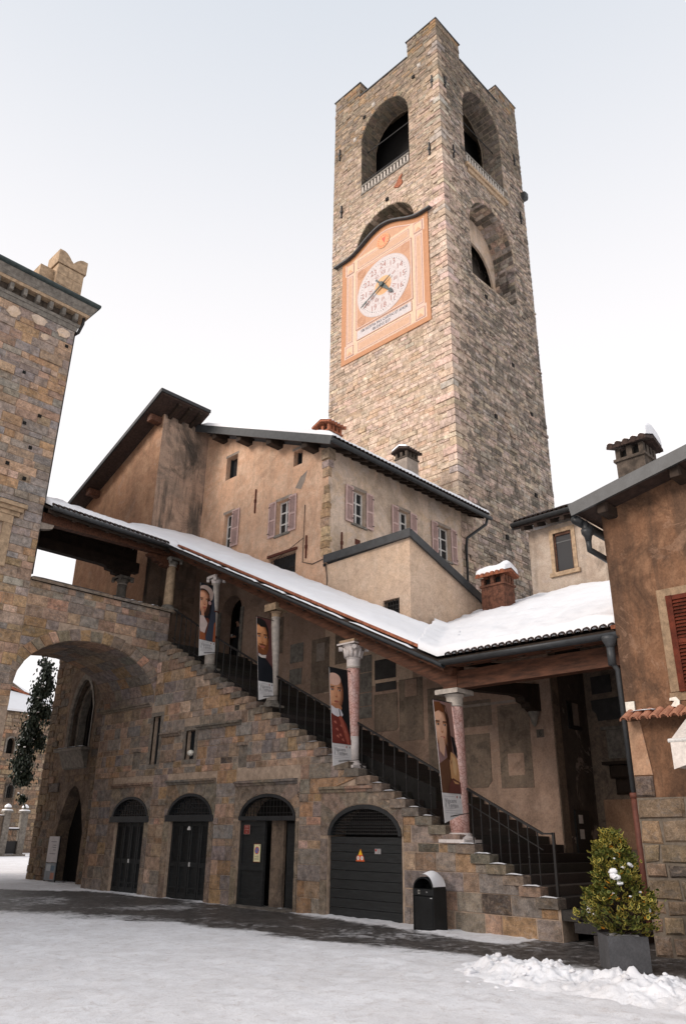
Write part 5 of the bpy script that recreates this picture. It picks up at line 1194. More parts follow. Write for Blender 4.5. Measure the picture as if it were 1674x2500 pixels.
for F, a, z in ((TL, 23.95, 38.6), (TL, 23.72, 34.1), (TL, 17.45, 34.15), (TL, 17.1, 38.75), (TR, 24.3, 38.8), (TR, 24.75, 34.2), (TR, 31.13, 34.2), (TR, 31.0, 38.5)): one('wall_anchor', 'iron', tow, lambda m: (m.fbox(F, a - .035, a + .035, z - .45, z + .42, .02, .10), m.fbox(F, a - .07, a + .07, z - .1, z + .08, .02, .12)))
one('white_board', 'white_marble', tow, lambda m: m.prism(FY(YT + .6), [(28.35, 35.3), (29.25, 35.3), (29.25, 36.4)], 0, .05))
one('wall_lamp', 'grey_metal', tow, lambda m: m.fbox(TR, 31.5, 31.85, 35.9, 36.35, .0, .3, bev=.08))
for (F, a, z) in ((TL, 22.75, 38.9), (TL, 21.3, 40.55), (TL, 17.95, 40.75)): one('boulder', 'pale_stone', tow, lambda m: m.fbox(F, a - .12, a + .12, z - .15, z + .15, 0, .08, bev=.05))
for (F, a, z) in ((TL, 18.35, 40.2), (TL, 22.0, 40.1), (TL, 20.35, 32.75), (TR, 26.9, 26.2), (TR, 28.9, 23.2), (TR, 30.0, 16.5), (TR, 28.9, 14.8), (TR, 27.0, 19.5), (TR, 27.2, 13.6), (TR, 29.3, 12.4), (TR, 30.3, 21.0)): one('putlog_hole', 'interior_shade', tow, lambda m: m.fbox(F, a - .09, a + .09, z - .1, z + .1, 0, .072))
one('old_red_crest', 'terracotta', tow, lambda m: m.prism(TL, [(19.55, 33.0), (19.3, 33.1), (19.28, 33.35), (19.4, 33.5), (19.25, 33.75), (19.45, 33.7), (19.65, 33.4), (19.85, 33.2)], 0, .075))
# snow-free ledge stripe at the right face is left plain

# ------------------------------------------------------------------ the clock
clk = thing('tower_clock', 'big painted orange wall clock with white dial and curved lead hood on the bell tower', 'clock', (XT - .1, 20.65, 23.7))
C0 = .07; CF = lambda a, b, c: TL(a, b, C0 + c)
ORA, ORL, ORD, PNK, PLN, LILAC = (.48, .262, .155), (.485, .295, .19), (.41, .185, .082), (.53, .38, .30), (.32, .13, .105), (.48, .435, .43)
def hood(y):
    u = abs(y - 20.62) / 3.2; return 30.16 + .86 * (0.5 + 0.5 * math.cos(math.pi * min(1, u / .82))) + .10 * max(0, u - .8)
ys = [17.72 + 5.82 * i / 40 for i in range(41)]
one('panel', 'print_flat', clk, lambda m: m.prism(CF, [(17.72, 23.68)] + [(23.54, 23.68)] + [(y, hood(y)) for y in reversed(ys)], -.06, 0, ORD))
pt = MB(); e = [0.0]
def lay_(fn): e[0] += .0006; fn(e[0])
ped = lambda g0, g1, dz: [(17.95 + g0, 29.9)] + [(23.3 - g0, 29.9)] + [(y, hood(y) - dz) for y in reversed(ys) if 17.95 + g1 < y < 23.3 - g1]
lay_(lambda c: flat(pt, CF, [(17.95, 23.95), (23.3, 23.95), (23.3, 30.0), (17.95, 30.0)], c, PNK))
lay_(lambda c: flat(pt, CF, ped(0, 0, .16), c, ORD)); lay_(lambda c: flat(pt, CF, ped(.1, .15, .30), c, PNK)); lay_(lambda c: flat(pt, CF, ped(.2, .25, .37), c, PLN)); lay_(lambda c: flat(pt, CF, ped(.22, .28, .40), c, ORA))
for a0, a1, b0, b1 in ((17.95, 18.05, 24.75, 29.2), (23.2, 23.3, 24.75, 29.2)): lay_(lambda c: rect(pt, CF, a0, a1, b0, b1, c, ORD))
lay_(lambda c: rect(pt, CF, 18.6, 22.68, 24.0, 29.96, c, (.57, .41, .285)))
def framed(a0, a1, b0, b1, fill, w=.05):
    lay_(lambda c: rect(pt, CF, a0, a1, b0, b1, c, PLN)); lay_(lambda c: rect(pt, CF, a0 + w * .55, a1 - w * .55, b0 + w * .55, b1 - w * .55, c, PNK)); lay_(lambda c: rect(pt, CF, a0 + w * 1.5, a1 - w * 1.5, b0 + w * 1.5, b1 - w * 1.5, c, fill))
framed(18.12, 18.52, 24.85, 29.05, ORL); framed(22.74, 23.14, 24.85, 29.05, ORL)
framed(18.92, 22.36, 24.05, 24.6, ORL); framed(18.9, 22.4, 29.25, 29.8, ORL)
for a0, a1 in ((18.05, 18.6), (22.66, 23.2)):
    for b0, b1 in ((24.02, 24.62), (29.22, 29.85)): framed(a0, a1, b0, b1, (.57, .40, .26)); lay_(lambda c: flat(pt, CF, [(a0 + .07, b0 + .07), (a1 - .07, b0 + .07), ((a0 + a1) / 2, (b0 + b1) / 2)], c, ORA))
framed(18.74, 22.5, 25.38, 29.12, (.45, .245, .145), .06); framed(18.82, 22.44, 24.72, 25.32, LILAC, .04)
for sx in (-1, 1):                                                              # scrolls painted in the corners
    for sz in (-1, 1):
        a, b = 20.62 + sx * 1.48, 27.25 + sz * 1.5
        for r_ in (.10, .19, .27): lay_(lambda c: ringd(pt, CF, a, b, r_ - .012, r_ + .012, c, (.42, .19, .10), 20))
DC, DZ = 20.62, 27.22
lay_(lambda c: disc(pt, CF, DC, DZ, 1.76, c, (.46, .39, .375), 56)); lay_(lambda c: disc(pt, CF, DC, DZ, 1.70, c, (.50, .45, .44), 56))
lay_(lambda c: (ringd(pt, CF, DC, DZ, 1.585, 1.60, c, (.42, .36, .35)), ringd(pt, CF, DC, DZ, 1.00, 1.015, c, (.42, .33, .32)), ringd(pt, CF, DC, DZ, 1.05, 1.06, c, (.42, .33, .32)), ringd(pt, CF, DC, DZ, .60, .615, c, (.42, .33, .32))))
def dots(c):
    for k in range(60):
        a = k * math.pi / 30; disc(pt, CF, DC - 1.49 * math.sin(a), DZ + 1.49 * math.cos(a), .034 if k % 5 == 0 else .024, c, (.05, .045, .05), 8)
lay_(dots); lay_(lambda c: disc(pt, CF, DC, DZ, .55, c, (.55, .33, .16), 36)); lay_(lambda c: disc(pt, CF, DC - .1, DZ - .1, .42, c, (.56, .30, .135), 36))
def sun_(c):
    disc(pt, CF, 20.6, 30.05, .44, c, (.60, .27, .125), 24)
    for k in range(15): a = k * 2 * math.pi / 15; r0, r1 = .30, .40; pt.add([CF(20.6 + r0 * math.cos(a - .12), 30.05 + r0 * math.sin(a - .12), c + .002), CF(20.6 + r1 * math.cos(a), 30.05 + r1 * math.sin(a), c + .002), CF(20.6 + r0 * math.cos(a + .12), 30.05 + r0 * math.sin(a + .12), c + .002)], [(0, 1, 2)], (.50, .08, .03))
    flat(pt, CF, [(20.69, 30.24), (20.42, 30.27), (20.5, 29.85)], c + .003, (.48, .09, .05))
lay_(sun_); pt.build('painted_face', 'print_flat', clk, fixn=False)
cc = e[0] + .003; NUM = (.34, .16, .135)
for i, s in enumerate(['24', '13', '14', '15', '16', '17', '18', '19', '20', '21', '22', '23']):
    a = i * math.pi / 6; nm = MB(); put_text(nm, CF, s, DC - 1.26 * math.sin(a), DZ + 1.26 * math.cos(a), .46, cc, NUM, squash=.95); nm.build('hour_numeral', 'print_flat', clk, fixn=False)
for i, s in enumerate(['XII', 'I', 'II', 'III', 'IV', 'V', 'VI', 'VII', 'VIII', 'IX', 'X', 'XI']):
    a = i * math.pi / 6; nm = MB(); put_text(nm, CF, s, DC - .80 * math.sin(a), DZ + .80 * math.cos(a), .36, cc, NUM, rot=-a, squash=.8); nm.build('roman_numeral', 'print_flat', clk, fixn=False)
nm = MB(); put_text(nm, CF, 'VBI IVSTITIA PAX CARITAS ET AMOR', 20.6, 25.14, .235, cc, (.13, .11, .12), squash=.80); put_text(nm, CF, 'IBI DEVS EST', 20.75, 24.90, .225, cc, (.15, .13, .14), squash=.95)
nm.build('inscription', 'print_flat', clk, fixn=False)
def hand(m, ang, L, back, w, c):
    dy, dz = -math.sin(ang), math.cos(ang); ny, nz = dz, -dy
    P = lambda s, t, cc: CF(DC + dy * s + ny * t, DZ + dz * s + nz * t, cc)
    for s0, s1, w0, w1 in ((-back, -back * .55, .3, .5), (-back * .55, 0, .5, 1.5), (0, L * .35, 1.5, 1.1), (L * .35, L * .72, 1.1, .35), (L * .72, L * .80, 1.6, 1.3), (L * .80, L, 1.3, .08)):
        V = [P(s0, -w * w0, c), P(s1, -w * w1, c), P(s1, w * w1, c), P(s0, w * w0, c)]; V += [P(s0, -w * w0, c + .03), P(s1, -w * w1, c + .03), P(s1, w * w1, c + .03), P(s0, w * w0, c + .03)]
        m.add(V, [(0, 1, 2, 3), (7, 6, 5, 4), (0, 4, 5, 1), (1, 5, 6, 2), (2, 6, 7, 3), (3, 7, 4, 0)])
    disc(m, CF, DC - dy * back * 0 + dy * -back, DZ + dz * -back, w * .9, c + .031, (1, 1, 1), 12)
one('hour_hand', 'copper_green', clk, lambda m: hand(m, math.radians(140), 1.05, .55, .075, .10)); one('minute_hand', 'copper_green', clk, lambda m: hand(m, math.radians(243), 1.62, .62, .034, .12))
one('hub', 'copper_green', clk, lambda m: m.tube([CF(DC, DZ, .02), CF(DC, DZ, .22)], .13, 14))
def hoodm(m):
    Y = [17.45 + 6.6 * i / 44 for i in range(45)]; V = []
    for y in Y:
        z = hood(min(23.5, max(17.75, y))) + .02 + (.0 if 17.75 < y < 23.5 else -.02)
        for c, dz in ((-.15, .13), (.21, .055), (.21, -.02), (.19, -.03), (-.15, .05)): V.append(CF(y, z + dz, c))
    m.add(V, [(i * 5 + k, (i + 1) * 5 + k, (i + 1) * 5 + (k + 1) % 5, i * 5 + (k + 1) % 5) for i in range(44) for k in range(5)] + [(0, 1, 2, 3, 4), tuple(range(44 * 5 + 4, 44 * 5 - 1, -1))])
one('hood', 'lead', clk, hoodm)
# ------------------------------------------------------------------ the shuttered house
hou = thing('shuttered_house', 'ochre plastered house with pink louvred shutters in front of the bell tower', 'house', (20, 19, 5))
HL, HR = FX(XI), FY(16.66); YB0 = 23.8
zrake = lambda y: 13.72 + .43 * (y - 16.66)
wl = [(21.72, 22.42, 14.33, 15.30), (17.99, 18.45, 13.62, 14.24), (21.75, 22.28, 11.42, 12.84), (18.55, 19.22, 11.2, 12.48), (18.14, 19.5, 9.5, 10.42)]
wr = [(17.47, 18.12, 11.36, 12.64), (19.86, 20.52, 11.36, 12.64), (22.17, 23.0, 11.36, 12.72)]
R4 = lambda w: [(w[0], w[2]), (w[1], w[2]), (w[1], w[3]), (w[0], w[3])]
m = MB(); m.sheet(HL, [(16.66, 8.64), (YB0, 12.12), (YB0, zrake(YB0)), (16.66, zrake(16.66))], [R4(w) for w in wl[:2]] + [[(22.28, 11.45), (22.28, 12.84), (21.75, 12.84), (21.75, 11.20)]] + [R4(wl[3])] + [[(19.5, 10.06), (19.5, 10.42), (18.14, 10.42), (18.14, 9.5)]], 0, .30); m.build('gable_wall', 'ochre_plaster', hou)
m = MB(); m.sheet(HR, [(XI, 4), (XT, 4), (XT, 13.75), (XI, 13.75)], [R4(w) for w in wr], 0, .30); m.build('front_wall', 'cream_plaster', hou)
m = MB(); m.box((XI + .35, 17.0, 9.62), (XT - .05, 23.7, 13.3)); m.build('dark_rooms', 'interior_shade', hou)
def window(F, par, a0, a1, b0, b1, sh=(True, True), cross=2, sill=True, glass='window_glass', shw=None, fr='white_paint', dep=.16, shd=None):
    w = one('window', fr, par, lambda m: ([m.fbox(F, x0, x1, b0, b1, -dep - .05, -dep) for x0, x1 in ((a0, a0 + .06), ((a0 + a1) / 2 - .035, (a0 + a1) / 2 + .035), (a1 - .06, a1))], [m.fbox(F, a0 + .06, a1 - .06, z - .025, z + .025, -dep - .045, -dep - .005) for z in [b0 + .03] + [b0 + (b1 - b0) * k / (cross + 1) for k in range(1, cross + 1)] + [b1 - .03]]))
    for x0, x1 in ((a0 + .06, (a0 + a1) / 2 - .035), ((a0 + a1) / 2 + .035, a1 - .06)):
        for k in range(cross + 1): z0 = b0 + (b1 - b0) * k / (cross + 1); z1 = b0 + (b1 - b0) * (k + 1) / (cross + 1); one('pane', glass, w, lambda m: m.fbox(F, x0, x1, z0 + .025, z1 - .025, -dep - .04, -dep - .03))
    if sill: one('sill', 'grey_stone', w, lambda m: m.fbox(F, a0 - .06, a1 + .06, b0 - .09, b0 - .005, -.15, .06, bev=.01)); one('lintel', 'cement', w, lambda m: m.fbox(F, a0 - .08, a1 + .08, b1 + .003, b1 + .11, -.05, .006))
    W_ = shw or (a1 - a0) / 2 + .02
    for on, x0, x1 in ((sh[0], a0 - W_ - .01, a0 - .01), (sh[1], a1 + .01, a1 + W_ + .01)):
        if on:
            s = one('shutter', 'shutter_pink', par, lambda m: ([m.fbox(F, p, q, b0 - .03, b1 + .03, .03, .065, bev=.004) for p, q in ((x0, x0 + .05), (x1 - .05, x1))], [m.fbox(F, x0 + .05, x1 - .05, z, z + .06, .03, .065) for z in (b0 - .03, (b0 + b1) / 2 - .06, b1 - .03)], m.fbox(F, x0 + .05, x1 - .05, b0, b1, .028, .034)))
            def slats(m):
                n = int((b1 - b0) / .052)
                for k in range(n):
                    z = b0 + .035 + (b1 - b0 - .05) * k / n
                    m.add([F(x0 + .05, z, .060), F(x1 - .05, z, .060), F(x1 - .05, z + .035, .036), F(x0 + .05, z + .035, .036)], [(0, 1, 2, 3)])
            one('louvres', 'shutter_pink', s, slats); one('hinge', 'iron', s, lambda m: [m.fbox(F, x1 - .05, x1 + .02, z, z + .03, .03, .075) for z in (b0 + .12, b1 - .15)])
    return w
window(HL, hou, *wl[2], sh=(True, False), shw=.42); window(HL, hou, *wl[3], sh=(True, True), shw=.37)
for w in wr: window(HR, hou, *w, sh=(True, True), shw=.36)
for w in wl[:2]:
    v = one('attic_window', 'dark_metal', hou, lambda m: ([m.fbox(HL, a, b, w[2], w[3], -.28, -.2) for a, b in ((w[0], w[0] + .05), (w[1] - .05, w[1]))], m.fbox(HL, w[0], w[1], w[2], w[2] + .05, -.28, -.2)))
    one('pane', 'window_glass', v, lambda m: m.fbox(HL, w[0], w[1], w[2], w[3], -.29, -.27)); one('lintel', 'cement', v, lambda m: m.fbox(HL, w[0] - .06, w[1] + .06, w[3] + .002, w[3] + .1, -.05, .006))
w = wl[4]
v = one('barred_window', 'dark_metal', hou, lambda m: m.fbox(HL, w[0], w[1], w[2], w[3], -.26, -.22)); one('lintel', 'rusty_iron', v, lambda m: m.fbox(HL, w[0] - .08, w[1] + .08, w[3] + .002, w[3] + .09, -.1, .07, bev=.02))
def cage(m):
    for k in range(11): a = w[0] + .03 + (w[1] - w[0] - .06) * k / 10; m.tube([HL(a, w[3] - .05, -.08), HL(a, w[2] + .34, -.08), HL(a, w[2] + .26, .22), HL(a, w[2] - .05, .22), HL(a, w[2] - .08, -.02)], .012, 5)
    for z in (w[2] + .4, w[2] + .65): m.fbox(HL, w[0], w[1], z, z + .02, -.09, -.07)
    m.fbox(HL, w[0], w[1], w[2] + .1, w[2] + .13, .21, .235)
one('grille', 'iron', v, cage)
# exposed quoins at the corner
rq = random.Random(17); z = 9.9
while z < 13.6:
    h = rq.uniform(.16, .36)
    if not 12.2 < z < 12.45:
        L1 = rq.uniform(.12, .34); L2 = rq.uniform(.05, .22); m = MB(); c = pick(rq, [(3, (.52, .36, .23)), (2, (.40, .26, .15)), (2, (.50, .42, .36)), (1, (.27, .18, .11))]); d = rq.uniform(.012, .04)
        m.box((XI - d, 16.66 - d, z), (XI + L2, 16.66 + L1, z + h - .02), c); m.build('quoin', 'stone', hou)
    z += h
one('quoin_block', 'stone', hou, lambda m: m.chunk(lambda a, b, c: (a, b, c), [(XI - .08, 16.58), (XI + .25, 16.58), (XI + .25, 16.95), (XI - .08, 16.95)], 13.35, 13.75, (.38, .29, .21), .03))
one('patch', 'cement', hou, lambda m: m.prism(HL, [(18.3, 12.75), (18.05, 13.1), (17.7, 13.25), (17.85, 12.85), (18.0, 12.62)], -.01, .005))
for F, a, z0, z1 in ((HL, 20.44, 12.4, 13.35), (HR, 16.95, 10.1, 10.85), (HL, 17.62, 10.0, 10.8)): one('wall_anchor', 'rusty_iron', hou, lambda m: (m.fbox(F, a - .02, a + .02, z0, z1, .0, .05), m.fbox(F, a - .04, a + .04, (z0 + z1) / 2 - .06, (z0 + z1) / 2 + .06, 0, .06)))
one('air_vent', 'rusty_iron', hou, lambda m: m.fbox(HR, 17.6, 17.86, 10.62, 10.82, -.05, .008))
one('wall_cable', 'iron', hou, lambda m: (m.tube([HL(17.75, 11.95, .02), HL(17.78, 9.9, .02), HL(17.3, 9.72, .02), HL(16.75, 9.78, .03)], .014, 5), m.tube([HL(19.9, 10.05, .015), HL(17.8, 10.75, .015)], .009, 5)))
# roof
hroof = one('roof', 'dark_tile', hou, lambda m: m.prism(FX(0), [(15.92, zrake(15.92) + .12), (YB0 + .1, zrake(YB0 + .1) + .12), (YB0 + .1, zrake(YB0 + .1) + .24), (15.92, zrake(15.92) + .24)], -24.7, -15.66))
def sub(nm, mt, fn, par=hroof, **k): return one(nm, mt, par, fn, **k)
sub('verge_flashing', 'grey_metal', lambda m: m.bar((15.63, 15.88, zrake(15.88) + .13), (15.63, YB0 + .1, zrake(YB0 + .1) + .13), .05, .30))
sub('gutter', 'dark_metal', lambda m: m.tube([(15.62, 15.86, zrake(15.9) + .12), (24.75, 15.86, zrake(15.9) + .10)], .085, 8), smooth=True)
for y in (22.6, 21.0, 19.2, 17.3): sub('purlin', 'dark_timber', lambda m: m.fbox(FY(y), 15.72, XI + .1, zrake(y) - .22, zrake(y) + .10, -.14, .14, bev=.03))
for i in range(19): x = 16.6 + i * .43; sub('rafter', 'dark_timber', lambda m: m.bar((x, 15.95, zrake(15.95) + .05), (x, 16.75, zrake(16.75) + .05), .12, .13))
snow = snow_field(lambda u, v: (15.66 + 9.0 * u, 15.84 + 7.7 * v ** 1.5, zrake(15.84 + 7.7 * v ** 1.5) + .24), 90, 22, .13, 12.0, .085); snow.build('snow', 'snow', hroof, smooth=True)
for i in range(46): tile((15.75 + i * .195, 15.84, zrake(15.84) + .24), (0, 1, .43), .36, .085, 'dark_tile', 1.0, hou)
one('downpipe', 'dark_metal', hou, lambda m: m.tube([(24.55, 15.9, 13.5), (24.5, 15.95, 13.2), (23.95, 16.52, 12.6), (23.92, 16.56, 12.2), (23.92, 16.56, 8.0)], .06, 8), smooth=True)
bx('skylight', 'grey_metal', hroof, (22.4, 18.3, 14.7), (23.0, 18.7, 14.95)); bx('skylight', 'grey_metal', hroof, (23.2, 17.2, 14.2), (23.75, 17.6, 14.5))
def chimney(par, x, y, z0, z1, w, d, body, head, cap, rot=False, snow_=.10, label=None):
    c = one('chimney', body, par, lambda m: m.box((x - w / 2, y - d / 2, z0), (x + w / 2, y + d / 2, z1)), label=label)
    def h(m):
        m.box((x - w / 2 - .04, y - d / 2 - .04, z1), (x + w / 2 + .04, y + d / 2 + .04, z1 + .06))
        for sx in (-1, -.33, .33, 1):
            for sy in (-1, 1): m.box((x + sx * (w / 2 - .06) - .05, y + sy * (d / 2 - .05) - .05, z1 + .06), (x + sx * (w / 2 - .06) + .05, y + sy * (d / 2 - .05) + .05, z1 + .30))
        for sx in (-1, 1): m.box((x + sx * (w / 2 - .05) - .05, y - .06, z1 + .06), (x + sx * (w / 2 - .05) + .05, y + .06, z1 + .30))
    one('vent_head', head, c, h); bx('soot', 'interior_shade', c, (x - w / 2 + .12, y - d / 2 + .12, z1 + .05), (x + w / 2 - .12, y + d / 2 - .12, z1 + .29))  # vent hollow: soot and its shade in one near-black block
    o = .12; zt = z1 + .30; ww, dd_ = (d, w) if rot else (w, d); k = (dd_ / 2 + o) * .34
    Q = (lambda a, b, z: (x + b, y + a, z)) if rot else (lambda a, b, z: (x + a, y + b, z))           # a along the ridge, b across it
    G = lambda a, b, c: Q(c, a, b)
    one('cap', cap, c, lambda m: m.prism(G, [(-dd_ / 2 - o, zt), (0, zt + k), (dd_ / 2 + o, zt), (dd_ / 2 + o, zt + .06), (0, zt + k + .07), (-dd_ / 2 - o, zt + .06)], -ww / 2 - o, ww / 2 + o))
    n = max(4, int((ww + 2 * o) / .16))
    for sy in (-1, 1):
        for i in range(n): a_ = -ww / 2 - o + (i + .5) * (ww + 2 * o) / n; one('cap_tile', cap, c, lambda m: m.tube([Q(a_, sy * (dd_ / 2 + o + .02), zt + .05), Q(a_, 0, zt + k + .06)], .065, 8))
    if snow_:
        m = snow_field(lambda u, v: Q(-ww / 2 - o + (ww + 2 * o) * u, -dd_ / 2 - o * .6 + (dd_ + 1.2 * o) * v, zt + .09 + k * (1 - abs(2 * v - 1))), 14, 16, snow_, 3.0, .03, 2.5, 2.5); m.build('snow_cap', 'snow', c, smooth=True)
    return c
chimney(hou, 18.55, 19.0, 14.6, 15.95, .72, .72, 'cement', 'terracotta', 'terracotta', label='low chimney with red terracotta lantern head')
chimney(hou, 21.95, 17.9, 14.2, 15.72, .72, .62, 'cement', 'soot_brick', 'dark_tile', label='grey rendered chimney with a small tiled cap')

# ------------------------------------------------------------------ brown buttressed house on the left
bh = thing('gabled_house', 'dark brown plastered house with steep eave and big pointed window, beyond the archway', 'house', (14.1, 26, 0))
XB = 14.10; YBE = 29.45; zb2 = lambda y: 16.95 - .45 * (y - 23.8)
BL, BR = FX(XB), FY(23.8)
gw = [(27.95, 4.4), (27.95, 5.9)] + [(27.95 - .87 * t - .0, 5.9 + 1.15 * math.sin(t * math.pi / 2) ** .8) for t in (.25, .5, .75, 1)] + [(26.21 + .87 * t, 5.9 + 1.15 * math.sin(t * math.pi / 2) ** .8) for t in (.75, .5, .25)] + [(26.21, 5.9), (26.21, 4.4)]
gd = [(27.75, 0), (27.75, 1.6)] + [(27.75 - .93 * t, 1.6 + 1.5 * math.sin(t * math.pi / 2) ** .85) for t in (.25, .5, .75, 1)] + [(25.9 + .92 * t, 1.6 + 1.5 * math.sin(t * math.pi / 2) ** .85) for t in (.75, .5, .25)] + [(25.9, 1.6), (25.9, 0)]
m = MB(); m.sheet(BL, [(23.6, 0), (YBE, 0), (YBE, 8.1), (23.6, 8.1)], [gw, gd], 0, .5); m.build('lower_wall', 'rubble_render', bh)
m = MB(); m.sheet(BL, [(23.8, 8.1), (YBE, 8.1), (YBE, zb2(YBE)), (23.8, zb2(23.8))]); m.build('upper_wall', 'brown_plaster', bh)
m = MB(); m.sheet(BR, [(XB, 7), (XI + .2, 7), (XI + .2, 16.95), (XB, 16.95)]); m.build('end_wall', 'stained_plaster', bh)
m = MB(); m.sheet(FY(YBE - .0), [(XB, 0), (24, 0), (24, zb2(YBE)), (XB, zb2(YBE))]); m.build('rear_wall', 'brown_plaster', bh)
m = MB(); m.sheet(FX(XB + .52), [(24, 0), (29, 0), (29, 8), (24, 8)]); m.build('dark_inside', 'interior_shade', bh)
for k, (o, mt) in enumerate(((.0, 'grey_stone'), (.13, 'soot_brick'), (.25, 'grey_stone'))):           # stepped mouldings of the pointed window
    cx = 27.08; sc = lambda p, s: (cx + (p[0] - cx) * s, 4.4 + (p[1] - 4.4) * (1 - (1 - s) * .6))
    A = [sc(p, 1.0 - o * .9 + .02) for p in gw]; Bq = [sc(p, 1.0 - o * .9 - .12) for p in gw]; n = len(A)
    one('window_moulding', mt, bh, lambda m: m.add([BL(a, b, .03 - o) for a, b in A] + [BL(a, b, .0 - o) for a, b in Bq] + [BL(a, b, -.3 - o) for a, b in Bq], [(i, i + 1, n + i + 1, n + i) for i in range(n - 1)] + [(n + i, n + i + 1, 2 * n + i + 1, 2 * n + i) for i in range(n - 1)]))
one('window_tracery', 'iron', bh, lambda m: [m.fbox(BL, a - .025, a + .025, 4.45, 6.6, -.48, -.42) for a in (26.8, 27.3)])
one('window_ledge', 'grey_stone', bh, lambda m: (m.fbox(BL, 26.1, 28.15, 4.26, 4.36, 0, .36, bev=.02), m.prism(FY(26.2), [(XB, 4.26), (XB - .3, 4.26), (XB - .08, 3.7), (XB, 3.66)], -1.6, 0)))
one('ledge_snow', 'snow', bh, lambda m: snow_strip(m, [(XB - .34, 26.1 + 2.05 * i / 8, 4.36) for i in range(9)], .30, .05, random.Random(2)), smooth=True)
rb = random.Random(14)                                                        # rough stones of the corner
z = 0
while z < 8:
    h = rb.uniform(.22, .4); L_ = rb.uniform(.3, .7); m = MB(); m.chunk(BL, [(YBE - L_, z + .01), (YBE + .0, z + .01), (YBE + .0, z + h - .01), (YBE - L_, z + h - .01)], -.1, rb.uniform(.02, .05), pick(rb, [(2, (.20, .135, .085)), (2, (.15, .11, .08)), (1, (.25, .17, .10))]), .02, rb); m.build('quoin', 'stone', bh, fixn=False); z += h
qb = [q for q in courses(rb, 0, 8.0, (.16, .34), (.22, .55), lambda z: open_ints(z, 23.8, YBE - .5, [], [(25.75, 27.95, -1, 3.15), (26.0, 28.2, 3.6, 7.15)]), .02)]
lay(bh, BL, qb, rb, lambda q: pick(rb, [(3, (.185, .13, .085)), (3, (.15, .115, .085)), (2, (.22, .155, .10)), (1, (.13, .115, .10))]), 'stone', .02, (.0, .03))
bro = one('roof', 'dark_tile', bh, lambda m: m.prism(FX(0), [(23.06, zb2(23.06) + .02), (31.2, zb2(31.2) + .02), (31.2, zb2(31.2) + .20), (23.06, zb2(23.06) + .20)], -15.72, -13.45))
one('verge_flashing', 'dark_metal', bro, lambda m: m.bar((13.42, 23.03, zb2(23.03) + .14), (13.42, 31.2, zb2(31.2) + .14), .05, .16)); one('eave_flashing', 'dark_metal', bro, lambda m: m.bar((13.40, 23.03, zb2(23.03) + .14), (15.74, 23.03, zb2(23.03) + .14), .05, .14))
for y in (24.05, 28.3): one('purlin', 'timber', bro, lambda m: m.fbox(FY(y), 13.6, XB + .1, zb2(y) - .30, zb2(y), -.14, .14, bev=.04))
for x in (14.35, 14.85, 15.35): one('rafter', 'dark_timber', bro, lambda m: m.bar((x, 23.1, zb2(23.1) - .06), (x, 23.9, zb2(23.9) - .06), .14, .14))
# poster board by the pointed door
pb = thing('poster_board', 'tall white printed board leaning by the dark pointed doorway', 'poster', (13.9, 27.4, 0)); PBF = FX(13.95)
one('board', 'print_flat', pb, lambda m: (m.fbox(PBF, 27.05, 27.78, .62, 1.44, 0, .03, (.50, .47, .47))))
one('photo_panel', 'print_flat', pb, lambda m: (m.fbox(PBF, 27.05, 27.78, .06, .60, 0, .03, (.20, .22, .24)), rect(m, PBF, 27.1, 27.35, .1, .3, .0315, (.40, .16, .10)), rect(m, PBF, 27.4, 27.7, .35, .55, .0315, (.42, .45, .47)), rect(m, PBF, 27.12, 27.36, .36, .52, .0315, (.10, .16, .22))))
one('lettering', 'print_flat', pb, lambda m: [rect(m, PBF, 27.2, 27.2 + w_, z, z + .02, .0315, (.16, .15, .16)) for z, w_ in ((1.26, .40), (1.15, .22), (1.08, .25), (1.0, .2), (.88, .42))])
one('frame', 'iron', pb, lambda m: [m.fbox(PBF, a, a + .025, 0, 1.45, -.02, .012) for a in (27.02, 27.78)])

# ------------------------------------------------------------------ lean-to annex
ann = thing('annex', 'low peach plastered annex with dark metal roof edge, rising behind the snowy canopy', 'annex', (18, 14.9, 6))
AL, AF = FX(XI - .004), FY(13.24); aw = (13.66, 14.28, 7.36, 7.90)
m = MB(); m.sheet(AL, [(13.24, 5.5), (16.64, 5.5), (16.64, 9.55), (13.24, 9.62)], [R4(aw)], 0, .25); m.build('side_wall', 'annex_plaster', ann)
m = MB(); m.sheet(AF, [(XI, 5.5), (21.3, 5.5), (21.3, 7.85), (XI, 9.62)]); m.build('front_wall', 'annex_plaster', ann)
aro = one('roof', 'grey_metal', ann, lambda m: m.prism(FY(13.17), [(XI - .08, 9.64), (21.3, 7.86), (21.3, 8.04), (XI - .08, 9.84)], -3.47, 0))
one('edge_flashing', 'grey_metal', aro, lambda m: (m.fbox(FX(XI - .09), 13.13, 16.70, 9.60, 9.86, 0, .03), m.bar((XI - .10, 13.14, 9.72), (21.3, 13.14, 7.94), .05, .24)))
one('snow', 'snow', aro, lambda m: snow_strip(m, [(XI + .2 + i * .3, 13.2, 9.77 - (.2 + i * .3) * .355) for i in range(16)], 2.5, .06, random.Random(3), (0, 1, 0)), smooth=True)
v = one('barred_window', 'interior_shade', ann, lambda m: m.fbox(AL, *aw, -.26, -.2)); one('grille', 'iron', v, lambda m: ([m.fbox(AL, aw[0] + .1 * k, aw[0] + .1 * k + .016, aw[2], aw[3], -.1, -.085) for k in range(7)], [m.fbox(AL, aw[0], aw[1], aw[2] + .12 * k, aw[2] + .12 * k + .016, -.085, -.07) for k in range(1, 5)]))
one('cable', 'iron', ann, lambda m: (m.tube([AL(16.68, 9.62, .03), AL(16.58, 9.0, .03), AL(16.62, 8.6, .03), AL(16.7, 8.3, .03)], .014, 5), m.lathe((XI - .05, 16.72, 9.5), [(.03, 0), (.04, .05), (.03, .1)], 8)))
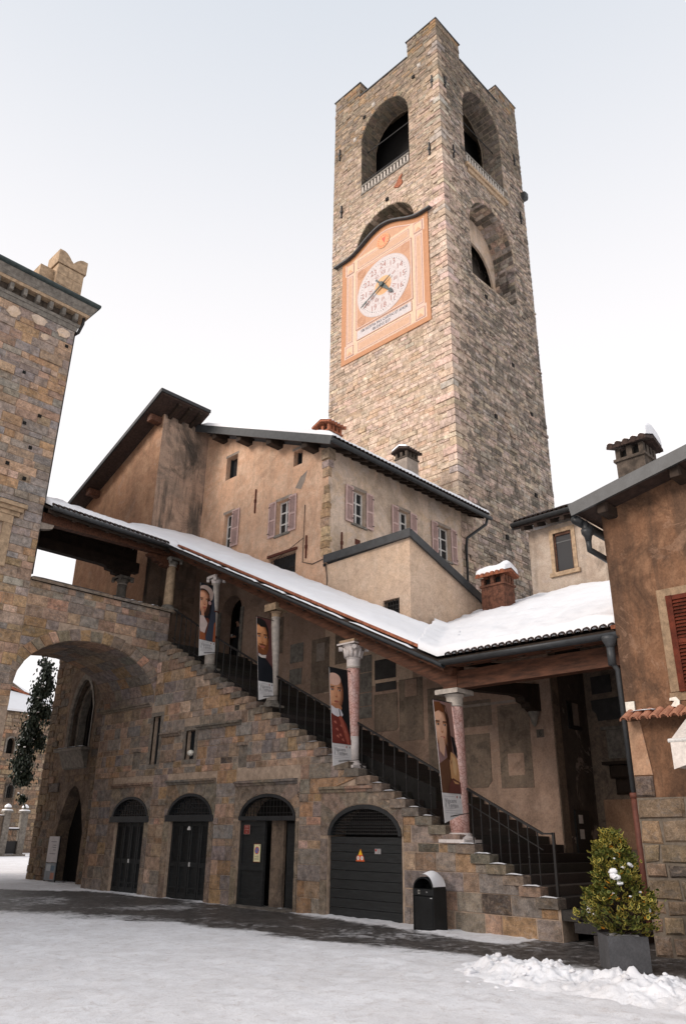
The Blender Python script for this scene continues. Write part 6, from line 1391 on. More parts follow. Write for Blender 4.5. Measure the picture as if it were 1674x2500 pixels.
chimney(can, 19.35, 12.33, 7.4, 8.60, .58, .80, 'red_brick', 'red_brick', 'terracotta', True, .20, label='squat red brick chimney with snow on its tiled cap')

# ------------------------------------------------------------------ pale house right of the tower
rh = thing('pale_house', 'pale beige house with one dark screened window, between bell tower and brown house', 'house', (21.5, 11, 7))
RF = FX(21.5); rw = (10.84, 11.48, 9.42, 10.75)
m = MB(); m.sheet(RF, [(3, 6), (12.38, 6), (12.38, 11.05), (3, 11.05)], [R4(rw)], 0, .14); m.box((21.7, 3, 6), (27, 12.36, 11.0)); m.build('wall', 'beige_plaster', rh)
v = one('window', 'tan_stone', rh, lambda m: ([m.fbox(RF, a, b, rw[2] - .12, rw[3] + .13, -.02, .03) for a, b in ((rw[0] - .13, rw[0]), (rw[1], rw[1] + .13))], m.fbox(RF, rw[0], rw[1], rw[3], rw[3] + .13, -.02, .03), m.fbox(RF, rw[0] - .2, rw[1] + .2, rw[2] - .13, rw[2], -.02, .08)))
one('frame', 'timber', v, lambda m: ([m.fbox(RF, a, b, rw[2], rw[3], -.09, -.03) for a, b in ((rw[0], rw[0] + .05), (rw[1] - .05, rw[1]))], m.fbox(RF, rw[0], rw[1], rw[3] - .09, rw[3], -.09, -.03), m.fbox(RF, rw[0], rw[1], rw[2], rw[2] + .05, -.09, -.03)))
one('screen', 'fly_screen', v, lambda m: m.fbox(RF, rw[0] + .05, rw[1] - .05, rw[2] + .05, rw[3] - .09, -.1, -.07)); one('screen_rail', 'grey_metal', v, lambda m: m.fbox(RF, rw[0] + .05, rw[1] - .05, 10.42, 10.46, -.07, -.06))
rr = one('roof', 'dark_tile', rh, lambda m: m.prism(FY(0), [(21.0, 11.08), (27, 13.4), (27, 13.6), (21.0, 11.26)], -12.62, -3))
one('gutter', 'dark_metal', rr, lambda m: m.tube([(20.93, 3, 11.2), (20.93, 12.66, 11.2)], .08, 8), smooth=True); one('verge', 'dark_metal', rr, lambda m: m.bar((20.95, 12.64, 11.14), (27, 12.64, 13.48), .05, .2))
for y in [12.3 - .48 * i for i in range(8)]: one('rafter', 'dark_timber', rr, lambda m: m.bar((21.02, y, 11.02), (21.6, y, 11.24), .13, .13))
one('snow', 'snow', rr, lambda m: [snow_strip(m, [(20.95, 12.5 - 3.5 * i / 12, 11.33) for i in range(13)], 2.2, .14, random.Random(9))], smooth=True)
for i in range(20): tile((20.95, 12.5 - i * .17, 11.29), (1, 0, .39), .34, .075, 'dark_tile', 2.0, rh)

# ------------------------------------------------------------------ rust brown house at the right edge
br_ = thing('rust_brown_house', 'rust brown plastered house with red shutters and rough stone base, at the right edge', 'house', (12.7, 4, 0))
XR = 12.70; RBF = FX(XR); YR = 5.77
zr = lambda y: 7.10 + .205 * (5.98 - y)
m = MB(); m.sheet(RBF, [(-3, 0), (YR, 0), (YR, zr(YR) + .1), (-3, zr(-3) + .1)], [[(3.2, 3.80), (4.83, 3.80), (4.83, 5.36), (3.2, 5.36)]], 0, .2); m.box((XR + .01, -3, 0), (17.9, YR - .005, 7.05)); m.build('wall', 'rust_plaster', br_)
m = MB(); m.sheet(FY(YR), [(XR, 0), (17.9, 0), (17.9, 7.1), (XR, 7.1)]); m.build('flank_wall', 'brown_plaster', br_)
rro = one('roof', 'dark_tile', br_, lambda m: m.prism(FX(0), [(6.05, zr(6.05)), (-3, zr(-3)), (-3, zr(-3) + .12), (6.05, zr(6.05) + .12)], -18.2, -12.25))
one('verge_flashing', 'grey_metal', rro, lambda m: m.bar((12.20, 6.12, zr(6.12) + .08), (12.20, -3, zr(-3) + .08), .06, .24))
one('snow', 'snow', rro, lambda m: snow_strip(m, [(12.22, 6.0 - 9 * i / 30, zr(6.0 - 9 * i / 30) + .19) for i in range(31)], 2.6, .09, random.Random(12)), smooth=True)
for y in (5.55, 4.2): one('purlin', 'dark_timber', rro, lambda m: m.fbox(FY(y), 12.28, XR + .1, zr(y) - .2, zr(y), -.09, .09, bev=.03))
one('eave_gutter', 'dark_metal', rro, lambda m: m.tube([(12.25, 6.08, 6.98), (18, 6.08, 6.98)], .08, 8), smooth=True)
one('downpipe', 'dark_metal', br_, lambda m: (m.lathe((12.40, 5.93, 6.55), [(.05, 0), (.07, .1), (.11, .16), (.115, .24)], 12), m.tube([(12.42, 5.98, 6.95), (12.40, 5.93, 6.7)], .06, 8), m.tube([(12.40, 5.93, 6.6), (12.40, 5.93, 6.40), (12.72, 5.85, 6.32), (12.9, 5.84, 6.3)], .055, 8)), smooth=True)
chimney(br_, 14.6, 5.72, 7.0, 8.86, .64, .60, 'soot_brick', 'soot_brick', 'dark_tile', True, .30, label='soot stained chimney with thick snow on its tiled cap')
# window with stone frame and closed red shutters
one('window_frame', 'window_stone', br_, lambda m: (m.fbox(RBF, 4.83, 4.97, 3.80, 5.50, -.02, .03), m.fbox(RBF, 3.2, 4.83, 5.365, 5.50, -.02, .03)))
one('window_sill', 'window_stone', br_, lambda m: m.fbox(RBF, 3.2, 5.0, 3.66, 3.79, -.02, .02))
for s, (a0, a1) in enumerate(((4.02, 4.82), (3.2, 4.0))):
    sh = one('shutter', 'shutter_red', br_, lambda m: ([m.fbox(RBF, p, q, 3.79, 5.37, .0, .06, bev=.006) for p, q in ((a0, a0 + .08), (a1 - .10, a1))], [m.fbox(RBF, a0 + .08, a1 - .10, z, z + .075, .005, .05) for z in (3.80, 4.56, 5.29)]))
    for k in range(24):
        z = 3.885 + k * .0585
        if 4.53 < z < 4.63: continue
        one('slat', 'shutter_red', sh, lambda m: m.add([RBF(a0 + .08, z, .052), RBF(a1 - .1, z, .052), RBF(a1 - .1, z + .05, .012), RBF(a0 + .08, z + .05, .012), RBF(a0 + .08, z + .012, .052), RBF(a1 - .1, z + .012, .052), RBF(a1 - .1, z + .06, .012), RBF(a0 + .08, z + .06, .012)], [(0, 1, 2, 3), (7, 6, 5, 4), (0, 4, 5, 1), (3, 2, 6, 7)]))
# tiled ledge
led = one('tiled_ledge', 'ledge_tile', br_, lambda m: m.prism(FY(-3), [(XR, 3.535), (XR - .28, 3.40), (XR - .28, 3.42), (XR, 3.56)], -8.75, 0))
for i in range(24): tile((XR - .32, 5.68 - .165 * i, 3.375), (1, 0, .5), .36, .07, 'ledge_tile', 3.0, br_)
one('ledge_snow', 'snow', br_, lambda m: snow_strip(m, [(XR - .16, 5.62 - .42 * i / 6, 3.53) for i in range(7)], .14, .03, random.Random(1)), smooth=True)
# stone base
one('base_core', 'dark_mortar', br_, lambda m: m.prism(RBF, [(-.5, 0), (YR, 0), (YR, 2.22), (-.5, 2.22)], -.05, .012))
rz = random.Random(61)
def colR(q): return pick(rz, [(4, (.20, .145, .10)), (3, (.25, .18, .12)), (2, (.155, .125, .10)), (1, (.30, .20, .12)), (1, (.10, .085, .07))])
qs = list(courses(rz, 0.0, 2.22, (.20, .40), (.22, .66), lambda z: [(-.5, YR)], .04)) + [[(5.46, 2.23), (5.76, 2.23), (5.76, 2.54), (5.46, 2.54)]]
lay(br_, RBF, qs, rz, colR, 'stone', .03, (.03, .07), -.04)
one('plaster_step', 'brown_plaster', br_, lambda m: m.prism(RBF, [(5.45, 2.56), (5.76, 2.56), (5.76, 3.40), (5.55, 3.40)], -.02, .02))
tag(one('wall_plate', 'ceramic_white', None, lambda m: (m.fbox(RBF, 5.60, 5.755, 3.565, 3.72, .004, .03, bev=.004))), 'blank cream plate on the rust brown wall above the tiled ledge', 'plate')
tag(one('torn_plate', 'ceramic_white', None, lambda m: m.prism(RBF, [(5.0, 3.58), (4.86, 3.55), (4.85, 3.66), (4.90, 3.72), (5.0, 3.71), (5.01, 3.67), (4.93, 3.66)], .004, .04)), 'crumpled cream plate on the rust brown wall below the window', 'plate')
# market awning at the frame's edge
aw_ = thing('awning', 'cream cloth awning with scalloped valance, sticking out at the right edge', 'awning', (11.9, 3.6, 2.5))
def cloth(m):
    m.add([(12.62, 4.72, 3.42), (12.62, 2.2, 3.42), (11.75, 2.2, 2.96), (11.75, 4.72, 2.96), (12.62, 4.72, 3.40), (12.62, 2.2, 3.40), (11.75, 2.2, 2.94), (11.75, 4.72, 2.94)], [(0, 1, 2, 3), (7, 6, 5, 4), (0, 3, 7, 4), (1, 2, 6, 5), (2, 3, 7, 6)])
one('cloth', 'awning_cloth', aw_, cloth)
def valance(m):
    n = 14; P = [(4.72, 2.93)] + [(4.72 - 2.52 * i / n, 2.60 if i % 2 else 2.55) for i in range(n + 1)] + [(2.2, 2.93)]
    m.prism(FX(11.75), P, 0, .012)
    m.add([(11.75, 4.72, 2.93), (11.75, 4.72, 2.58), (12.2, 4.72, 2.58), (12.5, 4.72, 3.2), (12.62, 4.72, 3.4)], [(0, 1, 2, 3, 4)])
one('valance', 'awning_cloth', aw_, valance); one('front_bar', 'white_paint', aw_, lambda m: m.tube([(11.75, 4.75, 2.95), (11.75, 2.2, 2.95)], .03, 8))
one('bracket_arm', 'iron', aw_, lambda m: m.tube([(12.66, 4.6, 2.7), (11.8, 4.6, 2.93)], .015, 6))
# ------------------------------------------------------------------ litter bin, signs
bn = thing('litter_bin', 'black rounded litter bin with a cap of snow, standing right of the garage door', 'litter bin', (12.6, 9.95, 0))
BF = FX(12.42); b0, b1 = 9.71, 10.19; cb = (b0 + b1) / 2
hoodP = [(b1 - .0, .70)] + [(cb + (b1 - cb) * math.cos(math.pi * i / 12), .70 + .215 * math.sin(math.pi * i / 12)) for i in range(1, 12)] + [(b0, .70)]
one('body', 'bin_paint', bn, lambda m: (m.fbox(BF, b0 + .015, b1 - .015, .03, .60, -.36, -.012, bev=.015), m.fbox(BF, b0 + .04, b1 - .04, 0, .04, -.34, -.03)))
one('door_panel', 'bin_paint', bn, lambda m: m.fbox(BF, b0 + .03, b1 - .03, .06, .585, -.02, .004, bev=.008))
for q0 in (b0 - .005, b1 - .02): one('side_frame', 'bin_paint', bn, lambda m: m.fbox(BF, q0, q0 + .025, .0, .70, -.38, .0, bev=.006))
one('front_plate', 'bin_paint', bn, lambda m: m.fbox(BF, b0, b1, .60, .71, -.36, .008, bev=.006))
def hood_(m):
    n = len(hoodP); inn = [(cb + (a - cb) * .9, .70 + (b - .70) * .88) for a, b in hoodP]
    m.add([BF(a, b, c) for c in (0.005, -.37) for a, b in hoodP] + [BF(a, b, 0.005) for a, b in inn] + [BF(a, b, -.36) for a, b in inn], [(i, i + 1, n + i + 1, n + i) for i in range(n - 1)] + [(i, i + 1, 2 * n + i + 1, 2 * n + i) for i in range(n - 1)] + [(2 * n + i, 2 * n + i + 1, 3 * n + i + 1, 3 * n + i) for i in range(n - 1)] + [tuple(range(n, 2 * n))])
one('hood', 'bin_paint', bn, hood_)
def bsnow(m):
    V = []
    for i in range(11):
        t = math.pi * (.06 + .52 * i / 10)
        for j in range(6):
            g = .03 + .10 * math.sin(math.pi * (i + .6) / 11) * math.sin(math.pi * (j + .5) / 6); V.append(BF(cb + (b0 - cb) * math.cos(t) * (1 + g), .70 + (.215 + g) * math.sin(t), .01 - .38 * j / 5))
    m.add(V, [(i * 6 + j, (i + 1) * 6 + j, (i + 1) * 6 + j + 1, i * 6 + j + 1) for i in range(10) for j in range(5)])
one('snow_cap', 'snow', bn, bsnow, smooth=True)
one('label', 'print_flat', bn, lambda m: (rect(m, BF, 10.02, 10.07, .625, .69, .0095, (.28, .27, .25)), rect(m, BF, 10.03, 10.06, .64, .675, .0105, (.03, .03, .03)), disc(m, BF, 9.86, .66, .012, .0095, (.4, .4, .4), 10), rect(m, BF, 9.74, 9.79, .555, .57, .0055, (.5, .5, .5))))
def sign(name, label, cat, fn, F, base=None): return tag(one(name, 'print_flat', None, fn), label, cat)
D3 = FX(XS + .028)
def nopark(m):
    m.fbox(D3, 15.40, 15.63, .99, 1.385, 0, .012, (.82, .74, .45), .003)
    c = .0125; disc(m, D3, 15.515, 1.245, .083, c, (.62, .10, .07), 24); disc(m, D3, 15.515, 1.245, .062, c + .001, (.06, .22, .52), 24)
    flat(m, D3, [(15.565, 1.275), (15.552, 1.292), (15.465, 1.215), (15.478, 1.198)], c + .002, (.60, .10, .08))
    rect(m, D3, 15.42, 15.44, 1.34, 1.365, c, (.03, .03, .03)); put_text(m, D3, 'PASSO', 15.515, 1.11, .05, c, (.12, .13, .1)); put_text(m, D3, 'CARRABILE', 15.515, 1.055, .036, c, (.12, .13, .1))
    for a0, a1, z0, z1 in ((15.40, 15.63, .99, .998), (15.40, 15.63, 1.377, 1.385)): rect(m, D3, a0, a1, z0, z1, c, (.55, .16, .08))
sign('no_parking_sign', 'cream plate with red and blue no parking disc on the open door leaf', 'sign', nopark, D3)
def redp(m):
    m.fbox(D3, 15.83, 16.05, 1.60, 1.81, 0, .01, (.42, .28, .24), .002); rect(m, D3, 15.838, 16.042, 1.608, 1.802, .0105, (.23, .028, .022))
    for z, s in ((1.765, 'SPAZIO'), (1.705, 'VITERBI'), (1.645, 'BG')): put_text(m, D3, s, 15.94, z, .045, .0115, (.52, .38, .33))
sign('red_plate', 'small dark red lettered plate at the top of the open door leaf', 'sign', redp, D3)
GD = FX(XS + .066)
def tri(m):
    m.chunk(GD, [(12.305, 1.10), (12.055, 1.10), (12.17, 1.345)], 0, .008, (.70, .13, .04), .001)
    flat(m, GD, [(12.235, 1.225), (12.115, 1.225), (12.17, 1.335)], .009, (.80, .45, .02)); 
    for a in (12.235, 12.125): disc(m, GD, a, 1.165, .052, .0095, (.66, .12, .06), 20); disc(m, GD, a, 1.165, .04, .0105, (.72, .68, .62), 20); put_text(m, GD, '0', a, 1.165, .055, .0115, (.3, .08, .05))
sign('warning_triangle', 'orange triangular warning sign with two white discs on the garage door', 'sign', tri, GD)
def smallp(m):
    m.fbox(GD, 11.60, 11.765, 1.255, 1.355, 0, .006, (.36, .34, .34), .001); flat(m, GD, [(11.755, 1.345), (11.70, 1.345), (11.72, 1.30), (11.755, 1.31)], .0065, (.45, .05, .04))
    for z in (1.335, 1.312, 1.29, 1.27): rect(m, GD, 11.62, 11.69, z, z + .008, .0065, (.16, .15, .15))
sign('small_notice', 'small grey notice with a red corner on the garage door', 'sign', smallp, GD)
n5 = one('house_number', 'print_flat', None, lambda m: put_text(m, FX(XS - .026), '5', 14.07, 2.47, .16, .012, (.035, .03, .028)))
tag(n5, 'dark number 5 painted on the stone pier between open door and garage', 'house number')
tag(one('wall_lantern', 'white_paint', None, lambda m: (m.lathe((XS + .03, 18.36, 1.68), [(.045, 0), (.05, .02), (.03, .08), (.012, .1)], 12))), 'tiny white bell shaped lamp over the second arched door from the left', 'lamp')
tag(one('globe_lamp', 'ceramic_white', None, lambda m: (m.lathe((XS - .02, 18.52, 3.57), [(.02, 0), (.075, .03), (.095, .08), (.075, .14), (.02, .165)], 14), m.tube([(XS - .02, 18.42, 3.66), (XS + .1, 18.38, 3.68)], .015, 6)), smooth=True), 'white globe lamp in the small slit window above the arched doors', 'lamp')

# ------------------------------------------------------------------ planter and variegated shrub
ax, ay = 11.12, 5.50; ux, uy = (0.66, -0.75); vx, vy = (.75, .66)                # along its front, and away from the camera
def PB(a, b, z): return (ax + ux * a + vx * b, ay + uy * a + vy * b, z)
plt = thing('planter', 'square grey concrete planter behind the snow bank', 'planter', (ax, ay, 0))
def plb(m):
    o, i_ = .265, .22; V = []
    for s, z in ((o, 0.0), (o, .42), (i_, .42), (i_, .34)): V += [PB(-s, -s, z), PB(s, -s, z), PB(s, s, z), PB(-s, s, z)]
    m.add(V, [(k * 4 + j, k * 4 + (j + 1) % 4, k * 4 + 4 + (j + 1) % 4, k * 4 + 4 + j) for k in range(3) for j in range(4)] + [(12, 13, 14, 15)])
one('box', 'planter_concrete', plt, plb); one('snow', 'snow', plt, lambda m: m.add([PB(-.24 + .48 * i / 8, -.24 + .48 * j / 8, .405 + .045 * fbm(i, j, 1, .5) - (.03 if i in (0, 8) or j in (0, 8) else 0)) for i in range(9) for j in range(9)], [(i * 9 + j, i * 9 + j + 1, (i + 1) * 9 + j + 1, (i + 1) * 9 + j) for i in range(8) for j in range(8)]), smooth=True)
shr = thing('variegated_shrub', 'cone shaped shrub with yellow edged green leaves and clots of snow, in the grey planter', 'shrub', (ax, ay, .45))
rl = random.Random(31)
def leafgeo(m, p, d, up, L, wd, c_in, c_out):
    d = d.normalized(); s = d.cross(up).normalized(); nrm = s.cross(d)
    pts = [(0, 0), (.22, .62), (.55, .95), (.85, .55), (1.0, 0), (.85, -.55), (.55, -.95), (.22, -.62)]
    V = [p + d * L * a + s * wd * b - nrm * (wd * .35 * b * b) for a, b in pts]; Cc = p + d * L * .52 + nrm * wd * .12
    inner = [Cc + (v - Cc) * .52 for v in V]
    m.add([tuple(v) for v in V + inner], [(i, (i + 1) % 8, 8 + (i + 1) % 8, 8 + i) for i in range(8)] + [tuple(range(8, 16))], [c_out] * 8 + [c_in] * 8)
mat_attr('leaf', 0.5, 9, .25, .1, .004, 60)
fol = MB(); tw = MB(); tw.tube([(ax, ay, .34), (ax + .02, ay, .9), (ax, ay + .03, 1.65)], [.035, .028, .008], 7)
HT = 1.67
def rad_at(t): return .43 * (max(0, 1 - t) ** .46) * (0.80 + .20 * min(1, t / .12)) * (1 if t > .02 else .7)
for k in range(320):
    t = rl.random() ** 1.25; ph = rl.uniform(0, 2 * math.pi); z = .47 + t * (HT - .47)
    R_ = rad_at(t) * (1 + .55 * noise.noise(Vector((math.cos(ph) * 1.8, math.sin(ph) * 1.8, z * 3.2)))) * (rl.uniform(.82, 1.08) if rl.random() < .72 else rl.uniform(.35, .8))
    c = Vector((ax + R_ * math.cos(ph), ay + R_ * math.sin(ph), z)); o = Vector((math.cos(ph), math.sin(ph), .55 + t)).normalized()
    tw.tube([(ax, ay, max(.42, z - .22)), tuple(c)], [.008, .004], 4, cap=False)
    yel = rl.random()
    for j in range(rl.randint(9, 14)):
        a = rl.uniform(0, 2 * math.pi); e = Vector((math.cos(a), math.sin(a), rl.uniform(-.3, .8))); d = (o * .75 + e * .8)
        p = c + Vector((rl.gauss(0, .035), rl.gauss(0, .035), rl.gauss(0, .035))); g = rl.uniform(.7, 1.3)
        ci = (.045 * g, .068 * g, .016 * g) if rl.random() < .7 else (.10, .115, .022); co = (.60 * g, .47 * g, .10 * g) if yel < .50 else (.20 * g, .20 * g, .045 * g)
        if rl.random() < .012: ci = co = (.62, .25, .02)
        leafgeo(fol, p, d, Vector((rl.uniform(-.4, .4), rl.uniform(-.4, .4), 1)), rl.uniform(.045, .085), rl.uniform(.019, .034), ci, co)
tw.build('trunk', 'bark', shr); fol.build('foliage', 'leaf', shr, kind='stuff', fixn=False)
sm = MB(); cam_dir = Vector((-.71, -.67, 0))
for (s, z, r) in ((-.09, 1.20, .060), (-.06, 1.13, .062), (-.03, 1.06, .045), (-.10, 1.15, .05), (-.40, .70, .045), (-.39, .76, .035), (-.36, .66, .03), (.34, .72, .045), (.37, .69, .03), (-.13, .92, .03), (.05, 1.25, .026), (.15, 1.29, .035), (.18, 1.27, .03), (-.05, 1.36, .018), (.08, .9, .018), (.25, .95, .022)):
    t = (z - .47) / (HT - .47); R_ = rad_at(t) * .95; dep = math.sqrt(max(.0, R_ * R_ - s * s)); lump(sm, (ax + ux * s - vx * dep, ay + uy * s - vy * dep, z), r, rl, .7, 10)
sm.build('snow', 'snow', shr, smooth=True, kind='stuff')

# ------------------------------------------------------------------ person in the upper doorway
def person():
    px, py, pz = 16.95, 21.80, 7.095
    t = thing('person', 'person in a black coat standing in the dark doorway at the top of the stairs', 'person', (px, py, pz))
    J = dict(pel=(0, 0, .92, .15), spi=(0, 0, 1.12, .145), che=(0, 0, 1.30, .155), nek=(0, 0, 1.43, .06), hd0=(-.01, 0, 1.50, .075), hd1=(-.02, 0, 1.60, .095), hd2=(-.01, 0, 1.67, .07))
    for s, n in ((1, 'l'), (-1, 'r')): J.update({n + 'sh': (0, s * .17, 1.38, .07), n + 'el': (.02, s * .25, 1.12, .055), n + 'wr': (-.17, s * .10, 1.02, .038), n + 'hp': (0, s * .085, .86, .10), n + 'kn': (-.01, s * .09, .48, .065), n + 'an': (.01, s * .09, .09, .045), n + 'to': (-.13, s * .10, .04, .04)})
    E_ = [('pel', 'spi'), ('spi', 'che'), ('che', 'nek'), ('nek', 'hd0'), ('hd0', 'hd1'), ('hd1', 'hd2')] + [e for n in 'lr' for e in (('che', n + 'sh'), (n + 'sh', n + 'el'), (n + 'el', n + 'wr'), ('pel', n + 'hp'), (n + 'hp', n + 'kn'), (n + 'kn', n + 'an'), (n + 'an', n + 'to'))]
    names = list(J); me = bpy.data.meshes.new('body'); me.from_pydata([J[k][:3] for k in names], [(names.index(a), names.index(b)) for a, b in E_], [])
    o = bpy.data.objects.new('body', me); COL.objects.link(o)
    o.modifiers.new('skin', 'SKIN')
    for i, k in enumerate(names): me.skin_vertices[0].data[i].radius = (J[k][3], J[k][3])
    me.skin_vertices[0].data[0].use_root = True
    s_ = o.modifiers.new('sub', 'SUBSURF'); s_.levels = s_.render_levels = 2
    dg = bpy.context.evaluated_depsgraph_get(); ev = o.evaluated_get(dg); m2 = bpy.data.meshes.new_from_object(ev); bpy.data.objects.remove(o)
    m2.materials.clear()
    for k in ('black_cloth', 'skin'): m2.materials.append(MATS[k])
    for p in m2.polygons: p.use_smooth = True; p.material_index = 1 if (p.center.z > 1.43 and p.center.x < .05) else 0
    b = bpy.data.objects.new('body', m2); COL.objects.link(b); b.parent = t; WL[b.name] = WL[t.name]
    T = Vector((px, py, pz)); S = lambda x, y, z: (px + x, py + y, pz + z)
    one('hair', 'black_cloth', t, lambda m: (m.lathe(S(.02, 0, 1.50), [(.06, 0), (.105, .05), (.115, .12), (.095, .19), (.03, .225)], 14), m.tube([S(.06, 0, 1.62), S(.08, 0, 1.42), S(.09, 0, 1.30)], [.09, .085, .05], 8)), smooth=True)
    one('nose', 'skin', t, lambda m: m.tube([S(-.11, 0, 1.60), S(-.135, 0, 1.565), S(-.105, 0, 1.55)], [.01, .016, .012], 6)); one('eyes', 'black_cloth', t, lambda m: [m.lathe(S(-.105, s * .035, 1.598), [(.004, 0), (.012, .008), (.004, .016)], 6) for s in (-1, 1)])
    one('mouth', 'terracotta', t, lambda m: m.tube([S(-.10, .025, 1.525), S(-.11, 0, 1.524), S(-.10, -.025, 1.525)], .006, 5))
    one('coat_skirt', 'black_cloth', t, lambda m: m.lathe(S(0, 0, .55), [(.21, 0), (.20, .2), (.165, .42), (.16, .60)], 16), smooth=True)
    def hands(m):
        for s in (1, -1):
            c = Vector(S(-.19, s * .085, 1.015)); m.tube([c + Vector((.02, s * .02, 0)), c, c + Vector((-.05, -s * .025, -.005))], [.03, .037, .03], 8)
            for k in range(4): b_ = c + Vector((-.045, -s * .02, .024 - .016 * k)); m.tube([b_, b_ + Vector((-.03, -s * .02, -.005)), b_ + Vector((-.025, -s * (.045 + .004 * (k == 1)), -.02))], [.009, .0085, .007], 5)
            m.tube([c + Vector((0, 0, .03)), c + Vector((-.03, -s * .01, .05)), c + Vector((-.05, -s * .03, .045))], [.011, .010, .008], 5)
    one('hands', 'skin', t, hands, smooth=True)
    tag(one('handbag', 'black_cloth', None, lambda m: (m.fbox(FX(px - .05), py - .42, py - .18, pz + .72, pz + .98, -.06, .06, bev=.03), m.tube([S(0, -.24, .97), S(0, -.20, 1.25), S(0, -.15, 1.43)], .012, 5))), 'black shoulder bag hanging at the side of the person in the doorway', 'bag')
    tag(one('phone', 'white_paint', None, lambda m: m.fbox(FX(px - .28), py - .035, py + .035, pz + 1.02, pz + 1.11, 0, .012, bev=.004)), 'small pale phone held by the person in the upper doorway', 'phone')
person()

# ------------------------------------------------------------------ what shows through the archway, far behind
ch = thing('old_church', 'old rubble church with two snowy lean-to roofs, seen far off through the archway', 'church', (25, 64, 0))
k_ = 64 / 55.0
def SX(x): return x * k_
def SZ(z): return 1.6 + (z - 1.6) * k_
CFc = FY(64.0); cw = [(23.45, 24.0, 6.5, 7.5), (23.98, 24.42, 3.65, 4.45)]
def hole2(w): a0, a1, b0, b1 = SX(w[0]), SX(w[1]), SZ(w[2]), SZ(w[3]); c = (a0 + a1) / 2; return [(a1, b0)] + [(c + (a1 - c) * math.cos(math.pi * i / 8), b1 - .3 + .35 * math.sin(math.pi * i / 8)) for i in range(9)] + [(a0, b0)]
m = MB(); m.sheet(CFc, [(18, 0), (SX(29), 0), (SX(29), SZ(9.35)), (18, SZ(9.35))], [hole2(w) for w in cw], 0, .4); m.build('wall', 'rubble_render', ch)
m = MB(); m.box((18.2, 64.5, 0), (SX(29) - .2, 66, SZ(9.2))); m.build('dark_inside', 'interior_shade', ch)
rc = random.Random(71)
qc = [q for q in courses(rc, 0.3, SZ(9.3), (.22, .42), (.3, .8), lambda z: open_ints(z, SX(22.6), SX(28.9), [], [(SX(w[0]) - .2, SX(w[1]) + .2, SZ(w[2]) - .2, SZ(w[3]) + .35) for w in cw]), .03)]
lay(ch, CFc, qc, rc, lambda q: pick(rc, [(3, (.34, .24, .155)), (3, (.27, .20, .14)), (2, (.40, .30, .21)), (1, (.20, .16, .125)), (1, (.38, .22, .13))]), 'stone', .03, (.0, .05), limit=0)
for w in cw: one('window_surround', 'grey_stone', ch, lambda m: (lambda P, c: m.add([CFc(a, b, .05) for a, b in P] + [CFc(c + (a - c) * 1.45, b + .12, .05) for a, b in P], [(i, i + 1, len(P) + i + 1, len(P) + i) for i in range(len(P) - 1)]))(hole2(w), (SX(w[0]) + SX(w[1])) / 2))
one('wire_guard', 'iron', ch, lambda m: [m.fbox(CFc, SX(23.85) + .13 * k, SX(23.85) + .13 * k + .02, SZ(3.4), SZ(4.8), .1, .12) for k in range(6)] + [m.fbox(CFc, SX(23.85), SX(24.5), SZ(3.4) + .2 * k, SZ(3.4) + .2 * k + .02, .1, .12) for k in range(8)])
rf1 = one('roof', 'dark_tile', ch, lambda m: m.add([(18, 63.6, SZ(9.35)), (SX(29), 63.6, SZ(9.42)), (SX(29), 66.5, SZ(9.42) + 1.2), (SX(23.05), 66.5, SZ(10.75) + .35), (18, 66.5, SZ(11.0) + .4)], [(0, 1, 2, 3, 4)]))
one('snow', 'snow', rf1, lambda m: m.add([(18, 63.55, SZ(9.35) + .06), (SX(29), 63.55, SZ(9.42) + .06), (SX(29), 66.4, SZ(9.42) + 1.3), (SX(23.05), 66.4, SZ(10.75) + .45), (18, 66.4, SZ(11) + .5), (18, 63.55, SZ(9.35) - .1), (SX(29), 63.55, SZ(9.42) - .1)], [(0, 1, 2, 3, 4), (0, 5, 6, 1)]))
m = MB(); m.box((18, 66.6, 0), (SX(27), 74, SZ(10.3))); m.prism(FY(66.6), [(18, SZ(10)), (SX(27), SZ(10)), (SX(25.2), SZ(10.8) + .3), (SX(23.1), SZ(11.65) + .6), (18, SZ(13.4))], -6, 0); m.build('nave', 'rubble_render', ch)
rf2 = one('roof', 'terracotta', ch, lambda m: m.bar((18, 66.5, SZ(13.4)), (SX(26), 66.5, SZ(10.5) + .25), .5, .22))
one('snow', 'snow', rf2, lambda m: m.add([(18, 66.4, SZ(13.4) + .15), (SX(26), 66.4, SZ(10.5) + .4), (SX(26), 72, SZ(11.75) + .9), (18, 72, SZ(13.9) + .6)], [(0, 1, 2, 3)]))
for (x, nm) in ((24.72, 'stone gate pillar capped by a snowy ball, left of the iron gate'), (25.95, 'stone gate pillar capped by a snowy ball, right of the iron gate')):
    gp = thing('gate_pillar', nm, 'pillar', (x, 56, 0), 'pillars of the far gate')
    one('pillar', 'grey_stone', gp, lambda m: (m.box((x - .22, 55.8, 0), (x + .22, 56.2, 2.75)), m.box((x - .32, 55.7, 2.75), (x + .32, 56.3, 2.88)))); one('ball', 'grey_stone', gp, lambda m: m.lathe((x, 56, 2.88), [(.08, 0), (.2, .1), (.22, .2), (.12, .35)], 12), smooth=True)
    one('snow', 'snow', gp, lambda m: (m.lathe((x, 56, 3.08), [(.235, 0), (.22, .1), (.12, .2), (.03, .24)], 12), m.lathe((x, 56, 2.88), [(.4, 0), (.38, .06), (.2, .1)], 4)), smooth=True)
gt = thing('iron_gate', 'dark iron gate with snow along its top, far off through the archway', 'gate', (25.3, 56, 0))
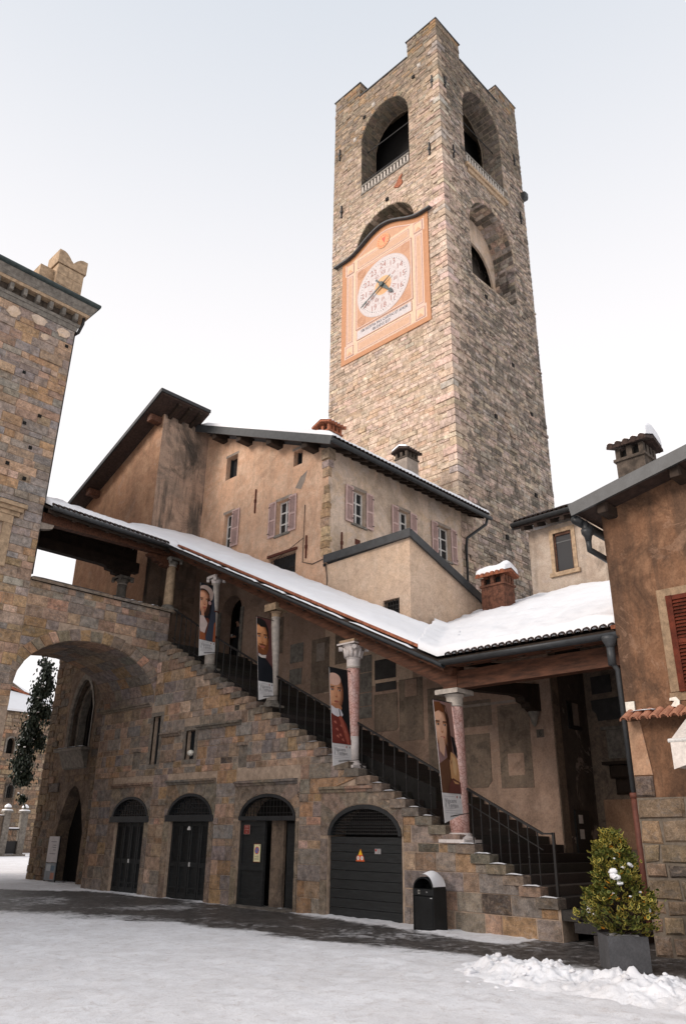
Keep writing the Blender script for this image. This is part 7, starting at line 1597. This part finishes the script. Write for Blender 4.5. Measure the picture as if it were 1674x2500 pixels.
one('bars', 'iron', gt, lambda m: ([m.box((24.95 + .1 * k, 55.97, .15), (24.97 + .1 * k, 56.0, 1.7)) for k in range(9)], m.box((24.94, 55.96, 1.66), (25.73, 56.02, 1.74)), m.box((24.94, 55.96, .15), (25.73, 56.02, .95)))); one('snow', 'snow', gt, lambda m: m.box((24.93, 55.92, 1.74), (25.74, 56.04, 1.82)))
one('step', 'grey_stone', gt, lambda m: m.box((24.6, 55.4, 0), (26.2, 56.0, .14)))
gwall = thing('garden_wall', 'low rubble garden wall with snowy top, left of the far iron gate', 'wall', (23, 56, 0))
one('wall', 'rubble_render', gwall, lambda m: m.box((16, 55.9, 0), (24.48, 56.15, 2.55))); one('snow', 'snow', gwall, lambda m: snow_strip(m, [(16 + 8.5 * i / 20, 55.8, 2.55) for i in range(21)], .4, .14, rc, (0, 1, 0)), smooth=True)
# the snowy evergreen beside the church
tr = thing('snowy_evergreen', 'dark hanging evergreen tree dusted with snow, between far church and archway', 'tree', (17.6, 38, 0))
fo = MB(); sn = MB(); rt_ = random.Random(19); wood = MB(); yT = 38.0; sT = yT / 55.0
TXp = lambda x: x * sT
TZp = lambda z: 1.6 + (z - 1.6) * sT
wood.tube([(18.75, yT + .2, 0), (18.7, yT, 4), (18.55, yT, TZp(13.6))], [.16, .11, .03], 7)
clusters = [(25.9, 9.5, .7), (25.7, 7.5, .6), (25.7, 11.5, .5)] + [(25.2, 13.2, .35), (25.3, 12.6, .5), (25.15, 12.0, .5), (25.1, 11.3, .55), (24.75, 10.9, .45), (25.0, 10.4, .6), (24.9, 9.7, .6), (24.95, 9.0, .6), (24.7, 8.5, .5), (25.0, 8.2, .6), (24.5, 8.0, .4), (24.6, 7.4, .45), (24.9, 7.3, .5), (24.35, 6.2, .5), (24.6, 6.3, .55), (24.9, 6.1, .5), (24.45, 5.7, .5), (24.75, 5.5, .55), (24.6, 5.1, .45), (24.9, 4.9, .4), (25.2, 6.6, .5), (25.4, 8, .6), (25.5, 9.5, .6), (25.5, 11, .5), (25.3, 5.2, .5), (25.2, 3.7, .3)]
for X, Z_, R_ in clusters:
    c = Vector((TXp(X), yT + rt_.uniform(-.3, .3), TZp(Z_))); R2 = R_ * sT
    for k in range(int(620 * R_)):
        d = Vector((rt_.gauss(0, 1), rt_.gauss(0, 1), rt_.gauss(0, 1))).normalized() * R2 * abs(rt_.gauss(0, .6)); d.z *= 1.35; d.x += .18 * R2; p = c + d
        L_ = rt_.uniform(.10, .22); dn = Vector((rt_.uniform(-.5, .5), rt_.uniform(-.5, .5), -1)).normalized(); s = Vector((rt_.uniform(-1, 1), rt_.uniform(-1, 1), 0))  .normalized() * .05; g = rt_.uniform(.6, 1.5)
        fo.add([tuple(p - s * .4), tuple(p + dn * L_ * .5 - s), tuple(p + dn * L_), tuple(p + dn * L_ * .5 + s), tuple(p + s * .4)], [(0, 1, 2, 3, 4)], (.020 * g, .030 * g, .020 * g))
        if d.z > R2 * .45 and rt_.random() < .12: lump(sn, tuple(p), rt_.uniform(.025, .065), rt_, .5, 6)
wood.build('trunk', 'bark', tr); fo.build('crown', 'leaf', tr, kind='stuff', fixn=False); sn.build('snow', 'snow', tr, smooth=True)
